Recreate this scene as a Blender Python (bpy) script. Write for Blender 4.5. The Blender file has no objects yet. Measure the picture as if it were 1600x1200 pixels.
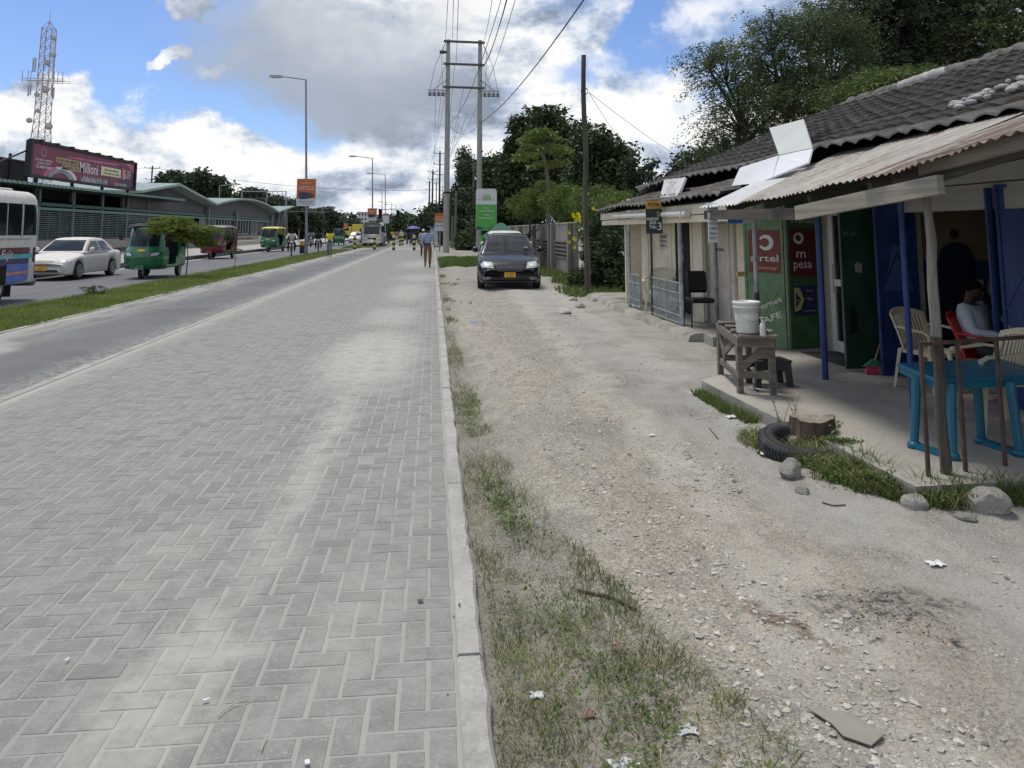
import bpy, bmesh, math, random
import numpy as np
from math import sin, cos, pi, radians, atan, atan2, sqrt
from mathutils import Vector, Matrix
from mathutils.bvhtree import BVHTree
random.seed(7); rng = np.random.default_rng(7)
SC = bpy.context.scene; COL = SC.collection
# ------------------------------------------------------------------ camera
F_, CX_, PY_ = 1200., 800., 216.
TH = atan(145/1200); PS = atan(.1025*cos(TH)); CH = 1.6
_R = Vector((cos(PS), -sin(PS), 0)); _F = Vector((sin(PS)*cos(TH), cos(PS)*cos(TH), sin(TH))); _U = _R.cross(_F)
cam = bpy.data.objects.new('camera', bpy.data.cameras.new('camera')); COL.objects.link(cam)
cam.matrix_world = Matrix(((_R.x, _U.x, -_F.x, 0), (_R.y, _U.y, -_F.y, 0), (_R.z, _U.z, -_F.z, CH), (0, 0, 0, 1)))
cam.data.sensor_width = 36; cam.data.lens = F_/1600*36; cam.data.shift_y = -384/1600
cam.data.clip_start = .05; cam.data.clip_end = 6000
SC.camera = cam
def at(px, py, X=None, Y=None, Z=None):
    d = _R*((px-CX_)/F_) - _U*((py-PY_)/F_) + _F
    t = X/d.x if X is not None else Y/d.y if Y is not None else (Z-CH)/d.z
    return Vector((0, 0, CH)) + d*t
# ------------------------------------------------------------------ view, sun, sky
SC.view_settings.view_transform = 'Standard'; SC.view_settings.look = 'None'
SC.view_settings.exposure = 0.12; SC.view_settings.gamma = 1
SUN_EL, SUN_AZ = radians(71), radians(-40)      # azimuth from +Y towards +X
sd = Vector((sin(SUN_AZ)*cos(SUN_EL), cos(SUN_AZ)*cos(SUN_EL), sin(SUN_EL)))
sl = bpy.data.lights.new('sun', 'SUN'); sl.energy = 2.2; sl.angle = radians(15); sl.color = (1, .94, .84)
so = bpy.data.objects.new('sun', sl); COL.objects.link(so); so.rotation_euler = sd.to_track_quat('Z', 'Y').to_euler()
W = bpy.data.worlds.new('World'); SC.world = W; W.use_nodes = True
nt = W.node_tree; nt.nodes.clear()
def N(t, **k):
    n = nt.nodes.new(t)
    for a, b in k.items():
        if a == 'ins':
            for i, v in b.items():
                if isinstance(v, bpy.types.NodeSocket): nt.links.new(v, n.inputs[i])
                else: n.inputs[i].default_value = v
        else: setattr(n, a, b)
    return n
def MA(op, a, b=None, c=None, clamp=False):
    n = N('ShaderNodeMath', operation=op, use_clamp=clamp)
    for i, v in enumerate((a, b, c)):
        if v is None: continue
        if isinstance(v, bpy.types.NodeSocket): nt.links.new(v, n.inputs[i])
        else: n.inputs[i].default_value = v
    return n.outputs[0]
def SM(x, a, b, lo=0., hi=1.):
    n = N('ShaderNodeMapRange', interpolation_type='SMOOTHSTEP', ins={0: x, 1: a, 2: b, 3: lo, 4: hi}); return n.outputs[0]
def MIX(f, a, b):
    n = N('ShaderNodeMix', data_type='RGBA')
    for i, v in ((0, f), (6, a), (7, b)):
        if isinstance(v, bpy.types.NodeSocket): nt.links.new(v, n.inputs[i])
        else: n.inputs[i].default_value = (tuple(v)+(1,))[:4] if i else v
    return n.outputs[2]
sky = N('ShaderNodeTexSky', sky_type='NISHITA', sun_disc=False, sun_elevation=SUN_EL, sun_rotation=SUN_AZ, air_density=1.0, dust_density=.6, ozone_density=1.6)
tc = N('ShaderNodeTexCoord'); D = tc.outputs['Generated']
sep = N('ShaderNodeSeparateXYZ', ins={0: D}); dx, dy, dz = sep.outputs
az = MA('ARCTAN2', dx, dy); el = MA('ARCSINE', dz)
def noise(vec, scale, det, rough=.55, dist=0., off=(0, 0, 0), sc=(1, 1, 1)):
    m = N('ShaderNodeMapping', ins={0: vec, 1: off, 3: sc})
    return N('ShaderNodeTexNoise', ins={'Vector': m.outputs[0], 'Scale': scale, 'Detail': det, 'Roughness': rough, 'Distortion': dist}).outputs[0]
def px2ae(px, py):
    d = (_R*((px-CX_)/F_) - _U*((py-PY_)/F_) + _F).normalized(); return atan2(d.x, d.y), math.asin(d.z)
wob = noise(D, 5.0, 6, .6); wob2 = noise(D, 5.0, 6, .6, off=(7.3, 2.1, 4.4))
azw = MA('ADD', az, MA('MULTIPLY', MA('SUBTRACT', wob, .5), .34)); elw = MA('ADD', el, MA('MULTIPLY', MA('SUBTRACT', wob2, .5), .26))
def blob(px, py, rx, ry, soft=.5):              # soft ellipse in direction space, radii in reference pixels
    a0, e0 = px2ae(px, py)
    a = MA('DIVIDE', MA('SUBTRACT', azw, a0), rx/F_); e = MA('DIVIDE', MA('SUBTRACT', elw, e0), ry/F_)
    r = MA('SQRT', MA('ADD', MA('MULTIPLY', a, a), MA('MULTIPLY', e, e)))
    return SM(r, 1-soft, 1+soft, 1., 0.)
# coverage
n_big = noise(D, 3.2, 9, .6, .25, sc=(1, 1, 1.9)); n_up = noise(D, 3.2, 9, .6, .25, sc=(1, 1, 1.9), off=(.012, .02, .085))
cov = MA('ADD', MA('MULTIPLY', n_big, 1.0), .27)
for (x, y, rx, ry, s) in ((210, 70, 280, 125, -.75), (440, 185, 130, 75, -.6), (20, 20, 200, 90, -.6), (860, 110, 80, 35, -.45), (1000, 60, 45, 45, -.28), (1110, 150, 60, 60, -.2),
                          (270, 22, 60, 30, .95), (300, 118, 34, 24, .85), (365, 137, 22, 12, .75), (255, 130, 26, 14, .6),
                          (590, 90, 290, 115, .62), (120, 190, 130, 80, .6), (330, 300, 520, 110, .55), (30, 120, 80, 40, .5), (900, 230, 300, 90, .35)):
    cov = MA('ADD', cov, MA('MULTIPLY', blob(x, y, rx, ry), s))
alpha = SM(cov, .48, .92)
# shading of the clouds
relief = MA('MULTIPLY', MA('SUBTRACT', n_big, n_up), 4.6)
n_f = noise(D, 11, 9, .62, .3, sc=(1, 1, 1.6)); n_f2 = noise(D, 11, 9, .62, .3, sc=(1, 1, 1.6), off=(.01, .01, .05))
relief = MA('ADD', relief, MA('MULTIPLY', MA('SUBTRACT', n_f, n_f2), 2.6))
low = noise(D, 2.1, 4, .5, off=(3, 1, 2))
br = MA('ADD', MA('ADD', .70, MA('MULTIPLY', MA('SUBTRACT', low, .5), 1.1)), relief)
for (x, y, rx, ry, s) in ((600, 90, 280, 100, -.25), (560, 150, 200, 60, -.12), (800, 60, 160, 100, .02), (700, 190, 90, 60, -.1), (120, 170, 120, 90, .22), (470, 250, 260, 60, .12),
                          (1150, 210, 120, 90, -.05), (60, 280, 240, 40, -.22), (900, 180, 130, 70, .2), (1040, 130, 140, 60, .2), (620, 300, 300, 50, -.12)):
    br = MA('ADD', br, MA('MULTIPLY', blob(x, y, rx, ry, .95), s))
br = MA('MAXIMUM', MA('MINIMUM', br, 1.05), .0)
ramp = N('ShaderNodeValToRGB', ins={0: br}); cr = ramp.color_ramp
cr.elements[0].position = 0.0; cr.elements[0].color = (.24, .29, .37, 1)
cr.elements[1].position = 1.0; cr.elements[1].color = (.96, .955, .94, 1)
e = cr.elements.new(.35); e.color = (.42, .49, .60, 1); e = cr.elements.new(.68); e.color = (.70, .75, .82, 1)
cloud = N('ShaderNodeVectorMath', operation='SCALE', ins={0: ramp.outputs[0], 'Scale': 10.0}).outputs[0]
skyc = N('ShaderNodeVectorMath', operation='MULTIPLY', ins={0: sky.outputs[0], 1: (.88, 1.02, 1.34)}).outputs[0]
dk = MA('MAXIMUM', blob(600, 70, 250, 85, .5), MA('MAXIMUM', blob(520, 125, 180, 62, .4), MA('MULTIPLY', blob(650, 150, 110, 50, .6), .8)))
dkc = MIX(SM(MA('ADD', el, MA('MULTIPLY', MA('SUBTRACT', n_big, .5), .5)), .12, .40), (3.7, 4.2, 4.9), (6.0, 6.4, 7.0)); dk = MA('MULTIPLY', dk, SM(az, .12, -.06, .15, .92))
final = MIX(dk, MIX(alpha, skyc, cloud), dkc)
bg = N('ShaderNodeBackground', ins={0: final, 1: .1}); wo = N('ShaderNodeOutputWorld', ins={0: bg.outputs[0]})
# ------------------------------------------------------------------ materials
MATS = {}
def M(name, col=None, rough=.75, var=.18, scale=3., bump=.0, bscale=None, metal=0., col2=None, dirt=0., dirtc=(.16, .13, .10), dscale=1.3, spec=.4, coat=0., alpha=1., trans=0., stretch=(1, 1, 1), fleck=0.):
    """noise-varied principled material"""
    global nt
    if name in MATS: return MATS[name]
    m = bpy.data.materials.new(name); m.use_nodes = True; nt = m.node_tree; MATS[name] = m
    b = nt.nodes['Principled BSDF']
    gc = N('ShaderNodeTexCoord').outputs['Object']
    v = N('ShaderNodeMapping', ins={0: gc, 3: stretch}).outputs[0]
    c = col
    if var or col2:
        n1 = N('ShaderNodeTexNoise', ins={'Vector': v, 'Scale': scale, 'Detail': 7, 'Roughness': .62}).outputs[0]
        f = SM(n1, .3, .7)
        lo = tuple(max(0, x*(1-var)) for x in col); hi = tuple(x*(1+var) for x in (col2 or col)) if not col2 else col2
        c = MIX(f, lo, hi)
    if fleck:
        n2 = N('ShaderNodeTexNoise', ins={'Vector': v, 'Scale': scale*22, 'Detail': 3}).outputs[0]
        c = MIX(SM(n2, .55, .72, 0, fleck), c, tuple(x*.45 for x in col)); c = MIX(SM(n2, .45, .3, 0, fleck), c, tuple(min(1, x*1.5) for x in col))
    if dirt:
        n3 = N('ShaderNodeTexNoise', ins={'Vector': v, 'Scale': dscale, 'Detail': 9, 'Roughness': .7}).outputs[0]
        c = MIX(SM(n3, .52, .68, 0, dirt), c, dirtc)
    if isinstance(c, bpy.types.NodeSocket): nt.links.new(c, b.inputs['Base Color'])
    else: b.inputs['Base Color'].default_value = tuple(c)+(1,)
    b.inputs['Roughness'].default_value = rough; b.inputs['Metallic'].default_value = metal
    b.inputs['Specular IOR Level'].default_value = spec; b.inputs['Coat Weight'].default_value = coat
    if coat: b.inputs['Coat Roughness'].default_value = .06
    b.inputs['Alpha'].default_value = alpha; b.inputs['Transmission Weight'].default_value = trans
    if bump:
        n4 = N('ShaderNodeTexNoise', ins={'Vector': v, 'Scale': bscale or scale*8, 'Detail': 6, 'Roughness': .6}).outputs[0]
        bp = N('ShaderNodeBump', ins={'Strength': bump, 'Distance': .02, 'Height': n4})
        nt.links.new(bp.outputs[0], b.inputs['Normal'])
    return m
def leafmat(name, c1, c2, rough=.5, tr=.25):
    global nt
    m = bpy.data.materials.new(name); m.use_nodes = True; nt = m.node_tree; MATS[name] = m
    b = nt.nodes['Principled BSDF']; out = nt.nodes['Material Output']
    g = N('ShaderNodeNewGeometry'); r = g.outputs['Random Per Island']
    n1 = N('ShaderNodeTexNoise', ins={'Vector': g.outputs['Position'], 'Scale': .9, 'Detail': 3}).outputs[0]
    f = MA('ADD', MA('MULTIPLY', r, .6), MA('MULTIPLY', SM(n1, .35, .65), .5), clamp=True)
    c = MIX(f, c1, c2)
    nt.links.new(c, b.inputs['Base Color']); b.inputs['Roughness'].default_value = rough; b.inputs['Specular IOR Level'].default_value = .3
    t = N('ShaderNodeBsdfTranslucent', ins={0: c}); mx = N('ShaderNodeMixShader', ins={0: tr, 1: b.outputs[0], 2: t.outputs[0]})
    nt.links.new(mx.outputs[0], out.inputs[0]); return m
# ------------------------------------------------------------------ mesh building
class MB:
    def __init__(s): s.v = []; s.f = []; s.mi = []; s.sm = []; s.mats = []
    def m(s, mat):
        if mat not in s.mats: s.mats.append(mat)
        return s.mats.index(mat)
    def add(s, vs, fs, mat, smooth=False):
        o = len(s.v); s.v += [tuple(v) for v in vs]; k = s.m(mat)
        for f in fs: s.f.append(tuple(i+o for i in f)); s.mi.append(k); s.sm.append(smooth)
        return s
    def box(s, c, sz, mat, rz=0, rx=0, ry=0, taper=1.):
        R = Matrix.Rotation(rz, 3, 'Z') @ Matrix.Rotation(ry, 3, 'Y') @ Matrix.Rotation(rx, 3, 'X')
        c = Vector(c); vs = []
        for z in (-.5, .5):
            t = taper if z > 0 else 1.
            for x, y in ((-.5, -.5), (.5, -.5), (.5, .5), (-.5, .5)): vs.append(c + R @ Vector((x*sz[0]*t, y*sz[1]*t, z*sz[2])))
        return s.add(vs, [(3, 2, 1, 0), (4, 5, 6, 7), (0, 1, 5, 4), (1, 2, 6, 5), (2, 3, 7, 6), (3, 0, 4, 7)], mat)
    def bar(s, a, b, w, h, mat, up=(0, 0, 1)):
        a = Vector(a); b = Vector(b); d = (b-a).normalized(); up = Vector(up)
        if abs(d.dot(up)) > .98: up = Vector((0, 1, 0))
        x = d.cross(up).normalized(); y = x.cross(d)
        vs = [p + x*sx*w/2 + y*sy*h/2 for p in (a, b) for sx, sy in ((-1, -1), (1, -1), (1, 1), (-1, 1))]
        return s.add(vs, [(0, 1, 2, 3), (7, 6, 5, 4), (0, 4, 5, 1), (1, 5, 6, 2), (2, 6, 7, 3), (3, 7, 4, 0)], mat)
    def tube(s, pts, r, mat, seg=8, cap=True, smooth=True):
        pts = [Vector(p) for p in pts]; n = len(pts); rs = r if isinstance(r, (list, tuple)) else [r]*n
        vs = []; x = None
        for i, p in enumerate(pts):
            d = (pts[min(i+1, n-1)] - pts[max(i-1, 0)]).normalized()
            if x is None: x = d.cross(Vector((0, 0, 1)) if abs(d.z) < .9 else Vector((0, 1, 0))).normalized()
            else: x = (x - d*x.dot(d)).normalized()
            y = d.cross(x)
            vs += [p + (x*cos(2*pi*k/seg) + y*sin(2*pi*k/seg))*rs[i] for k in range(seg)]
        fs = [(i*seg+k, i*seg+(k+1) % seg, (i+1)*seg+(k+1) % seg, (i+1)*seg+k) for i in range(n-1) for k in range(seg)]
        s.add(vs, fs, mat, smooth)
        if cap: s.add(vs[:seg], [tuple(range(seg))[::-1]], mat); s.add(vs[-seg:], [tuple(range(seg))], mat)
        return s
    def lathe(s, prof, mat, c=(0, 0, 0), axis='Z', seg=20, smooth=True):
        c = Vector(c); vs = []
        for r, h in prof:
            for k in range(seg):
                a = 2*pi*k/seg; p = (r*cos(a), r*sin(a), h)
                if axis == 'Y': p = (p[0], p[2], p[1])
                if axis == 'X': p = (p[2], p[0], p[1])
                vs.append(c+Vector(p))
        n = len(prof)
        return s.add(vs, [(i*seg+k, i*seg+(k+1) % seg, (i+1)*seg+(k+1) % seg, (i+1)*seg+k) for i in range(n-1) for k in range(seg)], mat, smooth)
    def poly(s, pts, mat, th=0., nrm=None):
        pts = [Vector(p) for p in pts]; n = len(pts)
        if not th: return s.add(pts, [tuple(range(n))], mat)
        if nrm is None: nrm = (pts[1]-pts[0]).cross(pts[2]-pts[1]).normalized()
        q = [p - Vector(nrm)*th for p in pts]
        return s.add(pts+q, [tuple(range(n)), tuple(range(2*n-1, n-1, -1))] + [(i, i+n, (i+1) % n+n, (i+1) % n) for i in range(n)], mat)
    def build(s, name, parent=None, loc=None, bev=0.):
        me = bpy.data.meshes.new(name); me.from_pydata(s.v, [], s.f)
        for mt in s.mats: me.materials.append(mt)
        me.polygons.foreach_set('material_index', s.mi); me.polygons.foreach_set('use_smooth', s.sm)
        if bev:
            b = bmesh.new(); b.from_mesh(me); bmesh.ops.bevel(b, geom=b.edges[:], offset=bev, segments=1, affect='EDGES', clamp_overlap=True); b.to_mesh(me); b.free()
        me.update(); o = bpy.data.objects.new(name, me); COL.objects.link(o)
        if parent: o.parent = parent
        if loc: o.location = loc
        return o
def fast(name, V, Fq, mats, parent=None, mi=None, smooth=False):
    """V (n,3) array, Fq (m,k) int array -> object"""
    me = bpy.data.meshes.new(name); V = np.asarray(V, np.float32); Fq = np.asarray(Fq, np.int32); k = Fq.shape[1]
    me.vertices.add(len(V)); me.vertices.foreach_set('co', V.ravel()); me.loops.add(Fq.size); me.loops.foreach_set('vertex_index', Fq.ravel())
    me.polygons.add(len(Fq)); me.polygons.foreach_set('loop_start', np.arange(0, Fq.size, k, dtype=np.int32))
    for m_ in (mats if isinstance(mats, (list, tuple)) else [mats]): me.materials.append(m_)
    if mi is not None: me.polygons.foreach_set('material_index', np.asarray(mi, np.int32))
    me.polygons.foreach_set('use_smooth', np.full(len(Fq), smooth)); me.update(calc_edges=True); me.validate()
    o = bpy.data.objects.new(name, me); COL.objects.link(o)
    if parent: o.parent = parent
    return o
def tag(o, label=None, cat=None, group=None, kind=None):
    if label: o['label'] = label
    if cat: o['category'] = cat
    if group: o['group'] = group
    if kind: o['kind'] = kind
    return o
def struct(o): o['kind'] = 'structure'; return o
def empty(name, loc=(0, 0, 0), rz=0, label=None, cat=None, group=None):
    o = bpy.data.objects.new(name, None); COL.objects.link(o); o.location = loc; o.rotation_euler = (0, 0, rz); o.empty_display_size = .2
    return tag(o, label, cat, group)
def kids(o): return [c for c in bpy.data.objects if c.parent == o]
def copy_tree(o, parent=None, label=None, group=None, loc=None, rz=None):
    c = o.copy(); COL.objects.link(c); c.parent = parent
    for ch in kids(o): copy_tree(ch, c)
    if label: c['label'] = label
    if group: c['group'] = group
    if loc is not None: c.location = loc
    if rz is not None: c.rotation_euler = (0, 0, rz)
    return c
_tcache = {}
def text(txt, parent, mat, origin, right, up, h, name='lettering', w=None, ext=.002, shear=0., bold=0., align='C', fit=None):
    """lettering as mesh: origin = centre of the line, right/up = directions, h = cap height, w = optional total width"""
    cu = bpy.data.curves.new('t', 'FONT'); cu.body = txt; cu.size = 1; cu.shear = shear; cu.offset = bold; cu.extrude = 0; cu.resolution_u = 2
    cu.align_x = 'CENTER' if align == 'C' else 'LEFT'; cu.space_line = .85
    t = bpy.data.objects.new('t', cu); COL.objects.link(t); dg = bpy.context.evaluated_depsgraph_get(); dg.update()
    me = bpy.data.meshes.new_from_object(t.evaluated_get(dg)); bpy.data.objects.remove(t); bpy.data.curves.remove(cu)
    n = len(me.vertices); co = np.empty(n*3, np.float32); me.vertices.foreach_get('co', co); co = co.reshape(-1, 3)
    if n == 0: return None
    H = .7 if '\n' not in txt else (co[:, 1].max()-co[:, 1].min())
    sy = h/H; sx = sy
    if w: sx = w/max(1e-6, co[:, 0].max()-co[:, 0].min())
    cy = (co[:, 1].max()+co[:, 1].min())/2 if '\n' in txt else .35
    cx = (co[:, 0].max()+co[:, 0].min())/2 if align == 'C' else 0
    r = Vector(right).normalized(); u = Vector(up).normalized(); nn = r.cross(u)
    P = np.array(origin)[None] + (co[:, :1]-cx)*sx*np.array(r)[None] + (co[:, 1:2]-cy)*sy*np.array(u)[None] + np.array(nn)[None]*ext
    me.vertices.foreach_set('co', P.astype(np.float32).ravel()); me.materials.clear(); me.materials.append(mat); me.update()
    o = bpy.data.objects.new(name, me); COL.objects.link(o)
    if parent: o.parent = parent
    return o
WORLD = set()
def wthing(name, loc, label, cat, group=None):
    o = empty(name, loc, 0, label, cat, group); WORLD.add(o.name); return o
_ob = MB.build
def _wb(s, name, parent=None, loc=None, bev=0.):
    o = _ob(s, name, parent, loc, bev)
    if parent and parent.name in WORLD: o.location = -Vector(parent.location)
    return o
MB.build = _wb
_tx = text
def text(txt, parent, *a, **k):
    o = _tx(txt, parent, *a, **k)
    if o and parent and parent.name in WORLD: o.location = -Vector(parent.location)
    return o
# ================================================================== GROUND
def matnodes(name):
    global nt
    m = bpy.data.materials.new(name); m.use_nodes = True; nt = m.node_tree; MATS[name] = m
    return m, nt.nodes['Principled BSDF']
def tn(v, s, d=6, r=.6, dist=0.):
    return N('ShaderNodeTexNoise', ins={'Vector': v, 'Scale': s, 'Detail': d, 'Roughness': r, 'Distortion': dist}).outputs[0]
def vor(v, s, feat='F1', out=0, rnd=1.):
    return N('ShaderNodeTexVoronoi', feature=feat, ins={'Vector': v, 'Scale': s, 'Randomness': rnd}).outputs[out]
def ell(px, py, cx, cy, rx, ry, soft=.5, rot=0.):
    x = MA('SUBTRACT', px, cx); y = MA('SUBTRACT', py, cy)
    if rot:
        x2 = MA('ADD', MA('MULTIPLY', x, cos(rot)), MA('MULTIPLY', y, sin(rot))); y = MA('SUBTRACT', MA('MULTIPLY', y, cos(rot)), MA('MULTIPLY', x, sin(rot))); x = x2
    x = MA('DIVIDE', x, rx); y = MA('DIVIDE', y, ry)
    return SM(MA('SQRT', MA('ADD', MA('MULTIPLY', x, x), MA('MULTIPLY', y, y))), 1-soft, 1+soft, 1., 0.)
def pos_nodes(wf=1.5, wa=.5):
    p = N('ShaderNodeNewGeometry').outputs['Position']; s = N('ShaderNodeSeparateXYZ', ins={0: p}).outputs
    a = tn(p, wf, 6, .65); b = N('ShaderNodeMapping', ins={0: p, 1: (31, 17, 5)}).outputs[0]; b = tn(b, wf, 6, .65)
    return p, MA('ADD', s[0], MA('MULTIPLY', MA('SUBTRACT', a, .5), wa)), MA('ADD', s[1], MA('MULTIPLY', MA('SUBTRACT', b, .5), wa*2))
def sandmask(P, px, py):
    sand = ell(px, py, -.78, 10.4, .58, 2.3, .5)
    strip = MA('MULTIPLY', ell(px, py, -.80, 6.6, .12, 3.0, .8), .75)
    for (x, y, rx, ry, s) in ((-.75, 15, .5, 1.6, .7), (-.65, 21, .5, 3, .7), (-.9, 3.05, .16, .55, .8), (-.5, 27, .7, 2, .6), (-1.3, 4.2, .2, .4, .3), (-.3, 3.4, .2, .5, .3), (-.8, 38, .8, 4, .6)):
        sand = MA('MAXIMUM', sand, MA('MULTIPLY', ell(px, py, x, y, rx, ry, .6), s))
    sand = MA('MAXIMUM', sand, strip); sand = MA('MULTIPLY', sand, SM(tn(P, 6, 8, .75), .32, .58, .35, .95))
    edge = SM(px, -3.55, -4.05, 0, .5); sand = MA('MAXIMUM', sand, edge)
    return sand
SANDC = (.43, .415, .37)
# --- pavers
mpav, b = matnodes('paver'); P, px, py = pos_nodes(2.2, .7)
rnd = N('ShaderNodeNewGeometry').outputs['Random Per Island']
c = MIX(rnd, (.212, .206, .187), (.258, .250, .226)); c = MIX(SM(tn(P, 95, 5, .8), .46, .62, 0, .6), c, (.175, .172, .162)); c = MIX(SM(tn(P, 70, 5, .85), .54, .66, 0, .6), c, (.44, .435, .41)); c = MIX(SM(tn(P, 7, 6, .7), .42, .62, 0, .35), c, (.38, .372, .35))
c = MIX(SM(rnd, .94, .95, 0, .5), c, (.16, .157, .148)); c = MIX(SM(tn(P, 3.1, 7, .75), .60, .68, 0, .45), c, (.15, .147, .138)); c = MIX(SM(tn(P, .45, 5), .45, .65, 0, .35), c, (.235, .233, .222)); c = MIX(SM(tn(P, 1.3, 8, .75), .6, .7, 0, .3), c, (.18, .18, .172))
sand = sandmask(P, px, py)
c = MIX(sand, c, SANDC)
nt.links.new(c, b.inputs['Base Color']); b.inputs['Roughness'].default_value = .85
bp = N('ShaderNodeBump', ins={'Strength': .45, 'Distance': .006, 'Height': tn(P, 180, 5, .7)}); nt.links.new(bp.outputs[0], b.inputs['Normal'])
msand, b = matnodes('joint_sand'); P, px, py = pos_nodes(3, .5)
c = MIX(tn(P, 2.5, 7), (.285, .277, .248), (.36, .35, .315)); c = MIX(SM(tn(P, .8, 4), .5, .62, 0, .6), c, (.27, .262, .24))
c = MIX(sandmask(P, px, py), c, SANDC); nt.links.new(c, b.inputs['Base Color']); b.inputs['Roughness'].default_value = .95
def herring():
    V = []; Fc = []; u = .1; j = .0035; n0 = 0; XL, XR = -3.93, .105
    for iy in range(14, 640):
        y0 = iy*u; near = y0 < 9
        for ix in range(-41, 3):
            cc = (ix-iy) % 4
            if cc == 0: w, h = 2, 1
            elif cc == 3: w, h = 1, 2
            else: continue
            jj = .0042 + random.uniform(-.0016, .0026); jy = .0014 + random.uniform(-.0006, .0016)
            ax, bx = max(ix*u+jj, XL), min((ix+w)*u-jj, XR-.004)
            if bx-ax < .02: continue
            ay, by = y0+jy, y0+h*u-jy
            dx, dy = random.gauss(0, .0016), random.gauss(0, .0016); t = random.gauss(0, .007) if near else 0
            z = .0052 + random.gauss(0, .0006); b_ = .005
            P4 = [(ax, ay), (bx, ay), (bx, by), (ax, by)]; cxm, cym = (ax+bx)/2, (ay+by)/2
            def rr(p, s): 
                x, y = (p[0]-cxm)*s[0], (p[1]-cym)*s[1]; return (cxm+dx+x-y*t, cym+dy+y+x*t)
            so_ = 1 if near else 1
            for p in P4: q = rr(p, (1, 1)); V.append((q[0], q[1], z-.007))
            sx = 1-2*b_/(bx-ax); sy = 1-2*b_/(by-ay)
            tz = [random.gauss(0, .0003) for _ in range(4)]
            for k, p in enumerate(P4): q = rr(p, (sx, sy)); V.append((q[0], q[1], z+tz[k]))
            n = len(V)-8
            Fc += [(n+4, n+5, n+6, n+7)] + [(n+k, n+(k+1) % 4, n+4+(k+1) % 4, n+4+k) for k in range(4)]
    return V, Fc
V, Fc = herring(); o = struct(fast('pavement', V, Fc, mpav))
mb = MB(); mb.poly([(-4.02, 1, .0032), (.12, 1, .0032), (.12, 400, .0032), (-4.02, 400, .0032)], msand)
struct(mb.build('pavement_bed'))
mb = MB(); mb.poly([(-3.93, 64, .006), (.10, 64, .006), (.10, 400, .006), (-3.93, 400, .006)], M('far_paving', (.24, .237, .22), .9, .12, .6, col2=(.30, .295, .27)))
struct(mb.build('pavement'))
# --- kerb stones along the pavement
mk = M('kerb_concrete', (.37, .36, .33), .9, .16, 2.2, bump=.5, bscale=60, fleck=.35, dirt=.35, dirtc=(.24, .23, .20), dscale=3)
mb = MB(); y = 1.11-.0
while y < 140:
    x0 = .112 + random.gauss(0, .002); w = .095 + random.gauss(0, .002); L = .993; z = random.gauss(.012, .003)
    n = 8; vs = []
    for i in range(n+1):
        yy = y+L*i/n; e1 = random.gauss(0, .0022); e2 = random.gauss(0, .004)
        vs += [(x0+e1*.5, yy, -.12), (x0+e1*.5, yy, z-.002), (x0+.006, yy, z+.003), (x0+w-.014+e2, yy, z+.003), (x0+w+e2, yy, z-.014), (x0+w+.004+e2, yy, -.12)]
    fs = [(i*6+k, i*6+k+1, i*6+k+7, i*6+k+6) for i in range(n) for k in range(5)]
    fs = [f[::-1] for f in fs]; fs += [(0, 1, 2, 3, 4, 5), tuple(n*6+k for k in (5, 4, 3, 2, 1, 0))]
    mb.add(vs, fs, mk); y += 1.0
struct(mb.build('kerb'))
mk2 = M('edge_concrete', (.34, .33, .30), .9, .15, 1.5, bump=.3, dirt=.4, dirtc=(.3, .3, .28), dscale=1)
mb = MB(); y = 1.
while y < 160: mb.box((-4.07, y+.495, -.045), (.105, .985, .11), mk2); y += 1.
struct(mb.build('kerb'))
# --- service lane asphalt
masph, b = matnodes('side_asphalt'); P, px, py = pos_nodes(1.4, .8)
c = MIX(SM(tn(P, .5, 6), .35, .65), (.095, .098, .104), (.135, .138, .142)); c = MIX(SM(tn(P, 120, 3), .5, .66, 0, .7), c, (.33, .335, .33)); c = MIX(SM(tn(P, 90, 3), .42, .34, 0, .6), c, (.06, .062, .065))
stre = N('ShaderNodeMapping', ins={0: P, 3: (2.2, .22, 1)}).outputs[0]
du = MA('MULTIPLY', SM(px, -5.3, -6.9, 0, 1), SM(tn(stre, 1.6, 8, .72), .34, .6)); du = MA('MAXIMUM', du, MA('MULTIPLY', SM(px, -4.75, -4.1), MA('MULTIPLY', SM(tn(P, 9, 8, .75), .4, .62), .7)))
du = MA('MAXIMUM', du, MA('MULTIPLY', ell(px, py, -6.3, 11, .7, 1.3, .3), .8))
c = MIX(MA('MULTIPLY', du, .9), c, (.42, .405, .365)); nt.links.new(c, b.inputs['Base Color']); b.inputs['Roughness'].default_value = .88
bp = N('ShaderNodeBump', ins={'Strength': .6, 'Distance': .012, 'Height': tn(P, 110, 4, .7)}); nt.links.new(bp.outputs[0], b.inputs['Normal'])
mb = MB(); mb.poly([(-6.80, 1, -.004), (-4.12, 1, -.004), (-4.12, 66, -.004), (-6.8, 66, -.004)], masph)
mb.poly([(-6.80, 66, -.0045), (-4.12, 66, -.0045), (-4.12, 400, -.0045), (-6.8, 400, -.0045)], masph)
struct(mb.build('side_road'))
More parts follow.
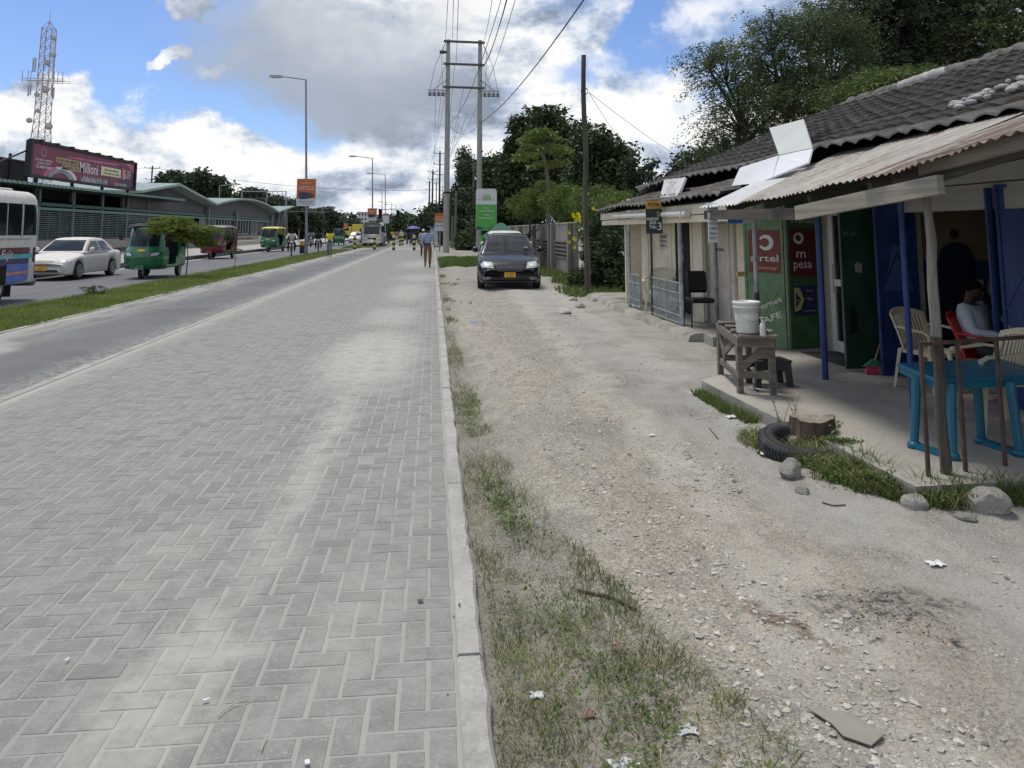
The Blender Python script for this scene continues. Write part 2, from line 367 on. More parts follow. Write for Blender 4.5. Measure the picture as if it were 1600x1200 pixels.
# --- main road
mroad, b = matnodes('road_asphalt'); P, px, py = pos_nodes(.8, .6)
st2 = N('ShaderNodeMapping', ins={0: P, 3: (1.4, .06, 1)}).outputs[0]
c = MIX(SM(tn(st2, 1.2, 6), .35, .65), (.098, .102, .108), (.135, .139, .144)); c = MIX(SM(tn(P, 60, 3), .5, .7, 0, .4), c, (.2, .2, .2))
nt.links.new(c, b.inputs['Base Color']); b.inputs['Roughness'].default_value = .8
bp = N('ShaderNodeBump', ins={'Strength': .4, 'Distance': .01, 'Height': tn(P, 80, 4, .7)}); nt.links.new(bp.outputs[0], b.inputs['Normal'])
mb = MB(); mb.poly([(-14.0, -10, -.06), (-8.75, -10, -.06), (-8.75, 500, -.06), (-14.0, 500, -.06)], mroad)
mb.poly([(-8.75, 69.5, -.058), (-4.0, 69.5, -.002), (-4.0, 76, -.002), (-8.75, 76, -.058)], mroad)
struct(mb.build('main_road'))
mpaint = M('road_paint', (.62, .62, .59), .7, .12, 8, dirt=.4, dirtc=(.35, .35, .33), dscale=5)
mb = MB(); mb.poly([(-13.72, -10, -.055), (-13.56, -10, -.055), (-13.56, 400, -.055), (-13.72, 400, -.055)], mpaint)
mb.box((-5.5, 57.6, .0), (2.2, .35, .004), mpaint); mb.box((-2.0, 69.3, .009), (8.5, .5, .004), mpaint)
struct(mb.build('road_markings'))
mkd = M('dark_kerb', (.11, .108, .10), .9, .3, 1.5); mcon = M('brt_concrete', (.36, .35, .335), .9, .12, .7, dirt=.35, dirtc=(.24, .235, .22), dscale=.5, stretch=(1, .3, 1))
mb = MB(); mb.box((-14.12, 240, -.0), (.24, 500, .30), mkd); struct(mb.build('kerb'))
mb = MB(); mb.poly([(-14.24, -10, .14), (-16.4, -10, .16), (-16.4, 500, .16), (-14.24, 500, .14)][::-1], mcon)
mb.poly([(-16.4, -10, .10), (-23.9, -10, .05), (-23.9, 500, .05), (-16.4, 500, .10)][::-1], mcon)
mb.poly([(-16.4, -10, .16), (-16.4, -10, .10), (-16.4, 500, .10), (-16.4, 500, .16)], mkd)
struct(mb.build('bus_lane'))
mb = MB(); mb.box((-6.79, 34, -.03), (.1, 70, .08), M('pale_kerb', (.42, .41, .38), .9, .25, 2, dirt=.7, dirtc=(.2, .22, .1), dscale=2)); mb.box((-8.76, 29, -.03), (.1, 80, .08), mkd)
struct(mb.build('kerb'))
_nz = rng.random((257, 257))
def vn(x, y):
    xi = np.floor(x).astype(int); yi = np.floor(y).astype(int); fx = x-xi; fy = y-yi; fx = fx*fx*(3-2*fx); fy = fy*fy*(3-2*fy)
    g_ = lambda a, b_: _nz[a % 257, b_ % 257]
    return (g_(xi, yi)*(1-fx)+g_(xi+1, yi)*fx)*(1-fy)+(g_(xi, yi+1)*(1-fx)+g_(xi+1, yi+1)*fx)*fy
def fbm(x, y, o=5): return sum(vn(x*2**i+i*17, y*2**i+i*31)*.5**i for i in range(o))/1.94
# --- grass median
GR = leafmat('grass_blade', (.09, .15, .028), (.26, .31, .08), .6, .3)
msoil = M('grass_soil', (.07, .095, .03), .95, .5, 6, col2=(.13, .17, .05), bump=.8, bscale=20)
def blades(name, n, area, hmin, hmax, wid, mat, zf=None, bend=.5, lab=None, cat='grass', curl=0, parent=None, mask=None):
    xs = area[0] + (area[1]-area[0])*rng.random(n); t = rng.random(n)
    ys = area[2] + (area[3]-area[2])*t**area[4] if len(area) > 4 else area[2] + (area[3]-area[2])*t
    if mask is not None: k = mask(xs, ys); xs, ys = xs[k], ys[k]; n = len(xs)
    if n == 0: return None
    z0 = zf(xs, ys) if zf is not None else np.zeros(n)
    a = rng.random(n)*2*pi; h = hmin+(hmax-hmin)*rng.random(n)**1.5; w = wid*(.6+.8*rng.random(n)); lean = bend*h*(.3+rng.random(n))
    la = rng.random(n)*2*pi; ux, uy = np.cos(a)*w, np.sin(a)*w; lx, ly = np.cos(la)*lean, np.sin(la)*lean
    V = np.stack([np.stack([xs-ux, ys-uy, z0], 1), np.stack([xs+ux, ys+uy, z0], 1),
                  np.stack([xs+ux*.7+lx*.35, ys+uy*.7+ly*.35, z0+h*.6], 1), np.stack([xs-ux*.7+lx*.35, ys-uy*.7+ly*.35, z0+h*.6], 1),
                  np.stack([xs+lx+ux*.1, ys+ly+uy*.1, z0+h], 1), np.stack([xs+lx-ux*.1, ys+ly-uy*.1, z0+h], 1)], 1).reshape(-1, 3)
    i = np.arange(n)*6; Q = np.concatenate([np.stack([i, i+1, i+2, i+3], 1), np.stack([i+3, i+2, i+4, i+5], 1)])
    o = fast(name, V, Q, mat, parent)
    if not parent: tag(o, lab, cat, kind='stuff')
    return o
mb = MB()
ny = 60
for i in range(ny):
    y0, y1 = 1+i*66/ny, 1+(i+1)*66/ny
    mb.add([(-8.72, y0, .0), (-7.7, y0, .05), (-6.76, y0, .0), (-8.72, y1, .0), (-7.7, y1, .05), (-6.76, y1, .0)], [(0, 3, 4, 1), (1, 4, 5, 2)], msoil, True)
mb.poly([(-8.9, 76, .0), (-6.3, 76.5, .0), (-5.2, 80, .0), (-5.0, 95, .0), (-8.9, 95, .0)][::1], msoil)
struct(mb.build('grass_strip'))
blades('grass', 90000, (-8.74, -6.74, 10, 67, 1.5), .03, .11, .006, GR, lambda x, y: .03-.03*np.abs(x+7.7), .7, mask=lambda x, y: (fbm(x*1.5, y*.8, 4)+.25*rng.random(len(x)) > .46) & (np.abs(x+7.74) < .82+.35*fbm(x*0+3, y*1.3, 4)), lab='long band of bright green mown grass between the side road and the main road')
blades('grass', 6000, (-8.8, -5.2, 76.5, 92), .06, .16, .012, GR, None, .6, 'small green grass island behind the striped bollards')
# --- base ground to the horizon
mb = MB(); mgr = M('far_ground', (.22, .20, .16), .95, .3, .05, col2=(.20, .22, .12))
mb.poly([(-3000, -60, -.30), (3000, -60, -.30), (3000, 5000, -.30), (-3000, 5000, -.30)], mgr); struct(mb.build('ground'))
# --- rough dirt yard
def ghz(x, y):
    x = np.asarray(x, float); y = np.asarray(y, float)
    z = -.055*np.exp(-((x-.36)/.28)**2) + .0*x
    z += .012*np.sin(x*2.1+.6*np.sin(y*.9))*np.sin(y*1.3+x) + .007*np.sin(x*5.3+y*3.1) + .005*np.sin(y*7.7-x*4.1) - .018*np.exp(-((x-1.55-.1*np.sin(y*.6))/.3)**2) + .012*np.exp(-((x-1.05)/.22)**2)
    z += .05*np.exp(-(((x-2.75)/.45)**2+((y-5.2)/1.0)**2)) + .03*np.exp(-(((x-3.3)/.8)**2+((y-4.35)/.25)**2))
    z += np.where(x > 3, (x-3)*.012, 0)
    return z
def gz(x, y):
    x = np.asarray(x, float); y = np.asarray(y, float)
    return ghz(x, y) + (fbm(x*3+5, y*3+9, 5)-.5)*.035 + (fbm(x*22+5, y*22+9, 3)-.5)*.010
def gz1(x, y): return float(gz(np.array([x]), np.array([y]))[0])
ys = [1.3]
while ys[-1] < 80: ys.append(ys[-1]+max(.012, .0065*ys[-1]))
ys = np.array(ys); xs = np.concatenate([np.arange(.195, 3.2, .018), np.arange(3.2, 5, .06), np.arange(5, 14.1, .5)])
X, Y = np.meshgrid(xs, ys); Z = gz(X, Y); Z[:, 0] = -.06
V = np.stack([X, Y, Z], -1).reshape(-1, 3); nx, nyy = len(xs), len(ys)
i = (np.arange(nyy-1)[:, None]*nx+np.arange(nx-1)[None]).ravel(); Q = np.stack([i, i+1, i+nx+1, i+nx], 1)
mdirt, b = matnodes('dirt'); P, px, py = pos_nodes(1.1, 1.1)
n1 = tn(P, 1.2, 8, .68)
c = MIX(SM(n1, .32, .68), (.33, .314, .276), (.485, .458, .395))
band = ell(px, py, 1.25, 8.5, .75, 9.0, .5); tan_ = MA('MULTIPLY', band, SM(tn(P, 2.3, 7, .7), .3, .62))
c = MIX(MA('MULTIPLY', tan_, .8), c, (.57, .49, .355))
c = MIX(MA('MULTIPLY', ell(px, py, 1.6, 4.1, .55, 1.0, .6, .25), .6), c, (.47, .375, .265)); c = MIX(MA('MULTIPLY', ell(px, py, 1.75, 2.65, .4, .4, .6), .55), c, (.42, .33, .25))
c = MIX(MA('MULTIPLY', ell(px, py, .95, 15, .8, 6, .5), .55), c, (.52, .46, .37))
for (x, y, rx, ry, s, rot) in ((2.35, 7.5, .5, 2.6, .75, .25), (2.6, 4.0, .35, .9, .5, .3), (1.5, 6.6, .9, .35, .45, 0), (.62, 4.7, .1, .9, .5, 0), (2.3, 13, 1.1, 3.5, .4, 0), (1.15, 2.2, .3, .3, .5, 0)):
    c = MIX(MA('MULTIPLY', ell(px, py, x, y, rx, ry, .6, rot), s), c, (.235, .227, .21))
c = MIX(SM(tn(P, 5, 6, .7), .5, .64, 0, .5), c, (.23, .215, .185)); stp = N('ShaderNodeMapping', ins={0: P, 2: (0, 0, .35), 3: (3.2, .8, 1)}).outputs[0]; c = MIX(SM(tn(stp, 2.2, 8, .75), .50, .62, 0, .6), c, (.24, .228, .205)); c = MIX(SM(tn(stp, 3.7, 8, .75), .52, .66, 0, .5), c, (.53, .51, .465))
# stones embedded: cells of several sizes
for sc_, th_, am in ((22, .26, .8), (42, .30, .8), (85, .33, .75), (170, .36, .6)):
    q = N('ShaderNodeMapping', ins={0: P, 1: (sc_*.1, sc_*.3, 0), 3: (1, 1, .3)}).outputs[0]
    vd = vor(q, sc_); vc = vor(q, sc_, out=1)
    sx = N('ShaderNodeSeparateColor', ins={0: vc}).outputs
    keep = MA('MULTIPLY', SM(sx[0], .35, .45), SM(tn(P, 2.3, 6, .7), .34, .52))
    rim = MA('MULTIPLY', MA('MULTIPLY', SM(vd, th_*1.1, th_*1.6, 1, 0), keep), .5)
    c = MIX(rim, c, (.15, .14, .125))
    c = MIX(MA('MULTIPLY', MA('MULTIPLY', SM(vd, th_*.85, th_, 1, 0), keep), am), c, MIX(sx[1], (.26, .245, .22), (.66, .62, .54)))
c = MIX(SM(tn(P, 12, 8, .8), .52, .62, 0, .55), c, (.21, .198, .175)); c = MIX(SM(tn(P, 55, 6, .8), .48, .60, 0, .75), c, (.14, .13, .115)); c = MIX(SM(tn(P, 140, 3, .7), .55, .66, 0, .5), c, (.60, .57, .51))
tk = MA('SUBTRACT', px, MA('ADD', 1.62, MA('MULTIPLY', MA('SUBTRACT', py, 4), .035)))
for o_ in (0., .95): c = MIX(MA('MULTIPLY', SM(MA('ABSOLUTE', MA('SUBTRACT', tk, o_)), .30, .10), MA('MULTIPLY', SM(tn(P, 2, 6, .7), .3, .6), .55)), c, (.51, .485, .43))
c = MIX(MA('MULTIPLY', SM(px, 1.75, 2.3), MA('MULTIPLY', SM(tn(P, 1.7, 5), .35, .55), .6)), c, (.40, .39, .365))
# burnt and rusty stains
sp = tn(P, 14, 7, .8)
for (x, y, rx, ry, rot) in ((1.93, 3.22, .21, .17, 0), (1.84, 2.92, .09, .04, 0), (1.75, 3.42, .06, .09, .3)):
    c = MIX(MA('MULTIPLY', ell(px, py, x, y, rx, ry, .7, rot), SM(sp, .44, .60, .1, .92)), c, (.035, .034, .035))
c = MIX(MA('MULTIPLY', ell(px, py, 1.475, 3.13, .05, .24, .6, .27), SM(sp, .36, .6, .3, .95)), c, (.13, .07, .045))
c = MIX(MA('MULTIPLY', SM(px, .62, .35), .5), c, (.22, .21, .17))
nt.links.new(c, b.inputs['Base Color']); b.inputs['Roughness'].default_value = .95; b.inputs['Specular IOR Level'].default_value = .2
hgt = MA('ADD', tn(P, 45, 7, .75), MA('MULTIPLY', vor(P, 60), -.8)); bp = N('ShaderNodeBump', ins={'Strength': .8, 'Distance': .014, 'Height': hgt}); nt.links.new(bp.outputs[0], b.inputs['Normal'])
struct(fast('dirt_yard', V, Q, mdirt, smooth=True))
# loose pebbles (stuff)
ico = bmesh.new(); bmesh.ops.create_icosphere(ico, subdivisions=1, radius=1); IV = np.array([v.co[:] for v in ico.verts]); IF = np.array([[v.index for v in f.verts] for f in ico.faces]); ico.free()
def pebbles(name, n, sampler, smin, smax, mat, lab, cat='gravel'):
    x, y = sampler(n); n = len(x); s = smin+(smax-smin)*rng.random(n)**6; z = gz(x, y)
    S = np.stack([s*(.7+.7*rng.random(n)), s*(.7+.7*rng.random(n)), s*(.35+.35*rng.random(n))], 1)
    jit = 1+.28*rng.standard_normal((n, len(IV), 1)); a = rng.random(n)*2*pi; ca, sa = np.cos(a)[:, None], np.sin(a)[:, None]
    p = IV[None]*jit*S[:, None]; q = p.copy(); q[..., 0] = p[..., 0]*ca-p[..., 1]*sa; q[..., 1] = p[..., 0]*sa+p[..., 1]*ca
    q += np.stack([x, y, z+s*.12], 1)[:, None]
    Fq = (IF[None]+(np.arange(n)*len(IV))[:, None, None]).reshape(-1, 3)
    return tag(fast(name, q.reshape(-1, 3), Fq, mat), lab, cat, kind='stuff')
mpeb, b = matnodes('pebble'); g_ = N('ShaderNodeNewGeometry'); r_ = g_.outputs['Random Per Island']
c = MIX(r_, (.30, .285, .255), (.58, .545, .475)); c = MIX(SM(r_, .94, .95), c, (.14, .135, .13)); c = MIX(SM(tn(g_.outputs['Position'], 90, 4), .4, .7, 0, .4), c, (.27, .25, .22))
nt.links.new(c, b.inputs['Base Color']); b.inputs['Roughness'].default_value = .9
def samp(n):
    y = 1.9+rng.random(n)**1.7*17; x = .45+rng.random(n)*(2.6+.25*np.minimum(y, 9)); w = fbm(x*1.6+3, y*1.2+8, 4) - .10*(x > 1.9) + .16*np.exp(-((x-1.1)/.6)**2) + .22*np.exp(-((x-1.15)**2+(y-2.3)**2)/.25)
    k = (w > .49+.12*rng.random(n)) & ~((x > 2.75) & (y > 4.35)) & (x > .55+.3*fbm(x*3, y*2)); return x[k], y[k]
pebbles('gravel', 85000, samp, .0025, .015, mpeb, 'loose pale gravel scattered over the rough dirt yard')
# ================================================================== SHOPS ON THE RIGHT
FL = .13
mfloor = M('cement_floor', (.37, .345, .30), .85, .14, 1.4, bump=.15, dirt=.6, dirtc=(.25, .235, .21), dscale=1.6, fleck=.12)
mcem = M('cement_edge', (.30, .285, .25), .95, .3, 2.5, bump=.8, bscale=18, dirt=.6, dirtc=(.13, .125, .10), dscale=3)
mb = MB()
pl = [(2.80, 4.40), (14, 4.95), (14, 10.8), (4.6, 11.2), (3.9, 9.2), (3.35, 8.25), (2.66, 7.62), (2.70, 6.5), (2.78, 5.2)]
mb.poly([(x, y, FL) for x, y in pl], mfloor)
n = len(pl)
for i in range(n):
    a, b_ = pl[i], pl[(i+1) % n]; k = 10
    for j in range(k):
        p = [a[0]+(b_[0]-a[0])*j/k, a[1]+(b_[1]-a[1])*j/k]; q = [a[0]+(b_[0]-a[0])*(j+1)/k, a[1]+(b_[1]-a[1])*(j+1)/k]
        mb.add([(p[0], p[1], FL), (q[0], q[1], FL), (q[0], q[1], -.1), (p[0], p[1], -.1)], [(3, 2, 1, 0)], mcem)
struct(mb.build('shop_floor'))
mb = MB(); prof = [(3.66, -.02), (3.72, .09), (3.84, .12), (4.0, .125), (4.7, .125)]
ysv = np.linspace(11.1, 18.6, 26)
vs = [(x+.035*math.sin(y*3+k)*(k < 3), y, z+random.gauss(0, .006)*(k < 3)) for y in ysv for k, (x, z) in enumerate(prof)]
mb.add(vs, [(i*5+k, i*5+k+1, i*5+k+6, i*5+k+5) for i in range(25) for k in range(4)], mcem, True); mb.add([tuple(v) for v in vs[:5]]+[(4.7, ysv[0], -.1), (3.66, ysv[0], -.1)], [(0, 1, 2, 3, 4, 5, 6)], mcem); mb.box((4.3, 10.95, .055), (.75, .5, .13), mcem)
struct(mb.build('veranda_floor'))
# --- roof tiles
mtile = M('roof_tile', (.17, .155, .142), .85, .35, 3, bump=.4, bscale=40, dirt=.45, dirtc=(.09, .082, .075), dscale=1.6, fleck=.4)
def tiles(x0, z0, x1, z1, ya, yb, hip=False, tw=.30, rows=None):
    """eave (x0,z0) to ridge (x1,z1), from y=ya to y=yb; hip = far end cut at 45 degrees"""
    L = sqrt((x1-x0)**2+(z1-z0)**2); rows = rows or int(L/.33); nt_ = int((yb-ya)/tw); sub = 8
    nrm = Vector((-(z1-z0)/L, 0, (x1-x0)/L)); V = []; Fs = []
    for r in range(rows):
        for e_ in (0, 1):
            s = (r+e_)/rows; off = .05 if e_ == 0 else .0
            for i in range(nt_*sub+1):
                t = i/sub; ph = t % 1
                wv = .042*(abs(cos(pi*ph))**1.1)
                sag = -.05*sin(pi*s)*.3+.02*sin(t*.37)+.008*math.sin(r*12.9+int(t)*78.2)
                y = ya+t*tw
                if hip: y = min(y, yb-(x1-x0)*s)
                ss = s-.02 if e_ == 0 else s
                V.append((x0+(x1-x0)*ss+nrm.x*(off+wv+sag), y, z0+(z1-z0)*ss+nrm.z*(off+wv+sag)))
    w = nt_*sub+1
    for r in range(rows):
        b0 = r*2*w
        for i in range(w-1):
            Fs.append((b0+i, b0+w+i, b0+w+i+1, b0+i+1))
            if r: Fs.append((b0-w+i, b0+i, b0+i+1, b0-w+i+1))
    for i in range(w-1):                       # thickness at the eave
        a, b_ = V[i], V[i+1]; V.append((a[0]+.01, a[1], a[2]-.03)); V.append((b_[0]+.01, b_[1], b_[2]-.03)); k = len(V); Fs.append((i, i+1, k-1, k-2))
    return V, Fs
shop = wthing('shop_building', (6.5, 8, 0), 'low roadside shop building with dark tiled roof, green and blue metal doors', 'shop')
mb = MB(); V, Fs = tiles(4.62, 2.55, 8.0, 4.04, 2.6, 17.2, True); mb.add(V, Fs, mtile, True)
roof = mb.build('roof', shop)
mb = MB(); mb.poly([(8, 2.6, 4.03), (11.4, 2.6, 2.44), (11.4, 17.2, 2.44), (8, 13.8, 4.03)][::-1], mtile); mb.poly([(8, 13.8, 4.03), (11.4, 17.2, 2.44), (4.7, 17.2, 2.44)], mtile)
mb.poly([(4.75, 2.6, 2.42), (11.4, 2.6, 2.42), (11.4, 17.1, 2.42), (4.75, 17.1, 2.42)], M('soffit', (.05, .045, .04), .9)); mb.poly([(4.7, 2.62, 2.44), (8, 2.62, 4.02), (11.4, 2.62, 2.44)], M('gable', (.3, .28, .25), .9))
mb.build('roof_back', roof)
mrid = M('ridge_mortar', (.15, .145, .135), .95, .5, 4, bump=.9, bscale=25, dirt=.6, dirtc=(.05, .048, .045), dscale=4); mridw = M('ridge_white', (.42, .41, .39), .9, .25, 5, bump=.8, bscale=30, dirt=.4, dirtc=(.2, .2, .19), dscale=5)
mb = MB(); y = 2.6
while y < 13.7:
    w = y < 6.9 or 10.9 < y < 11.9
    p = [(8+random.gauss(0, .012), y+k*.11, 4.06+random.gauss(0, .008)+(.02 if w else 0)) for k in range(5)]
    mb.tube(p, [.10+random.gauss(0, .008)+(.03 if y < 6.9 else 0) for _ in p], mridw if w else mrid, 8); y += .42
for i in range(11):
    t0, t1 = i/11, (i+1)/11; mb.tube([(8-3.35*t, 13.8+3.35*t, 4.05-1.58*t) for t in (t0, t1-.01)], .085, mrid, 8)
mb.build('ridge_cap', roof)
mb = MB()                                     # loose mortar lumps on the tiles
for k in range(120):
    t = random.random(); y = 4.2+t*2.8+random.gauss(0, .05); s = .28-.11*t+random.gauss(0, .020)*(1+2*sin(t*9)**2); x = 4.62+3.38*s; z = 2.55+1.49*s+.10
    q_ = .35+.6*random.random(); mb.lathe([(0, .022*q_), (.04*q_, .014*q_), (.065*q_+random.random()*.02, -.012), (.04*q_, -.035)], mridw, (x, y, z-.012), seg=7)
mb.build('mortar_patch', roof)
# walls of the near shop (facade plane x = 4.98)
FX = 4.98
mwall = M('shop_wall', (.34, .31, .25), .9, .15, 2, dirt=.5, dirtc=(.2, .18, .15), dscale=1.5); mboard = M('pale_board', (.40, .39, .36), .85, .12, 1.5, stretch=(1, .2, 6), dirt=.5, dirtc=(.25, .24, .22), dscale=2)
def Yof(px, X=FX): return at(px, 400, X=X).y
mb = MB(); H = 2.42
yo1, yo2 = 7.70, Yof(1585)           # blue shop opening, far and near jambs
for a, b_, z0, z1 in ((2.7, yo2, FL, H), (yo2, yo1, 1.98, H), (yo1, 8.02, FL, H), (8.02, 9.35, 1.98, H), (9.35, 10.85, FL, H)):
    mb.box((FX+.075, (a+b_)/2, (z0+z1)/2), (.15, b_-a, z1-z0), mwall)
mb.box((8, 10.93, 1.27), (6.2, .15, 2.3), mwall); mb.box((11.1, 6.8, 1.27), (.15, 8.1, 2.3), mwall); mb.box((8, 2.75, 1.27), (6.0, .15, 2.3), mwall)
mb.build('wall', shop)
mb = MB(); mb.box((4.89, 7.4, 1.905), (.03, 6.2, .23), mboard); mb.box((4.86, 6.9, 2.14), (.025, 7.2, .22), mboard, ry=radians(3)); mb.build('lintel_board', shop)
# blue shop interior
mcream = M('room_cream', (.30, .235, .155), .9, .1, 2); mblue = M('room_dado', (.035, .07, .16), .7, .2, 2); mdk = M('dark_brown', (.03, .024, .02), .7, .2, 4); mnav = M('arched_panel', (.018, .028, .07), .6, .2, 3)
mb = MB(); mb.box((8, 7.98, 1.83), (5.8, .10, 1.1), mcream); mb.box((8, 7.98, .705), (5.8, .104, 1.15), mblue); mb.box((9.5, 6.4, 1.2), (.1, 3.1, 2.2), mcream); mb.box((8, 5.1, 1.2), (5.8, .1, 2.2), mcream); mb.box((7.5, 6.5, 2.40), (4.9, 3, .03), mcream)
a = at(1502, 520, Y=7.9); n = 12; pts = [(a.x-.19, 7.915, FL), (a.x+.19, 7.915, FL), (a.x+.19, 7.915, 1.30)] + [(a.x+.19*cos(pi*k/n), 7.915, 1.30+.18*sin(pi*k/n)) for k in range(1, n)] + [(a.x-.19, 7.915, 1.30)]
mb.poly(pts, mnav, .02, (0, 1, 0)); c_ = at(1491, 366, Y=7.9); mb.lathe([(0, -.01), (.045, -.01), (.05, .0)], mdk, (c_.x, 7.91, c_.z), 'Y', 16)
mb.build('interior', shop)
# generic sheet metal door leaf: p0,p1 bottom corners (x,y), z range
def leaf(name, parent, p0, p1, z0, z1, mat, th=.035, rails=(.5,), diag=None, frame=None, fm=None, inset=.012, side=-1):
    a = Vector((p0[0], p0[1], 0)); b_ = Vector((p1[0], p1[1], 0)); d = b_-a; L = d.length; d.normalize(); n_ = Vector((d.y, -d.x, 0)) * 1
    fm = fm or mat; fr = frame or .035; mb = MB()
    def slab(u0, u1, v0, v1, o0, o1, m_):
        P = [a+d*u+n_*o+Vector((0, 0, z)) for o in (o0, o1) for u, z in ((u0, v0), (u1, v0), (u1, v1), (u0, v1))]
        mb.add(P, [(0, 1, 2, 3)[::-1], (4, 5, 6, 7), (0, 1, 5, 4), (1, 2, 6, 5), (2, 3, 7, 6), (3, 0, 4, 7)], m_)
    slab(fr*.5, L-fr*.5, z0+.01, z1-.01, -th/2, th/2-inset, mat)
    slab(0, fr, z0, z1, -th/2-.002, th/2, fm); slab(L-fr, L, z0, z1, -th/2-.002, th/2, fm)
    hs = [z0]+[z0+(z1-z0)*r for r in rails]+[z1-fr]
    for h in hs: slab(fr, L-fr, h, h+fr, -th/2-.001, th/2-.002, fm)
    if diag:
        for (u0, v0, u1, v1) in diag:
            A = a+d*(L*u0)+n_*(th/2-inset)+Vector((0, 0, z0+(z1-z0)*v0)); B = a+d*(L*u1)+n_*(th/2-inset)+Vector((0, 0, z0+(z1-z0)*v1)); mb.bar(A, B, .018, .012, mat, up=n_)
    o = mb.build(name, parent); o['_'] = 0; del o['_']
    def pt(u, v, off=0.): return a+d*(L*u)+n_*(th/2-inset+.003+off)+Vector((0, 0, z0+(z1-z0)*v))
    return o, pt, d, n_, L
def panel(name, parent, pt, d, u0, v0, u1, v1, mat, off=.003):
    mb = MB(); mb.poly([pt(u0, v0, off), pt(u1, v0, off), pt(u1, v1, off), pt(u0, v1, off)], mat); o = mb.build(name); o.parent = parent; return o
mgl = M('door_light_green', (.13, .215, .105), .55, .2, 5, dirt=.8, dirtc=(.075, .115, .06), dscale=3.5, spec=.4); mgd = M('door_green', (.042, .115, .042), .55, .25, 5, dirt=.8, dirtc=(.022, .055, .024), dscale=3.5)
mgdd = M('door_dark_green', (.022, .06, .038), .4, .25, 2, dirt=.5, dirtc=(.012, .03, .02), dscale=3); mbl = M('door_blue', (.02, .046, .155), .45, .25, 5, dirt=.75, dirtc=(.012, .026, .08), dscale=3.5)
mred = M('sign_red', (.17, .045, .038), .6, .15, 4); mdred = M('sign_dark_red', (.11, .014, .016), .6, .15, 4); mwht = M('paint_white', (.62, .60, .56), .6, .1, 6); mnvy = M('sign_navy', (.018, .022, .09), .5, .15, 4); myel = M('sign_yellow', (.48, .42, .18), .6, .1, 4)
mcrm = M('cream_plastic', (.56, .50, .36), .42, .06, 2, dirt=.25, dirtc=(.38, .33, .24), dscale=6)
zt = 2.0
o1, pt, d, n_, L = leaf('metal_door', shop, (4.02, 9.72), (4.385, 9.36), FL+.02, zt, mgl, rails=(.44,), diag=((.1, .05, .9, .42),), frame=.03)
o1['label'] = 'light green door leaf with red painted phone money sign'
panel('sign_board', o1, pt, d, .12, .50, .93, .79, mred)
text('airtel', o1, mwht, pt(.52, .60, .006), d, (0, 0, 1), .085, w=L*.70, bold=.012); text('money', o1, M('paint_gold', (.6, .4, .12), .6), pt(.58, .535, .006), d, (0, 0, 1), .05, w=L*.50)
mb = MB(); cc = pt(.56, .705, .007); K = 14; ring = []
for k in range(K+1):
    a_ = radians(150-300*k/K); r = .078; wd = .012+.016*sin(pi*k/K); ring += [cc+d*(cos(a_)*(r+wd))+Vector((0, 0, sin(a_)*(r+wd))), cc+d*(cos(a_)*(r-wd))+Vector((0, 0, sin(a_)*(r-wd)))]
mb.add(ring, [(2*k, 2*k+1, 2*k+3, 2*k+2) for k in range(K)], mwht); q = mb.build('emblem'); q.parent = o1
text('Internet', o1, mwht, pt(.52, .285, .006), d+Vector((0, 0, .42)), (-.3, 0, 1), .065, w=L*.86, bold=.015); text('CAFE', o1, mwht, pt(.56, .19, .006), d+Vector((0, 0, .42)), (-.3, 0, 1), .075, w=L*.72, bold=.02)
mb = MB(); mb.box(pt(-.1, .485, .02), (.10, .05, .06), M('brass_box', (.45, .3, .12), .6)); q = mb.build('padlock'); q.parent = o1
o2, pt, d, n_, L = leaf('metal_door', shop, (4.42, 9.34), (4.86, 9.40), FL+.02, zt, mgd, rails=(.44,), diag=((.1, .42, .9, .06),), frame=.03)
o2['label'] = 'green door leaf with dark red and navy painted signs'
text('Wakala', o2, M('paint_grey', (.42, .42, .38), .6), pt(.5, .865, .004), d, (0, 0, 1), .10, w=L*.80, bold=.008)
panel('sign_board', o2, pt, d, .07, .475, .90, .80, mdred)
mb = MB(); cc = pt(.36, .735, .007); K = 20; ring = []
for k in range(K+1):
    a_ = radians(100+350*k/K); r = .055; w2 = .018; ring += [cc+d*(cos(a_)*(r+w2))+Vector((0, 0, sin(a_)*(r+w2))), cc+d*(cos(a_)*(r-w2*(1 if k > 4 else .3)))+Vector((0, 0, sin(a_)*(r-w2*(1 if k > 4 else .3))))]
mb.add(ring, [(2*k, 2*k+1, 2*k+3, 2*k+2) for k in range(K)], mwht); q = mb.build('emblem'); q.parent = o2
text('m', o2, mwht, pt(.42, .635, .006), d, (0, 0, 1), .11, w=L*.30, bold=.01); text('pesa', o2, mwht, pt(.46, .565, .006), d, (0, 0, 1), .115, w=L*.58, bold=.004)
panel('sign_board', o2, pt, d, .14, .22, .86, .415, mnvy); mb = MB(); pts = [pt(.15, .245, .006), pt(.33, .255, .006), pt(.46, .325, .006), pt(.33, .40, .006), pt(.15, .405, .006)]; mb.poly(pts, myel)
mb.poly([pt(.19, .27, .009), pt(.36, .325, .009), pt(.19, .375, .009)], mnvy); q = mb.build('emblem'); q.parent = o2
text('yas', o2, myel, pt(.25, .322, .011), d, (0, 0, 1), .04, w=L*.11); text('Mixx', o2, myel, pt(.63, .33, .008), d, (0, 0, 1), .04, w=L*.2); text('by yas', o2, mwht, pt(.64, .385, .008), d, (0, 0, 1), .022, w=L*.2); text('Tumia Mixx', o2, myel, pt(.6, .25, .008), d, (0, 0, 1), .025, w=L*.45)
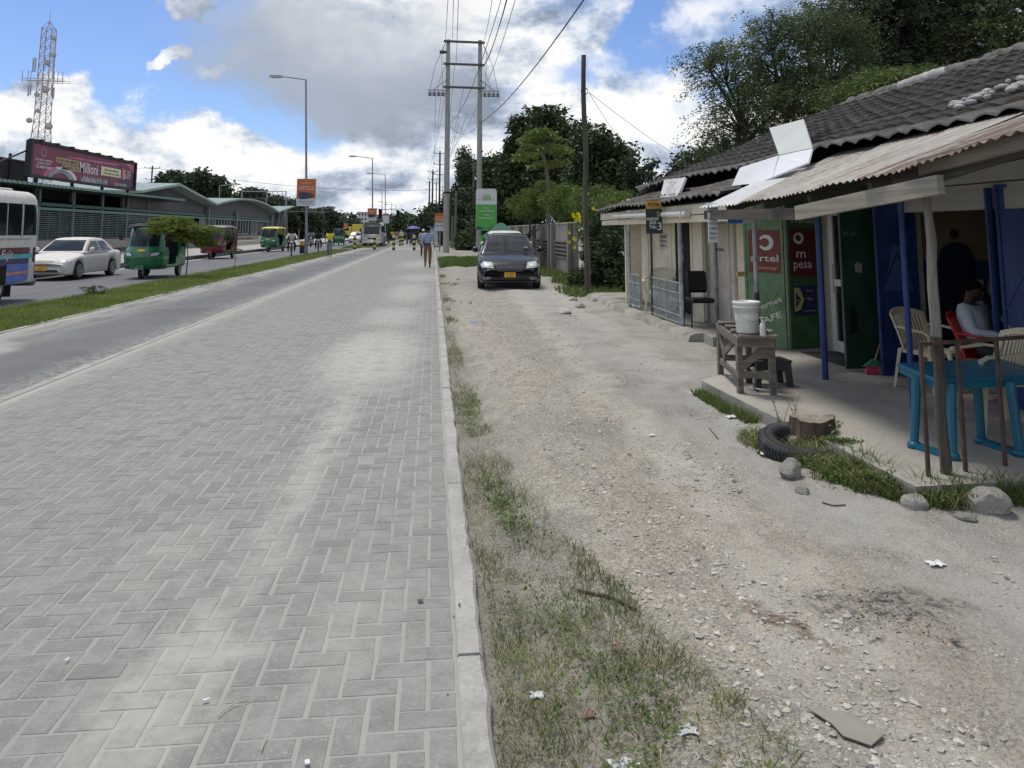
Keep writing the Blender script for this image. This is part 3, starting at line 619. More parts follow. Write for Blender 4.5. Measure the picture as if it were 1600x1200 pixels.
# glass door in a white frame
mdarkglass = M('dark_glass', (.012, .013, .014), .06, 0, spec=.6); malu = M('white_aluminium', (.60, .60, .58), .35, .06, 3)
mb = MB(); yA, yB = 9.28, 8.10
for (u0, u1, z0, z1) in ((0, .09, FL, 1.98), (.91, 1, FL, 1.98), (.09, .91, FL, FL+.14), (.09, .91, .93, 1.01), (.09, .91, 1.9, 1.98)):
    mb.box((FX-.02, yA+(yB-yA)*(u0+u1)/2, (z0+z1)/2), (.05, abs(yB-yA)*(u1-u0), z1-z0), malu)
mb.box((FX-.05, yA-.09, 1.02), (.03, .02, .35), malu)
gd = mb.build('glass_door', shop); mb = MB(); mb.box((FX-.02, (yA+yB)/2, 1.05), (.01, abs(yA-yB)*.82, 1.75), mdarkglass); mb.build('pane', None).parent = gd
# dark green leaf, blue leaves
o3, pt, d, n_, L = leaf('metal_door', shop, (4.37, 7.97), (4.93, 8.0), FL+.02, zt, mgdd, rails=(), diag=((.05, .2, .8, .55), (.1, .1, .6, .4)), frame=.025); o3['label'] = 'dark green door leaf with torn paper scraps'
mb = MB(); mb.poly([pt(.28, .545, .004), pt(.42, .54, .004), pt(.43, .60, .004), pt(.36, .595, .004), pt(.34, .61, .004), pt(.27, .59, .004)], M('paper_scrap', (.30, .30, .28), .8)); q = mb.build('sign_board'); q.parent = o3
mb = MB(); mb.poly([pt(.10, .19, .004), pt(.26, .21, .004), pt(.28, .31, .004), pt(.22, .36, .004), pt(.12, .34, .004)], M('black_stain', (.008, .01, .01), .6)); q = mb.build('stain'); q.parent = o3
text('Bi. Su', o3, M('paint_grey2', (.25, .27, .26), .6), pt(.2, .77, .004), d, (0, 0, 1), .035, w=L*.25)
for (p, q_, lb) in (((4.60, 7.68), (5.06, 7.70), None),):
    o4, pt, d, n_, L = leaf('metal_door', shop, p, q_, FL, zt, mbl, rails=(.43,), diag=((.05, .44, .5, .66), (.95, .44, .5, .66), (.1, .98, .5, .72), (.9, .98, .5, .72), (.05, .42, .6, .22), (.95, .42, .6, .22), (.1, .04, .6, .22), (.9, .04, .6, .22)), frame=.03)
    o4['label'] = 'blue metal door leaf with raised diamond pattern'
    mb = MB(); mb.poly([pt(.08, .455, .003), pt(.92, .455, .003), pt(.72, .58, .003), pt(.62, .70, .003), pt(.40, .71, .003), pt(.3, .6, .003)], M('door_blue_light', (.06, .10, .24), .35, .15, 4)); q = mb.build('pressed_panel'); q.parent = o4
o5, pt, d, n_, L = leaf('metal_door', shop, (4.86, yo2+.02), (5.0, yo2-.55), FL, zt, mbl, rails=(.43,), diag=((.05, .44, .5, .66), (.95, .44, .5, .66)), frame=.03); o5['label'] = 'blue door leaf at the near side of the opening'
mb = MB(); 
for k in range(3): mb.box((4.80+.05*k, yo2+.05+.03*k, 1.05), (.03, .025, 1.85), mbl)
mb.build('door_frame', shop)
# --- veranda canopy of corrugated iron
can = wthing('veranda_canopy', (3.9, 6, 0), 'sagging canopy of rusty corrugated iron sheets on rough timber beams', 'canopy')
def iron(name, cols, rust, amt):
    global nt
    m, b = matnodes(name); g = N('ShaderNodeNewGeometry').outputs['Position']; st = N('ShaderNodeMapping', ins={0: g, 3: (.7, 5, 1)}).outputs[0]
    c = MIX(SM(tn(st, 1.5, 6), .35, .65), cols[0], cols[1]); c = MIX(SM(tn(st, 1.1, 8, .75), .62-amt*.3, .72-amt*.25), c, rust); c = MIX(SM(tn(g, 9, 6, .7), .55, .7, 0, .5), c, tuple(x*.5 for x in rust))
    nt.links.new(c, b.inputs['Base Color']); b.inputs['Roughness'].default_value = .6; b.inputs['Metallic'].default_value = .15; return m
mi1 = iron('iron_cream', ((.28, .265, .235), (.40, .375, .33)), (.20, .13, .09), .35); mi2 = iron('iron_rusty', ((.25, .235, .21), (.34, .315, .28)), (.12, .066, .045), .75); mi3 = iron('iron_white', ((.50, .51, .51), (.62, .63, .63)), (.33, .31, .28), .05)
# (ylow, yhigh) centre line, width, lower x, lower z, upper x, upper z
def lowz(y): return float(np.interp(y, [3.0, 3.9, 4.6, 5.3, 6.0, 6.6, 8.3], [2.22, 2.09, 2.0, 1.945, 1.905, 1.88, 1.89]))
def sheet(name, ya, yb, skew, mat, xl=3.0, dz=0., up=(4.80, 2.50), pitch=.076, tear=None):
    w = int((yb-ya)/pitch)*6; ns = 10; V = []; Fs = []
    for j in range(ns+1):
        s = j/ns
        for i in range(w+1):
            t = ya+(yb-ya)*i/w
            zl = lowz(t); x = xl+(up[0]-xl)*s; z = zl+(up[1]-zl+.0)*s + dz + .009*sin((t-ya)/pitch*2*pi) + .02*sin(s*3+t*1.3)*(1-s)
            if j == 0: x += .02*sin(t*4.3)+(.015*math.sin(t*11))
            V.append((x, t+skew*s, z))
    Fs = [(j*(w+1)+i, j*(w+1)+i+1, (j+1)*(w+1)+i+1, (j+1)*(w+1)+i) for j in range(ns) for i in range(w)]
    mb = MB(); mb.add(V, Fs, mat, True); return mb.build(name, can)
for ya, yb, sk, m_, xl, dz, up in ((7.45, 8.5, 1.45, mi3, 3.02, -.01, (4.80, 2.47)), (6.6, 7.55, 1.1, mi1, 3.04, .002, (4.80, 2.53)), (5.75, 6.7, .8, mi1, 2.98, -.01, (4.82, 2.59)), (5.0, 5.85, .55, mi1, 3.0, .002, (4.84, 2.61)), (4.2, 5.1, .3, mi2, 2.94, -.012, (4.84, 2.62)), (3.4, 4.3, .1, mi2, 2.98, -.002, (4.84, 2.62)), (2.7, 3.5, 0, mi1, 2.94, -.014, (4.84, 2.62))):
    sheet('iron_sheet', ya, yb, sk, m_, xl, dz, up)
mwood = M('weathered_timber', (.19, .165, .135), .9, .35, 2.5, stretch=(1, .25, 6), bump=.5, bscale=30, dirt=.5, dirtc=(.09, .078, .065), dscale=3); mwoodl = M('grained_timber', (.30, .27, .22), .85, .3, 2, stretch=(2, .35, 9), bump=.4, bscale=20, dirt=.4, dirtc=(.17, .15, .12), dscale=3); mwoodd = M('dark_timber', (.085, .073, .06), .9, .35, 2, stretch=(1, .3, 5), bump=.5, bscale=30)
def beam(a, b_, w, h, m_, name='beam', par=can): mb = MB(); mb.bar(a, b_, w, h, m_); return mb.build(name, par)
XB = 3.06
beam(at(1103, 336, X=XB), at(1256, 334, X=XB), .045, .10, mwoodd); beam(at(1246, 333, X=XB-.05), at(1470, 288, X=XB-.05), .045, .115, mwoodl); beam(at(1400, 290, X=XB+.05), at(1640, 212, X=XB+.05), .05, .12, mwoodd); beam(at(1440, 262, X=XB+.0), at(1700, 190, X=XB), .05, .10, mwood)
for yy in (3.4, 4.3, 5.2, 6.1, 7.0, 7.9): z_ = lowz(yy); beam((3.1, yy, z_-.05), (4.85, yy+.25, 2.33+(.05 if yy < 5 else -.06)), .045, .08, mwoodd, 'rafter')
# timber post at the corner
bp_ = at(1480, 775, Z=0); hz_ = at(1450, 268, Y=bp_.y).z
mb = MB(); mpost = M('old_post', (.095, .083, .072), .95, .5, 3, stretch=(5, 5, .6), bump=.8, bscale=20, dirt=.5, dirtc=(.045, .04, .036), dscale=3, fleck=.3); mpostl = M('old_post_top', (.27, .25, .22), .95, .35, 3, stretch=(5, 5, .6), bump=.8, bscale=20, dirt=.5, dirtc=(.12, .11, .10), dscale=3)
P_ = []; Rr = []
for k in range(15):
    t = k/14; P_.append((bp_.x+.006*sin(k*1.3)-.004*k/14, bp_.y+.006*sin(k*2.1), -.08+(hz_+.08)*t)); Rr.append(.036-.009*t+random.gauss(0, .0015))
mb.tube(P_[:8], Rr[:8], mpost, 10); mb.tube(P_[7:], Rr[7:], mpostl, 10); post = tag(mb.build('wooden_post'), 'grey weathered timber post at the near corner of the shop veranda', 'post')
# blue pole and other posts
bpole = at(1290, 593, Z=FL); mb = MB(); mb.tube([(bpole.x, bpole.y, FL-.02), (bpole.x, bpole.y, 1.95)], .031, M('pole_blue', (.025, .055, .20), .4, .15, 5, dirt=.3, dirtc=(.02, .03, .08)), 12); tag(mb.build('steel_post'), 'slim dark blue steel post in front of the glass door', 'post')
mb = MB(); q = P2_ = at(1427, 640, Z=FL); mb.tube([(q.x, q.y, FL), (q.x, q.y, 1.95)], .024, MATS['pole_blue'], 10); tag(mb.build('steel_post'), 'dark blue steel post beside the cream armchair, behind the blue table', 'post')
mb = MB(); q = at(1183, 470, Y=8.05); mpole2 = M('peeling_pole', (.36, .37, .37), .7, .3, 6, dirt=.8, dirtc=(.07, .06, .055), dscale=5); mb.tube([(q.x, q.y, 0), (q.x, q.y, .95)], .026, M('pole_dark', (.05, .045, .042), .7, .4, 8, dirt=.5, dirtc=(.3, .3, .3), dscale=9), 10); mb.tube([(q.x, q.y, .95), (q.x, q.y, 1.9)], .026, mpole2, 10); tag(mb.build('steel_post'), 'peeling grey steel post rising behind the white bucket', 'post')
q = at(1138, 515, Z=.06); mb = MB(); tp = at(1131, 345, Y=q.y); mb.tube([(q.x+.03*sin(k*.9)+(tp.x-q.x)*k/9, q.y, (tp.z+.1)*k/9) for k in range(10)], [.055-.002*k+.005*sin(k*2.3) for k in range(10)], mpost, 9); tag(mb.build('wooden_post'), 'crooked natural tree trunk post behind the wooden table', 'post')
q2 = at(1121, 515, Z=.06); mb = MB(); mb.tube([(q2.x, q2.y, 0), (q2.x, q2.y, 1.95)], .028, mpole2, 9); tag(mb.build('steel_post'), 'rusty steel post left of the crooked trunk post', 'post')
# grilles
mgri = M('grille_paint', (.33, .37, .37), .6, .2, 5, dirt=.7, dirtc=(.13, .085, .06), dscale=9)
def grille(a, b_, z0, z1, label, nb=None, name='metal_railing'):
    a = Vector(a); b_ = Vector(b_); L = (b_-a).length; d = (b_-a).normalized(); t = wthing(name, (a.x, a.y, 0), label, 'railing', 'painted metal railings of the far shop')
    mb = MB(); 
    for z in (z0, z1-.0, z1-.16, z0+.12): mb.bar(a+Vector((0, 0, z)), b_+Vector((0, 0, z)), .02, .02, mgri)
    for p in (a, b_, (a+b_)/2): mb.bar(p+Vector((0, 0, z0)), p+Vector((0, 0, z1)), .025, .025, mgri)
    mb.build('frame', t); mb = MB(); nb = nb or int(L/.062); zm = (z0+z1)/2
    for k in range(1, nb): p = a+d*(L*k/nb); mb.bar(p+Vector((0, 0, z0)), p+Vector((0, 0, z1)), .010, .010, mgri)
    for k in range(nb//2):
        p = a+d*(L*(k*2+1)/nb)
        for zc, r in ((z0+.3, .045), (zm+.08, .05)): mb.tube([p+d*(r*cos(u))+Vector((0, 0, zc+r*1.6*sin(u))) for u in np.linspace(0, 2*pi, 9)], .004, mgri, 4, cap=False)
    mb.build('bars', t); return t
V1, V2, V3 = at(983, 482, Z=.1), at(1018, 494, Z=.1), at(1063, 509, Z=.1)
XV = 3.88
def vx(px): return at(px, 400, X=XV).y
y1, y2, y3 = vx(983), vx(1018), vx(1063)
for yy, r, lb in ((y1, .035, 'leftmost rusty veranda post of the cream shop'), (y2, .022, 'thin dark veranda post carrying the black price board'), (y3, .036, 'thick pale blue veranda post at the near end of the long railing')):
    mb = MB(); mb.tube([(XV, yy, 0), (XV, yy, 1.9)], r, mpole2 if r > .03 else M('pole_dark'), 10); tag(mb.build('steel_post'), lb, 'post')
zg = lambda px, py: at(px, py, X=XV).z
grille((XV, y1, 0), (XV, vx(999), 0), .18, zg(983, 427), 'short pale railing at the far left end of the cream shop')
grille((XV, y2, 0), (XV, y3-.05, 0), .16, zg(1018, 433), 'long pale blue scrolled railing in front of the cream double doors')
pa, pb = at(1121, 512, Z=.06), at(1163, 505, Z=.06); grille((pa.x, pa.y, 0), (pb.x+.1, pb.y, 0), .12, at(1121, 453, Y=pa.y).z, 'small dark railing behind the wooden table')
# --- far cream shop
far = wthing('shop_building', (6.5, 14.5, 0), 'cream painted shop with veranda, white gutter and panelled doors', 'shop')
mcreamw = M('cream_paint', (.70, .62, .46), .7, .12, 2.5, dirt=.45, dirtc=(.42, .37, .28), dscale=2.5); mcreamd = M('cream_door', (.74, .67, .51), .6, .1, 3, dirt=.4, dirtc=(.5, .45, .34), dscale=4)
FX2 = 4.52
mb = MB(); mb.box((FX2+.08, 14.35, 1.2), (.12, 7.0, 2.3), mcreamw); mb.box((8, 17.0, 1.2), (6.9, .12, 2.3), mcreamw); mb.box((4.13, 15.75, .98), (.34, .08, 1.75), mcreamw); mb.build('wall', far)
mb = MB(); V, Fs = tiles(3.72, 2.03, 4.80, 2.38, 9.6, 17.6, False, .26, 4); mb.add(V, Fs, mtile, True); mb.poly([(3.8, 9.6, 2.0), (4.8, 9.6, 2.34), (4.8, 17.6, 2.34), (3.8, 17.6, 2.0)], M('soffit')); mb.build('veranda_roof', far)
mb = MB(); mb.box((3.84, 13.5, 1.92), (.03, 7.9, .14), mcreamw); mb.box((3.86, 13.5, 1.78), (.06, 7.7, .10), mcreamw); mb.build('fascia', far)
mgut = M('gutter_white', (.66, .65, .60), .5, .08, 3, dirt=.4, dirtc=(.35, .33, .28), dscale=4); mb = MB(); ga, gb = at(960, 338, X=3.76), at(1074, 334, X=3.76); mb.tube([ga, ga.lerp(gb, .3), ga.lerp(gb, .62), gb], .048, mgut, 10)
for t_ in (.15, .42, .7, .96): p = ga.lerp(gb, t_); mb.box(p, (.11, .025, .11), mgut)
mb.build('gutter', far)
def fy(px): return at(px, 420, X=FX2).y
def fdoor(pxa, pxb, mat, label, panels=True, z1=1.9, par=far):
    ya, yb = fy(pxa), fy(pxb); mb = MB(); w = abs(ya-yb); mb.box((FX2-.005, (ya+yb)/2, (z1+.13)/2), (.04, w-.01, z1-.13), mat)
    if panels:
        for (za, zb) in ((.2, .52), (.58, .74), (.80, 1.70)):
            for fx_, zc, dy, dz_ in ((0, za, w*.72, .02), (0, zb, w*.72, .02)): mb.box((FX2-.03, (ya+yb)/2, zc), (.02, dy, dz_), mat)
            for s in (-1, 1): mb.box((FX2-.03, (ya+yb)/2+s*w*.36, (za+zb)/2), (.02, .025, zb-za), mat)
    o = mb.build('door', par); o['label'] = label; return o
fdoor(997, 1019, mcreamd, 'plain cream door leaf with handle'); dd = fdoor(1020, 1058, mcreamd, 'cream panelled door leaf with printed notice')
mblk = M('ink_black', (.03, .03, .035), .7); mb = MB(); yc = fy(1040); mb.box((FX2-.028, yc, 1.40), (.006, .55, .33), M('paper_cream', (.58, .54, .45), .8)); mb.build('notice').parent = dd
for i, t_ in enumerate(('TUNAPRINT', 'VYETI VYA', 'COVID 19')): text(t_, dd, mblk, (FX2-.034, yc, 1.49-.085*i), (0, -1, 0), (0, 0, 1), .05, w=(.46, .44, .36)[i], bold=.01)
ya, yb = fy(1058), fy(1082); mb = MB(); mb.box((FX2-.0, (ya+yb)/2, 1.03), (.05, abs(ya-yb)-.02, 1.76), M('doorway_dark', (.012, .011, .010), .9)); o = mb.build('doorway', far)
text('PICHA', o, mwht, (FX2-.03, (ya+yb)/2+.1, 1.32), (0, -1, 0), (0, 0, 1), .07, w=.3); text('DK3', o, mwht, (FX2-.03, (ya+yb)/2+.1, 1.12), (0, -1, 0), (0, 0, 1), .12, w=.28)
# open leaf + second door
q = at(1082, 490, Z=.13); q1 = at(1101, 498, Z=.13)
fdoor(1104, 1150, M('grey_cream_door', (.52, .47, .39), .7, .12, 3, dirt=.4, dirtc=(.2, .18, .15), dscale=4), 'greyish panelled door behind the crooked post')
o6, pt, d, n_, L = leaf('door', far, (4.28, at(1082, 480, X=4.28).y), (4.40, at(1101, 480, X=4.40).y), FL, 1.88, mcreamd, rails=(.38, .45), frame=.04); o6['label'] = 'cream door leaf standing ajar'
text('Photoc', far, mblk, (FX2-.032, fy(1128), 1.32), (0, -1, 0), (0, 0, 1), .06, w=.4, bold=.01)
# ================================================================== PROPS ON THE RIGHT
# --- wooden work table
def P3(px, py, z): return at(px, py, Z=z)
zb = FL+.0
L1, L2, L3 = P3(1157, 620, .1), P3(1208, 617, FL), P3(1123, 598, .02)
TT = at(1157, 522, Y=L1.y).z
ax_ = (L2-L1); ax_.z = 0; ay_ = (L3-L1); ay_.z = 0
t = wthing('wooden_table', (L1.x, L1.y, 0), 'rough grey wooden work table with cross braces holding the white bucket', 'table')
c0 = L1.copy(); c0.z = 0
def tp_(u, v, z): p = c0+ax_*u+ay_*v; return Vector((p.x, p.y, z))
mb = MB()
for k in range(4): mb.bar(tp_(-.08+(.0 if k % 2 else .03), -.08+.30*k, TT+.0), tp_(1.12-(.02 if k % 2 else 0), -.08+.30*k, TT+.006*k % .01), .15, .022, mwood)
mb.build('table_top', t)
mb = MB()
for a, b_ in (((-.04, -.06), (1.06, -.06)), ((-.04, .92), (1.06, .92)), ((-.05, -.06), (-.05, .92)), ((1.06, -.06), (1.06, .92))): mb.bar(tp_(*a, TT-.06), tp_(*b_, TT-.06), .022, .085, mwood)
mb.build('apron', t)
for (u, v) in ((0, 0), (1, 0), (0, .88), (1, .88)):
    mb = MB(); mb.bar(tp_(u, v, FL if (v < .5) else .03), tp_(u, v, TT-.02), .05, .05, mwood); mb.build('leg', t)
for a, b_ in (((0, 0, FL+.17), (1, 0, FL+.17)), ((0, .88, FL+.17), (1, .88, FL+.17)), ((0, 0, FL+.14), (0, .88, FL+.14)), ((.02, -.02, FL+.22), (.96, -.02, TT-.06)), ((.0, .86, TT-.1), (1, .86, FL+.3)), ((0, .1, TT-.05), (0, .66, FL+.25)), ((1, .1, TT-.05), (1, .5, FL+.25)), ((-.02, .85, TT-.1), (-.02, .6, FL+.2))):
    mb = MB(); mb.bar(tp_(*a), tp_(*b_), .022, .06, mwood); mb.build('brace', t)
# bucket and bottle on top
mbk = M('bucket_white', (.72, .72, .68), .4, .05, 4, dirt=.3, dirtc=(.5, .48, .42), dscale=6)
def bucket(loc, r, h, label, mat):
    t = wthing('bucket', loc, label, 'bucket'); mb = MB(); x, y, z = loc
    mb.lathe([(0, .004), (r*.80, .004), (r*.82, .012), (r*.97, h*.80), (r*1.05, h*.80), (r*1.05, h*.83), (r*.98, h*.84), (r*.99, h*.9), (r*1.06, h*.9), (r*1.06, h*.985), (r*1.0, h), (r*.95, h), (r*.93, h*.5), (r*.78, .03), (0, .03)], mat, (x, y, z), seg=32); mb.build('tub', t)
    mb = MB(); mb.tube([(x+r*1.05*cos(a), y-r*1.05*abs(sin(a))-.004, z+h*.78-.12*abs(sin(a))*r/.13) for a in np.linspace(0, pi, 13)], .0025, M('wire_grey', (.4, .4, .38), .4, 0, metal=.6), 5); mb.build('handle', t); return t
bl_ = at(1168, 519, Z=TT+.02); bucket((bl_.x, bl_.y, TT+.014), .118, at(1168, 471, Y=bl_.y).z-TT-.01, 'white plastic bucket standing on the wooden work table', mbk)
q = at(1181, 522, Z=TT+.02); q.x += .02; q.y -= .11; t = wthing('bottle', (q.x, q.y, TT+.014), 'small clear pump bottle in front of the white bucket', 'bottle'); mb = MB()
mb.lathe([(0, .002), (.025, .002), (.027, .01), (.027, .09), (.022, .11), (.010, .122), (.010, .13)], M('bottle_pale', (.60, .62, .58), .2, .05, 5), (q.x, q.y, TT+.014), seg=16); mb.build('body', t)
mb = MB(); mb.lathe([(.012, .13), (.012, .142), (.004, .143), (.004, .16), (.011, .161), (.010, .168), (0, .169)], mwht, (q.x, q.y, TT+.014), seg=12); mb.box((q.x-.012, q.y, TT+.178), (.03, .01, .008), mwht); mb.build('pump', t)
# crate stool, second bucket below, wooden bits
mstool = M('stool_grey', (.055, .052, .05), .6, .2, 4, dirt=.3, dirtc=(.12, .11, .1)); q = at(1212, 606, Z=FL)
t = wthing('stool', (q.x+.12, q.y+.1, FL), 'dark grey step stool on the floor under the wooden table', 'stool'); mb = MB(); x, y = q.x+.0, q.y+.14
mb.box((x, y, FL+.235), (.36, .26, .02), mstool); mb.build('seat', t)
for sx in (-1, 1):
    for sy in (-1, 1): mb = MB(); mb.box((x+sx*.15, y+sy*.105, FL+.115), (.055, .04, .225), mstool, ry=-sx*.08); mb.build('leg', t)
mb = MB(); mb.box((x, y-.11, FL+.19), (.28, .012, .07), mstool); mb.box((x, y+.11, FL+.19), (.28, .012, .07), mstool); mb.box((x+.155, y, FL+.17), (.012, .2, .1), mstool); mb.build('skirt', t)
bucket((x-.05, y+.02, FL+.247), .105, .27, 'greyish bucket on the dark stool under the wooden table', M('bucket_grey', (.42, .40, .37), .5, .1, 4, dirt=.4, dirtc=(.2, .18, .15)))
q = at(1183, 612, Z=FL); mb = MB(); mb.lathe([(.045, 0), (.045, .012), (.012, .02), (.010, .19), (.03, .2), (.03, .215), (0, .216)], M('chrome', (.5, .5, .5), .25, .1, metal=.8), (q.x-.02, q.y+.02, FL), seg=12); tag(mb.build('metal_stand'), 'small shiny metal stand on the floor between the table legs', 'stand')
# doormat, broom
a, b_, c_, d_ = P3(1232, 549, FL+.01), P3(1345, 566, FL+.01), P3(1330, 553, FL+.01), P3(1282, 546, FL+.01)
m1, m2 = P3(1246, 551, FL), P3(1288, 567, FL); mb = MB(); mb.box(((m1.x+4.93)/2+.1, 8.72, FL+.006), (.62, .95, .012), M('mat_brown', (.055, .045, .042), .95, .3, 8, bump=.6, bscale=90)); tag(mb.build('door_mat', bev=.004), 'dark brown mat on the floor in front of the glass door', 'mat')
q = at(1364, 585, Z=FL); t = wthing('broom', (q.x, q.y, FL), 'broom with pink and green bristles leaning on the dark green door', 'broom')
mb = MB(); mb.box((q.x, q.y, FL+.045), (.16, .03, .08), M('broom_pink', (.55, .06, .16), .8, .3, 30), taper=.8); mb.box((q.x+.09, q.y, FL+.04), (.05, .032, .07), M('broom_lime', (.25, .42, .06), .8, .3, 30)); mb.build('bristles', t)
mb = MB(); mb.poly([(q.x-.10, q.y-.016, FL+.085), (q.x+.11, q.y-.016, FL+.075), (q.x+.05, q.y-.016, FL+.15), (q.x-.0, q.y-.016, FL+.15)], M('broom_green', (.05, .22, .12), .6), .03, (0, -1, 0)); mb.build('head', t)
tpx = at(1377, 532, Y=q.y+.05); mb = MB(); mb.tube([(q.x+.02, q.y, FL+.12), (tpx.x, q.y+.05, tpx.z)], .009, M('broom_stick', (.33, .24, .12), .7), 8); mb.build('handle', t)
# --- plastic chairs
def chair(loc, rz, label, mat, s=1., group=None):
    t = empty('plastic_chair', loc, rz, label, 'chair', group); t.scale = (s, s, s)
    mb = MB(); V = []; n = 8
    for i in range(n+1):
        for j in range(n+1):
            u, v = i/n*2-1, j/n*2-1; x = .215*u*(1-.06*v*v); y = .235*v*(1-.10*(1-u)/2)
            V.append((x, y, .425-.018*(1-u*u)*(1-v*v)-.02*max(0, u)**3))
    W_ = n+1; Fs = [(i*W_+j, (i+1)*W_+j, (i+1)*W_+j+1, i*W_+j+1) for i in range(n) for j in range(n)]
    mb.add(V, Fs, mat, True); mb.add([(x, y, z-.022) for x, y, z in V], [f[::-1] for f in Fs], mat, True)
    rim = [(i*W_) for i in range(n+1)]+[n*W_+j for j in range(1, n+1)]+[i*W_+n for i in range(n-1, -1, -1)]+[j for j in range(n-1, 0, -1)]
    k = len(rim); mb.add([V[i] for i in rim]+[(V[i][0], V[i][1], V[i][2]-.045) for i in rim], [(i, i+k, (i+1) % k+k, (i+1) % k) for i in range(k)], mat); mb.build('seat', t)
    def bp(u, v): return Vector((-.205-.10*v-.03*v*v+.085*u*u, .235*u*(1+.08*v), .43+.42*v*(1-.13*u*u)))
    mb = MB()
    for i in range(-5, 6):
        u = i/7; mb.add([bp(u-.035, v)+Vector((o, 0, 0)) for o in (0, -.012) for v in (.06, .35, .65, .9)]+[bp(u+.035, v)+Vector((o, 0, 0)) for o in (0, -.012) for v in (.06, .35, .65, .9)], [(0, 1, 9, 8), (1, 2, 10, 9), (2, 3, 11, 10), (4, 12, 13, 5), (5, 13, 14, 6), (6, 14, 15, 7), (0, 4, 5, 1), (1, 5, 6, 2), (2, 6, 7, 3), (8, 9, 13, 12), (9, 10, 14, 13), (10, 11, 15, 14)], mat)
    mb.build('slats', t); mb = MB()
    for (va, vb, nn) in ((.86, 1.0, 12), (-.02, .09, 12)):
        vs = [bp(-1+2*i/nn, v)+Vector((o, 0, 0)) for i in range(nn+1) for v, o in ((va, .006), (vb, .004), (vb, -.022), (va, -.018))]
        mb.add(vs, [(i*4+k, i*4+(k+1) % 4, i*4+4+(k+1) % 4, i*4+4+k) for i in range(nn) for k in range(4)], mat, False)
    for sgn in (-1, 1):
        vs = [bp(sgn*u, v)+Vector((o, 0, 0)) for v in np.linspace(0, 1, 7) for u, o in ((.84, .006), (1.02, .004), (1.02, -.022), (.84, -.018))]
        mb.add(vs, [(i*4+k, i*4+(k+1) % 4, i*4+4+(k+1) % 4, i*4+4+k) for i in range(6) for k in range(4)], mat, False)
    mb.build('backrest', t)
    for sgn in (-1, 1):
        mb = MB(); top = bp(sgn, .62); pts = [top, Vector((-.10, sgn*.285, .665)), Vector((.05, sgn*.29, .645)), Vector((.18, sgn*.28, .635)), Vector((.235, sgn*.265, .60)), Vector((.225, sgn*.25, .5)), Vector((.215, sgn*.235, .42))]
        for a, b_ in zip(pts[:-1], pts[1:]): mb.bar(a, b_+(b_-a)*.08, .05, .02, mat, up=(0, sgn*.05, 1) if a.z > .61 else (1, 0, 0))
        mb.build('armrest', t)
        for sx, fx in ((1, .25), (-1, -.26)):
            mb = MB(); a = Vector((sx*.20, sgn*.22, .42)); b_ = Vector((fx, sgn*.255, 0))
            vs = []
            for p, w in ((a, .04), (b_, .026)): vs += [p+Vector((-sx*w, sgn*.004, 0)), p+Vector((sx*.006, sgn*.004, 0)), p+Vector((sx*.006, -sgn*w, 0))]+[p+Vector((sx*.0, -sgn*w, 0)), p+Vector((0, 0, 0)), p+Vector((-sx*w, 0, 0))]
            mb.add(vs, [(k, (k+1) % 6, (k+1) % 6+6, k+6) for k in range(6)], mat); mb.build('leg', t)
    return t
q = P3(1452, 612, FL); chair((q.x+.10, q.y+.12, FL), radians(288), 'cream plastic armchair behind the blue table, beside the slim blue post', mcrm, .86)
q = P3(1552, 672, FL); chair((q.x+.10, q.y+.10, FL), radians(172), 'cream plastic armchair at the right edge behind the blue table', mcrm, .86)
mredp = M('red_plastic', (.42, .015, .015), .38, .08, 3); mredp2 = mredp
q = at(1526, 560, Y=6.05); man_c = Vector((4.86, 6.45, FL))
chair((man_c.x, man_c.y, FL), radians(-60), 'red plastic armchair with the seated man in the shop doorway', mredp, .88)
fc = at(1007, 486, Z=.12); chair((4.15, vx(1008), .12), radians(-120), 'cream plastic chair on the veranda beside the long railing', mcrm, .95)
# --- blue plastic table
mtb = M('table_blue', (.010, .125, .20), .35, .1, 2, dirt=.2, dirtc=(.03, .12, .18), dscale=5)
A = P3(1429, 700, FL); B = P3(1489, 718, FL); C = P3(1534, 693, FL); Dd = P3(1594, 713, FL)
Th = .15+at(1468, 596, Y=at(1468, 700, Z=FL).y).z-FL
TZ = at(1433, 583, Y=A.y).z
t = wthing('plastic_table', ((A.x+Dd.x)/2, (A.y+Dd.y)/2, FL), 'turquoise blue plastic table near the rusty rail', 'table')
ta, tb, tc_ = at(1401, 567, Z=TZ), at(1467, 594, Z=TZ), at(1513, 561, Z=TZ)
td = tb+(tc_-ta)*1.0; ex = (td-tb)*.42; td += ex; tc2 = tc_+ex
mb = MB(); cs = [ta, tb, td, tc2]; mb.poly([v+Vector((0, 0, 0)) for v in cs], mtb, .03, (0, 0, 1)); mb.build('table_top', t, bev=.006)
mb = MB()
cen = (ta+tb+td+tc2)/4
for a, b_ in zip(cs, cs[1:]+cs[:1]): mb.bar(a.lerp(cen, .05)-Vector((0, 0, .045)), b_.lerp(cen, .05)-Vector((0, 0, .045)), .02, .05, mtb)
mb.build('apron', t)
for a, b_ in ((A, B), (C, Dd)):
    up0 = ta.lerp(cen, .12) if a is A else tc2.lerp(cen, .25)
    for p, tt in ((a, .12), (b_, .12)):
        top = (p + (cen-p)*.10); top.z = TZ-.03
        mb = MB(); mb.tube([(top.x, top.y, top.z), (p.x, p.y, FL+.03)], [.033, .027], mtb, 8, smooth=False); mb.build('leg', t)
    mb = MB(); mb.bar(Vector((a.x, a.y, FL+.018)), Vector((b_.x, b_.y, FL+.018)), .06, .035, mtb); 
    for p in (a, b_): mb.lathe([(0, 0), (.045, 0), (.045, .03), (.03, .045), (0, .046)], mtb, (p.x, p.y, FL+.001), seg=12)
    mb.build('foot_bar', t)
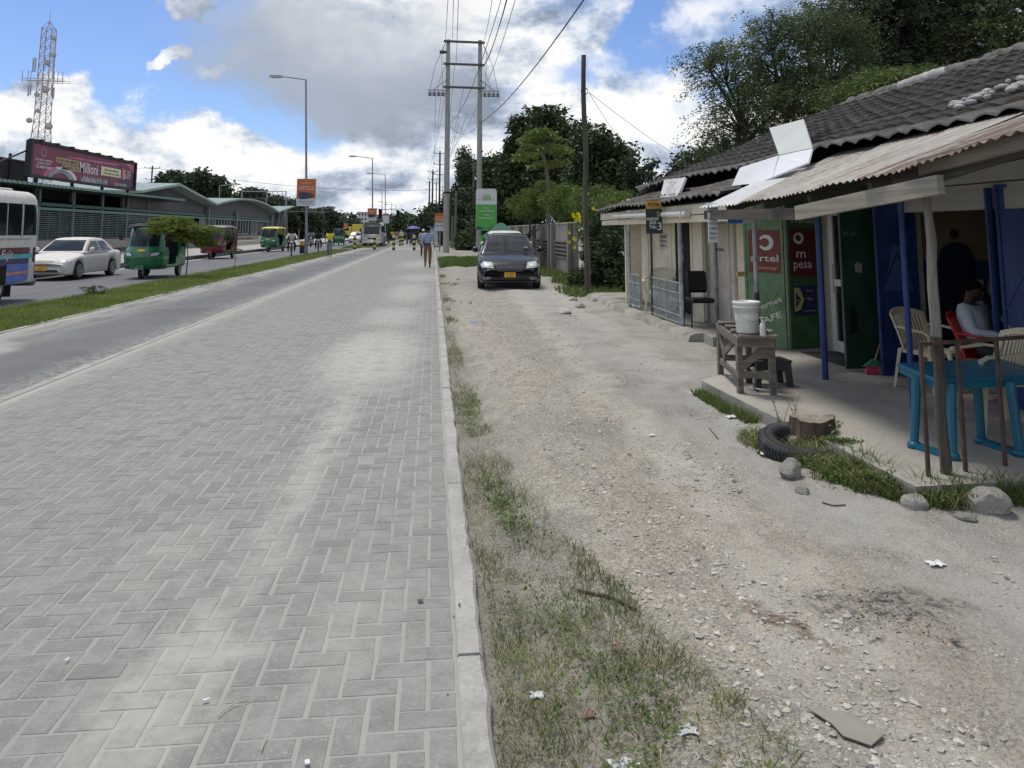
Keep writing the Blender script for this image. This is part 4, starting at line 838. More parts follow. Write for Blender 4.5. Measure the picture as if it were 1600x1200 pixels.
# --- rusty rail at the platform edge
mrust = M('rust_brown', (.075, .048, .04), .8, .35, 8, dirt=.5, dirtc=(.13, .07, .045), dscale=12)
r1, r2, r3 = P3(1451, 745, FL), P3(1509, 737, FL), P3(1571, 728, FL)
t = wthing('metal_rail', (r1.x, r1.y, FL), 'low rusty steel rail with thin square posts at the near platform edge', 'railing')
zt1, zt2, zt3 = at(1432, 538, Y=r1.y).z, at(1490, 534, Y=r2.y).z, at(1550, 530, Y=r3.y).z
mb = MB(); e_ = Vector((r3.x, r3.y, zt3)); s_ = Vector((r1.x, r1.y, zt1)); mb.bar(s_-Vector((.012, 0, 0)), e_+(e_-s_)*.6, .022, .022, mrust); mb.build('top_bar', t)
for r_, z_ in ((r1, zt1), (r2, zt2), (r3, zt3)): mb = MB(); mb.bar((r_.x, r_.y, FL-.01), (r_.x, r_.y, z_), .02, .02, mrust); mb.build('post', t)
mb = MB(); x4 = r3+(r3-r1)*.55; mb.bar((x4.x, x4.y, FL-.01), (x4.x, x4.y, zt3), .02, .02, mrust); mb.build('post', t)
# --- black office chair + blue bin
q = at(1108, 520, Z=.1); x, y = q.x+.06, q.y+.55; t = wthing('office_chair', (x, y, .1), 'black cushioned chair on thin metal legs beside the small dark railing', 'chair'); mleath = M('black_leather', (.015, .015, .017), .35, .2, 5); msteel = M('grey_steel', (.3, .3, .3), .4, .2, 6, metal=.6)
mb = MB(); mb.box((x, y, .53), (.36, .38, .07), mleath); mb.build('seat', t, bev=.02); mb = MB(); mb.box((x+.02, y+.18, .80), (.34, .07, .34), mleath, rx=-.12); mb.build('backrest', t, bev=.03)
for sx in (-.18, .18):
    for sy in (-.17, .17): mb = MB(); mb.tube([(x+sx, y+sy, .5), (x+sx*1.1, y+sy*1.1, .11)], .012, msteel if sx > 0 else mleath, 8); mb.build('leg', t)
# --- tyre, stump, rocks, plants
tc0 = at(1262, 715, Z=.05); tc0 = Vector((2.60, 5.50, 0)); mty = M('old_tyre', (.035, .036, .038), .75, .35, 5, bump=.3, bscale=60, dirt=.5, dirtc=(.16, .15, .13), dscale=3)
tl, tr_ = at(1192, 705, Z=.06), at(1335, 705, Z=.06); tcx, tcy = 2.63, 5.48; Rt = .285
mb = MB(); prof = [(.62, -.06), (.72, -.085), (.90, -.075), (.975, -.05), (1.0, 0), (.975, .05), (.90, .075), (.72, .085), (.62, .065), (.60, .03), (.68, .0), (.60, -.03), (.62, -.06)]
mb.lathe([(r*Rt, h) for r, h in prof], mty, (0, 0, 0), seg=48)
for k in range(64):
    a = 2*pi*k/64
    for hh in (-.035, .0, .035): mb.box((Rt*.995*cos(a+hh*2), Rt*.995*sin(a+hh*2), hh), (.010, .016, .03), mty, rz=a)
    mb.box((Rt*.86*cos(a), Rt*.86*sin(a), .0785), (.014, .004, .006), mty, rz=a)
ty = mb.build('tyre'); ty.location = (tcx, tcy, .030+gz1(tcx, tcy)); ty.rotation_euler = (radians(9), radians(-4), .4); tag(ty, 'old black car tyre lying around the tree stump', 'tyre')
mbark = M('stump_bark', (.12, .085, .062), .95, .4, 4, stretch=(3, 3, .8), bump=1, bscale=14, dirt=.7, dirtc=(.035, .02, .016), dscale=3); mcut = M('stump_top', (.24, .21, .17), .9, .3, 6, bump=.6, bscale=20, dirt=.5, dirtc=(.1, .08, .06), dscale=4)
st_ = P3(1263, 692, .05); sx, sy = 2.80, 5.62; mb = MB(); K = 30
ring = lambda r, z, j: [(sx+(r+j*sin(3*a+1)+j*.7*sin(7*a)+random.gauss(0, .004))*cos(a), sy+(r+j*sin(3*a+1)+j*.7*sin(7*a))*sin(a)*.8, z+.012*sin(2*a+2)+random.gauss(0, .003)) for a in [2*pi*k/K for k in range(K)]]
vs = ring(.22, -.03, .02)+ring(.175, .08, .016)+ring(.165, .16, .014)+ring(.16, .235, .012); mb.add(vs, [(i*K+k, i*K+(k+1) % K, (i+1)*K+(k+1) % K, (i+1)*K+k) for i in range(3) for k in range(K)], mbark, False)
top = vs[-K:]; mb.add(top+[(sx+random.gauss(0, .01), sy, .212)], [(k, (k+1) % K, K) for k in range(K)], mcut); tag(mb.build('tree_stump'), 'sawn off brown tree stump standing inside the old tyre', 'stump')
mrock = M('rock_pale', (.44, .42, .375), .95, .25, 8, bump=1, bscale=18, dirt=.5, dirtc=(.18, .165, .14), dscale=4, fleck=.35); mrockw = M('rock_white', (.60, .58, .52), .95, .2, 10, bump=1, bscale=25, dirt=.4, dirtc=(.25, .24, .2), dscale=6, fleck=.3)
def rock(x, y, s, label, mat=mrock, sq=.7, sub=3, z=None, grp=None):
    b = bmesh.new(); bmesh.ops.create_icosphere(b, subdivisions=sub, radius=1); a = random.random()*6; off = random.random()*50
    pl_ = [(Vector((random.gauss(0, 1), random.gauss(0, 1), random.gauss(0, .7))).normalized(), .62+.25*random.random()) for _ in range(9)]
    for v in b.verts:
        for n_, d_ in pl_:
            e_ = v.co.dot(n_)-d_
            if e_ > 0: v.co -= n_*e_*.85
        k = 1+.10*sin(v.co.x*5+off)*sin(v.co.y*4+off)+.04*sin(v.co.z*11+off)+random.gauss(0, .012); v.co *= k; v.co.z *= sq
    me = bpy.data.meshes.new('rock'); b.to_mesh(me); b.free(); me.materials.append(mat); o = bpy.data.objects.new('rock', me); COL.objects.link(o)
    o.location = (x, y, (gz1(x, y) if z is None else z)+s*sq*.42); o.scale = (s*1.1, s, s); o.rotation_euler = (0, 0, a); tag(o, label, 'rock', grp); return o
def rpx(px, py): q = at(px, py, Z=.02); return q.x, q.y
for px, py, s, lb, mt, sq in ((1540, 800, .115, 'large pale boulder at the near corner of the platform, right of the timber post', mrock, .75), (1236, 745, .075, 'upright grey stone leaning against the near side of the old tyre', mrock, 1.1), (1253, 768, .042, 'small pale pointed stone on the dirt just below the old tyre', mrockw, .8),
        (1336, 722, .06, 'white knobbly stone in the grass at the platform edge right of the tyre', mrockw, .7), (1296, 732, .05, 'white stone low in the grass between tyre and timber post', mrockw, .6), (1383, 752, .085, 'flat pale rock half hidden in grass left of the timber post', mrock, .5), (1430, 797, .07, 'crumbly pale stone at the front of the grass beside the timber post', mrockw, .75), (1507, 812, .06, 'flat greenish stone lying in front of the large boulder', mrock, .35),
        (1250, 700, .075, 'pale stone inside the old tyre', mrockw, .6), (1236, 690, .05, 'grey stone wedged between tyre and stump', mrock, .7), (1590, 770, .14, 'grey rock under the platform edge at the right side', mcem, .5),
        (880, 487, .16, 'pale rock at the foot of the wooden utility pole', mrockw, .5), (906, 478, .13, 'grey rock beside the wooden utility pole', mrock, .6), (935, 470, .14, 'second grey rock right of the wooden utility pole', mrock, .5), (960, 475, .1, 'small rock by the corner of the cream shop', mrockw, .6), (895, 468, .11, 'pale stone left of the wooden utility pole', mrockw, .6), (1072, 520, .11, 'broken cement lump at the end of the veranda step', mcem, .6)):
    x, y = rpx(px, py); rock(x, y, s, lb, mt, sq)
# tufts of grass around tyre and platform edge
GR2 = leafmat('weed_blade', (.055, .10, .02), (.17, .22, .06), .6, .25); GRD = leafmat('dry_grass', (.20, .17, .085), (.46, .41, .26), .8, .15); GRV = leafmat('verge_green', (.065, .095, .025), (.20, .24, .085), .6, .25)
def seg_mask(pts, w):
    def f(x, y):
        k = np.zeros(len(x), bool)
        for (ax, ay, bx, by, ww) in pts:
            dx, dy = bx-ax, by-ay; t_ = np.clip(((x-ax)*dx+(y-ay)*dy)/(dx*dx+dy*dy), 0, 1); dd = np.hypot(x-ax-t_*dx, y-ay-t_*dy)
            k |= dd < ww*(.35+.9*fbm(x*5, y*5, 3))*w
        return k
    return f
gt = [(2.62, 7.55, 2.62, 6.35, .08), (2.45, 5.9, 2.4, 5.5, .12), (2.66, 5.35, 2.70, 4.8, .26), (2.70, 4.95, 2.98, 4.40, .26), (2.9, 4.45, 3.5, 4.36, .13), (3.3, 4.45, 3.9, 4.55, .10)]
blades('grass', 90000, (2.2, 4.2, 4.0, 7.8), .02, .10, .0032, GR2, gz, .9, 'green weeds and grass along the edge of the shop platform, around the old tyre', mask=seg_mask(gt, 1.))
def weedmat(n, segs, lab):
    xs = []
    for (ax, ay, bx, by, ww) in segs: k = n//len(segs); t_ = rng.random(k); r = rng.standard_normal((k, 2))*ww*.5; xs.append(np.stack([ax+(bx-ax)*t_+r[:, 0], ay+(by-ay)*t_+r[:, 1]], 1))
    p = np.concatenate(xs); m_ = fbm(p[:, 0]*9, p[:, 1]*9, 3) > .46; p = p[m_]; n = len(p); z = gz(p[:, 0], p[:, 1])+.01+.09*rng.random(n)*fbm(p[:, 0]*6+4, p[:, 1]*6, 3)*1.6
    P = np.stack([p[:, 0], p[:, 1], z], 1); a = rng.random(n)*2*pi; e = rng.normal(.25, .5, n); d = np.stack([np.cos(a)*np.cos(e), np.sin(a)*np.cos(e), np.sin(e)], 1); s = (.012+.016*rng.random(n))[:, None]; sd_ = np.stack([-np.sin(a), np.cos(a), 0*a], 1)
    V = np.stack([P, P+d*s*.5+sd_*s*.3, P+d*s, P+d*s*.5-sd_*s*.3], 1).reshape(-1, 3); q = np.arange(n)*4; tag(fast('weeds', V, np.stack([q, q+1, q+2, q+3], 1), GR2), lab, 'weeds', kind='stuff')
weedmat(5000, [(.45, 3.6, .85, 2.1, .3), (.36, 5.4, .5, 4.2, .12), (.36, 8.2, .36, 6.2, .08)], 'small broad leaved weeds scattered through the grass by the kerb')
weedmat(26000, [(2.72, 5.35, 2.76, 4.75, .22), (2.72, 4.95, 2.95, 4.45, .2), (2.84, 5.55, 2.9, 5.35, .14)], 'low broad leaved weeds between the old tyre and the timber post')
blades('grass', 9000, (2.2, 3.2, 4.0, 6.2), .03, .12, .003, GRD, gz, 1.2, 'dry yellowish blades mixed into the weeds by the platform', mask=seg_mask([(2.66, 5.4, 2.75, 4.7, .22), (2.75, 4.8, 3.0, 4.35, .22), (2.4, 5.9, 2.38, 5.6, .1)], 1.))
blades('grass', 3500, (2.7, 3.6, 4.2, 5.2), .08, .22, .003, GR2, gz, .9, 'taller grass stalks by the timber post', mask=seg_mask([(2.95, 4.5, 3.1, 4.4, .1), (3.25, 4.45, 3.4, 4.42, .07), (2.8, 5.0, 2.85, 4.8, .08)], 1.))
# kerbside verge: mixed dry and green grass
def vmask(th, xo, wv, seed):
    def f(x, y):
        w = .55*fbm(x*2.2+seed, y*1.3+seed*2, 4)+.45*fbm(x*9+seed, y*7+seed, 3); edge_ = np.interp(y, [1.5, 2.5, 3.2, 4.2, 5.5, 7, 9, 14], [1.25, 1.12, .92, .74, .56, .48, .40, .36]); start = .225+.04*np.sin(y*2.3)
        return (x < edge_+.22*(w-.5)) & (x > start) & (w+.30*rng.random(len(x)) > th)
    return f
blades('grass', 50000, (.20, 1.35, 1.9, 12, 1.7), .008, .04, .0013, GRD, gz, 2.6, 'dry straw coloured grass lying along the kerb of the paved walk', mask=vmask(.60, 0, 0, 3.))
blades('grass', 90000, (.20, 1.35, 1.9, 13, 1.7), .012, .072, .0016, GRV, gz, 1.2, 'sparse green grass along the kerb of the paved walk', mask=vmask(.665, 0, 0, 11.))
blades('grass', 22000, (.25, 1.0, 13, 30), .02, .08, .004, GRV, gz, .8, 'thin green grass beside the far part of the kerb', mask=lambda x, y: (fbm(x*3, y*1.1, 4)+.35*rng.random(len(x)) > .78+.3*x) & (x < .9))
blades('grass', 30000, (-.0+.3, 7.6, 33.5, 46), .06, .22, .014, GR2, gz, .6, 'patch of green grass behind the parked dark car, below the green sign', mask=lambda x, y: (x < 4.5) & ((y > 36+fbm(x*2, y, 3)) | (x < 2.2)) & (x > .25) & (y > 34+fbm(x*2, y*.5+9, 3)*2))
# curled straws
mb = MB(); mstraw = M('straw', (.50, .46, .36), .8, .2, 5)
for k in range(600):
    y = 1.95+random.random()**1.6*5; x = random.uniform(.23, 1.0 if y < 3.3 else .7); a = random.random()*6.3; L = .05+.10*random.random(); cv = random.gauss(0, 2.5); z = gz1(x, y)
    pts = []; 
    for i in range(6): pts.append((x, y, z+.006+.035*sin(pi*i/5)*random.random())); x += cos(a)*L/5; y += sin(a)*L/5; a += cv*.2
    mb.tube(pts, .0009, mstraw, 4, cap=False)
tag(mb.build('dry_stalks'), 'curled dry stalks tangled in the grass by the kerb', 'grass', kind='stuff')
# young weeds with leaves near tyre
def weed(x, y, h, label, n=1, z=None):
    t = wthing('weed', (x, y, 0), label, 'plant', 'leafy weeds around the old tyre'); mb = MB(); ml = MB()
    z0 = gz1(x, y) if z is None else z
    for s in range(n):
        a = random.random()*6; lx, ly = cos(a)*.12*h, sin(a)*.12*h; b0 = (x+random.gauss(0, .02), y+random.gauss(0, .02))
        pts = [(b0[0]+lx*t_*t_*3, b0[1]+ly*t_*t_*3, z0+h*t_) for t_ in (0, .33, .66, 1)]; mb.tube(pts, [.003, .0025, .002, .001], M('stem_green', (.10, .12, .05), .8), 5)
        for k in range(int(h/.022)):
            t_ = .15+.85*random.random(); p = Vector(b0+(z0,))+Vector((lx*t_*t_*3, ly*t_*t_*3, h*t_)); aa = random.random()*6.3; l = .018+.022*random.random(); d = Vector((cos(aa), sin(aa), .3)); sd_ = Vector((-sin(aa), cos(aa), 0))*l*.28
            ml.add([p, p+d*l*.5+sd_, p+d*l, p+d*l*.5-sd_], [(0, 1, 2, 3)], GR2)
    mb.build('stem', t); ml.build('leaves', t)
for px, py, h, n, lb in ((1222, 655, .24, 3, 'thin leafy weed growing just left of the tree stump'), (1240, 652, .28, 3, 'tallest leafy weed directly behind the tree stump'), (1297, 690, .25, 4, 'leafy weed right of the tree stump'), (1330, 700, .18, 3, 'leafy weed at the right side of the old tyre'), (1280, 720, .14, 5, 'low bushy weed in front of the tree stump')):
    q = at(px, py+15, Z=.08); weed(q.x, q.y, h, lb, n)
# litter, stick, cardboard, sand bits
def scrap(px, py, s, mat, label, name='paper_scrap', fl=.12, cat='litter', grp=None):
    x, y = rpx(px, py); V = []; n = 7; z = gz1(x, y); ph = random.random()*9
    for i in range(n):
        for j in range(n):
            u, v = i/(n-1)-.5, j/(n-1)-.5; r = 1+.25*sin(5*atan2(v, u)+ph); V.append((x+s*u*r, y+s*v*r*.75, z+.006+s*fl*abs(sin(u*7+ph)*cos(v*6+ph))+random.random()*s*.05))
    mb = MB(); mb.add(V, [(i*n+j, (i+1)*n+j, (i+1)*n+j+1, i*n+j+1) for i in range(n-1) for j in range(n-1)], mat); return tag(mb.build(name), label, cat, grp)
mpap = M('paper_white', (.68, .69, .70), .7, .08, 20); mplas = M('plastic_clear', (.50, .52, .52), .25, .1, 20); mbluep = M('litter_blue', (.08, .25, .5), .6); mleaf_ = M('dead_leaf', (.20, .12, .08), .8, .3, 20); mcyan = M('litter_cyan', (.2, .6, .5), .6); mpink = M('litter_pink', (.75, .3, .3), .6)
for a in ((1463, 873, .075, mpap, 'crumpled white paper on the dirt in front of the timber post'), (840, 1052, .05, mpap, 'white torn wrapper in the grass near the kerb'), (975, 1168, .085, mplas, 'crumpled clear plastic bag at the bottom edge of the grass'), (1075, 1128, .06, mplas, 'bluish plastic film at the edge of the green grass'), (1020, 675, .05, mpap, 'small white scrap in the middle of the dirt yard'),
          (960, 997, .02, mpink, 'tiny pink scrap in the grass'), (1062, 1190, .02, mcyan, 'tiny turquoise scrap on the gravel'), (1132, 637, .05, mbluep, 'blue scrap beside the platform edge'), (1163, 673, .04, mbluep, 'second blue scrap nearer the old tyre'), (740, 503, .12, mbluep, 'flattened blue wrapper near the far kerb'), (920, 1085, .045, mleaf_, 'dry reddish brown leaf in the verge grass'), (1145, 655, .10, mpap, 'pale rag strips by the platform edge'), (1200, 710, .12, mpap, 'thin white rag left of the old tyre')):
    scrap(*a)
def flatbit(px, py, s, label, mat, sx=1.5):
    q = at(px, py, Z=.01); mb = MB(); mb.box((q.x, q.y, .016), (s*sx, s, .004), mat, rz=random.random()*3); tag(mb.build('litter'), label, 'litter')
for a in ((322, 1096, .009, 'pale cigarette end on the pavers at the left', mpap, 2.2), (480, 1194, .014, 'white scrap at the bottom edge of the pavers', mpap, 1.4), (657, 940, .02, 'dark flattened gum spot near the kerb', M('gum', (.10, .10, .10), .8), 1.1), (105, 1033, .007, 'small torn white scrap between two pavers at the far left', mpap, 3)): flatbit(*a)
mb = MB(); pts = [at(px, py, Z=.016) for px, py in ((340, 1118), (352, 1108), (366, 1099), (390, 1092))]; mb.tube(pts, .0022, mstraw, 5); tag(mb.build('straw_stalk'), 'bent dry stalk on the lower left pavers', 'litter')
mb = MB(); pts = [at(px, py, Z=.016) for px, py in ((408, 1172), (412, 1160), (418, 1148))]; mb.tube(pts, .002, mstraw, 5); tag(mb.build('straw_stalk'), 'short straight stalk below the bent one on the pavers', 'litter')
mstick = M('stick_brown', (.095, .07, .05), .85, .35, 15, stretch=(1, 1, 1), bump=.5)
def stick(pts, r, label): mb = MB(); P_ = [(lambda q: (q.x, q.y, gz1(q.x, q.y)+r*.8+.004))(at(px, py, Z=0)) for px, py in pts]; mb.tube(P_, r, mstick, 7); tag(mb.build('stick'), label, 'stick')
stick(((903, 915), (930, 926), (958, 935), (994, 955)), .0065, 'brown bent stick lying across the edge of the verge'); stick(((1285, 790), (1302, 795), (1322, 796)), .004, 'thin dark twig on the dirt left of the timber post'); stick(((1108, 672), (1122, 687)), .004, 'short pale twig near the platform')
mb = MB(); cb = [at(px, py, Z=0) for px, py in ((1258, 1110), (1330, 1118), (1382, 1152), (1362, 1176), (1318, 1162), (1300, 1142))]; mb.poly([(p.x, p.y, gz1(p.x, p.y)+.014) for p in cb], M('cardboard', (.27, .25, .21), .9, .12, 6, dirt=.4, dirtc=(.22, .2, .17)), .004, (0, 0, 1)); tag(mb.build('cardboard'), 'flat torn piece of brown cardboard on the near gravel', 'cardboard')
# charcoal bits
pebbles('charcoal', 900, lambda n: (1.93+rng.standard_normal(n)*.13, 3.24+rng.standard_normal(n)*.14), .0012, .005, M('charcoal', (.02, .02, .021), .9), 'black charcoal crumbs where a fire was lit on the dirt', 'charcoal')
# --- boards and signs
mbrd = M('board_white', (.66, .67, .70), .6, .06, 1.5, dirt=.2, dirtc=(.5, .5, .52)); mbrd2 = M('board_offwhite', (.50, .52, .50), .6, .06, 1.5, dirt=.25, dirtc=(.4, .4, .4))
def board(name, corners, mat, label, cat='board', th=.02):
    mb = MB(); mb.poly(corners, mat, th); o = mb.build(name); return tag(o, label, cat)
xa, xb = 4.55, 4.75
lo = [at(1140, 300, X=4.25), at(1262, 252, X=4.35), at(1268, 233, X=4.62), at(1216, 243, X=4.62), at(1155, 262, X=4.62)]
b1 = [at(1138, 302, X=4.05), at(1207, 277, X=4.05), at(1216, 243, X=4.35), at(1156, 262, X=4.35)]; board('sign_board', b1, mbrd, 'lower left white blank board propped on the shop roof', th=.02)
b2 = [at(1208, 276, X=4.05), at(1263, 254, X=4.05), at(1269, 232, X=4.35), at(1218, 243, X=4.35)]; board('sign_board', b2, mbrd, 'lower right white blank board propped on the shop roof', th=.02)
b3 = [at(1217, 242, X=4.45), at(1269, 231, X=4.45), at(1255, 186, X=5.05), at(1202, 200, X=5.05)]; board('sign_board', b3, mbrd2, 'upper greyish blank board lying on the roof tiles', th=.03)
# white sign with small lettering on the far roof
c4 = [at(1031, 309, X=4.2), at(1058, 308, X=4.2), at(1071, 277, X=4.45), at(1038, 281, X=4.45)]
o = board('roof_sign', c4, M('sign_worn', (.58, .57, .56), .7, .1, 3, dirt=.7, dirtc=(.12, .10, .09), dscale=4), 'worn white lettered sign on the roof of the cream shop', 'sign', .04)
rr_ = (c4[1]-c4[0]).normalized(); uu_ = ((c4[3]-c4[0])-rr_*0).normalized(); mid = (c4[0]+c4[1]+c4[2]+c4[3])/4; mgryp = M('ink_grey', (.16, .16, .2), .7)
for i, (s, w) in enumerate((('OFISI YA', .5), ('Huduma za', .4), ('Photocopy, Scanning', .62), ('Passport Size, Kodi', .6), ('Printing', .3), ('Karibuni', .35))):
    text(s, o, mgryp, mid+uu_*(.20-.085*i)-rr_*.03, rr_, uu_, .05 if i else .075, w=w*.85)
# hanging price board
XP = 3.64; cA, cB = at(1013, 312, X=XP-.03), at(1034, 364, X=XP-.03)
t = wthing('price_board', (XP, y2, 1.4), 'narrow black price board with white and yellow writing on the thin veranda post', 'sign'); yc = (cA.y+cB.y)/2; w_ = abs(cA.y-cB.y); zT, zB = at(1024, 312, X=XP).z, at(1024, 365, X=XP).z
yc = y2-.05; w_ = .30; f_ = Vector((1, -.45, 0)).normalized(); nrm_ = Vector((-.45, -1, 0)).normalized()
cc = Vector((XP-.02, vx(1023)-.9, 0)); mblack = M('board_black', (.025, .025, .03), .7, .2, 5); mora = M('board_orange', (.42, .22, .04), .7, .25, 6)
def qd(z0, z1, m_, off=0, ww=.135): mb_ = MB(); mb_.poly([cc+nrm_*off+f_*s*ww+Vector((0, 0, z)) for s, z in ((-1, z0), (1, z0), (1, z1), (-1, z1))], m_, .012); return mb_
h_ = zT-zB; qd(zB, zT, mblack).build('board', t); qd(zT-h_*.27, zT-.01, mora, .004).build('header', t)
for s, dz_, hh, ww, mm in (('PICHA', .14, .06, .19, mblack), ('PASSPORT', .57, .045, .2, mwht), ('SIZE', .68, .045, .11, mwht), ('Tshs', .80, .05, .12, mwht)):
    text(s, t, mm, cc+nrm_*.006+Vector((0, 0, zT-h_*dz_))-f_*(.02 if dz_ > .5 else 0), f_, (0, 0, 1), hh, w=ww, bold=.02)
text('3', t, mwht, cc+nrm_*.006+f_*.09+Vector((0, 0, zT-h_*.78)), f_, (0, 0, 1), .13); text('5', t, myel, cc+nrm_*.006+f_*.07+Vector((0, 0, zT-h_*.42)), f_, (0, 0, 1), .08)
# white hanging signs near the beam
Yh = 8.25; sA, sB = at(1106, 332, Y=Yh), at(1122, 379, Y=Yh)
t = wthing('hanging_sign', (sA.x, Yh, sB.z), 'narrow white sign with tiny black writing hanging from the dark beam end', 'sign'); mb = MB(); mb.box(((sA.x+sB.x)/2, Yh, (sA.z+sB.z)/2), (sB.x-sA.x, .012, sA.z-sB.z), mpap); mb.build('board', t)
for i, s in enumerate(('KUSAJILI', 'VYETI VYA', 'LESENI', 'Hapa', 'SIZE 3')): text(s, t, mblk, ((sA.x+sB.x)/2, Yh-.008, sA.z-.07-.052*i), (1, 0, 0), (0, 0, 1), .026, w=.085, bold=.01)
sA, sB = at(1104, 317, Y=8.32), at(1122, 330, Y=8.32); mb = MB(); mb.box(((sA.x+sB.x)/2, 8.32, (sA.z+sB.z)/2), (sB.x-sA.x, .012, sA.z-sB.z), mpap); o = tag(mb.build('sign_board'), 'small white plate above the dark beam end', 'sign'); text('No. 38 K', o, mblk, ((sA.x+sB.x)/2, 8.312, (sA.z+sB.z)/2), (1, 0, 0), (0, 0, 1), .03, w=.1)
Yb = 8.45; sA, sB = at(1136, 320, Y=Yb), at(1177, 349, Y=Yb); t = wthing('shop_sign', ((sA.x+sB.x)/2, Yb, sB.z), 'blue and white sign half hidden behind the dark beam', 'sign'); mb = MB(); mb.box(((sA.x+sB.x)/2, Yb, (sA.z+sB.z)/2), (sB.x-sA.x, .015, sA.z-sB.z), mpap); mb.build('board', t)
mskyb = M('sign_blue', (.03, .22, .62), .5, .08, 3); mb = MB(); w_ = sB.x-sA.x; mb.poly([(sA.x, Yb-.01, sB.z), (sA.x+w_*.55, Yb-.01, sB.z), (sA.x+w_*.72, Yb-.01, (sA.z+sB.z)/2+.02), (sA.x+w_*.55, Yb-.01, sA.z), (sA.x+w_*.2, Yb-.01, sA.z), (sA.x, Yb-.01, sB.z+.05)], mskyb); mb.build('emblem', t)
text('HUDUMA', t, mwht, (sA.x+w_*.33, Yb-.014, (sA.z+sB.z)/2), (1, 0, 0), (0, 0, 1), .05, w=w_*.45)
# ================================================================== PEOPLE
def skin(name, verts, edges, radii, mat, parent=None, sub=1):
    me = bpy.data.meshes.new(name); me.from_pydata([tuple(v) for v in verts], edges, []); o = bpy.data.objects.new(name, me); COL.objects.link(o)
    md = o.modifiers.new('s', 'SKIN'); md.use_smooth_shade = True
    if sub: sb = o.modifiers.new('b', 'SUBSURF'); sb.levels = sub; sb.render_levels = sub
    lay = me.skin_vertices[0].data
    for i, r in enumerate(radii):
        lay[i].radius = (r, r) if not isinstance(r, tuple) else r; lay[i].use_root = (i == 0)
    dg = bpy.context.evaluated_depsgraph_get(); dg.update(); m2 = bpy.data.meshes.new_from_object(o.evaluated_get(dg)); bpy.data.objects.remove(o); bpy.data.meshes.remove(me)
    m2.name = name; m2.materials.clear(); m2.materials.append(mat)
    for p in m2.polygons: p.use_smooth = True
    o = bpy.data.objects.new(name, m2); COL.objects.link(o)
    if parent: o.parent = parent
    return o
mskin = M('skin_dark', (.055, .030, .020), .55, .12, 12); mhair = M('hair_black', (.006, .0055, .005), .95, .2, 40, spec=.03)
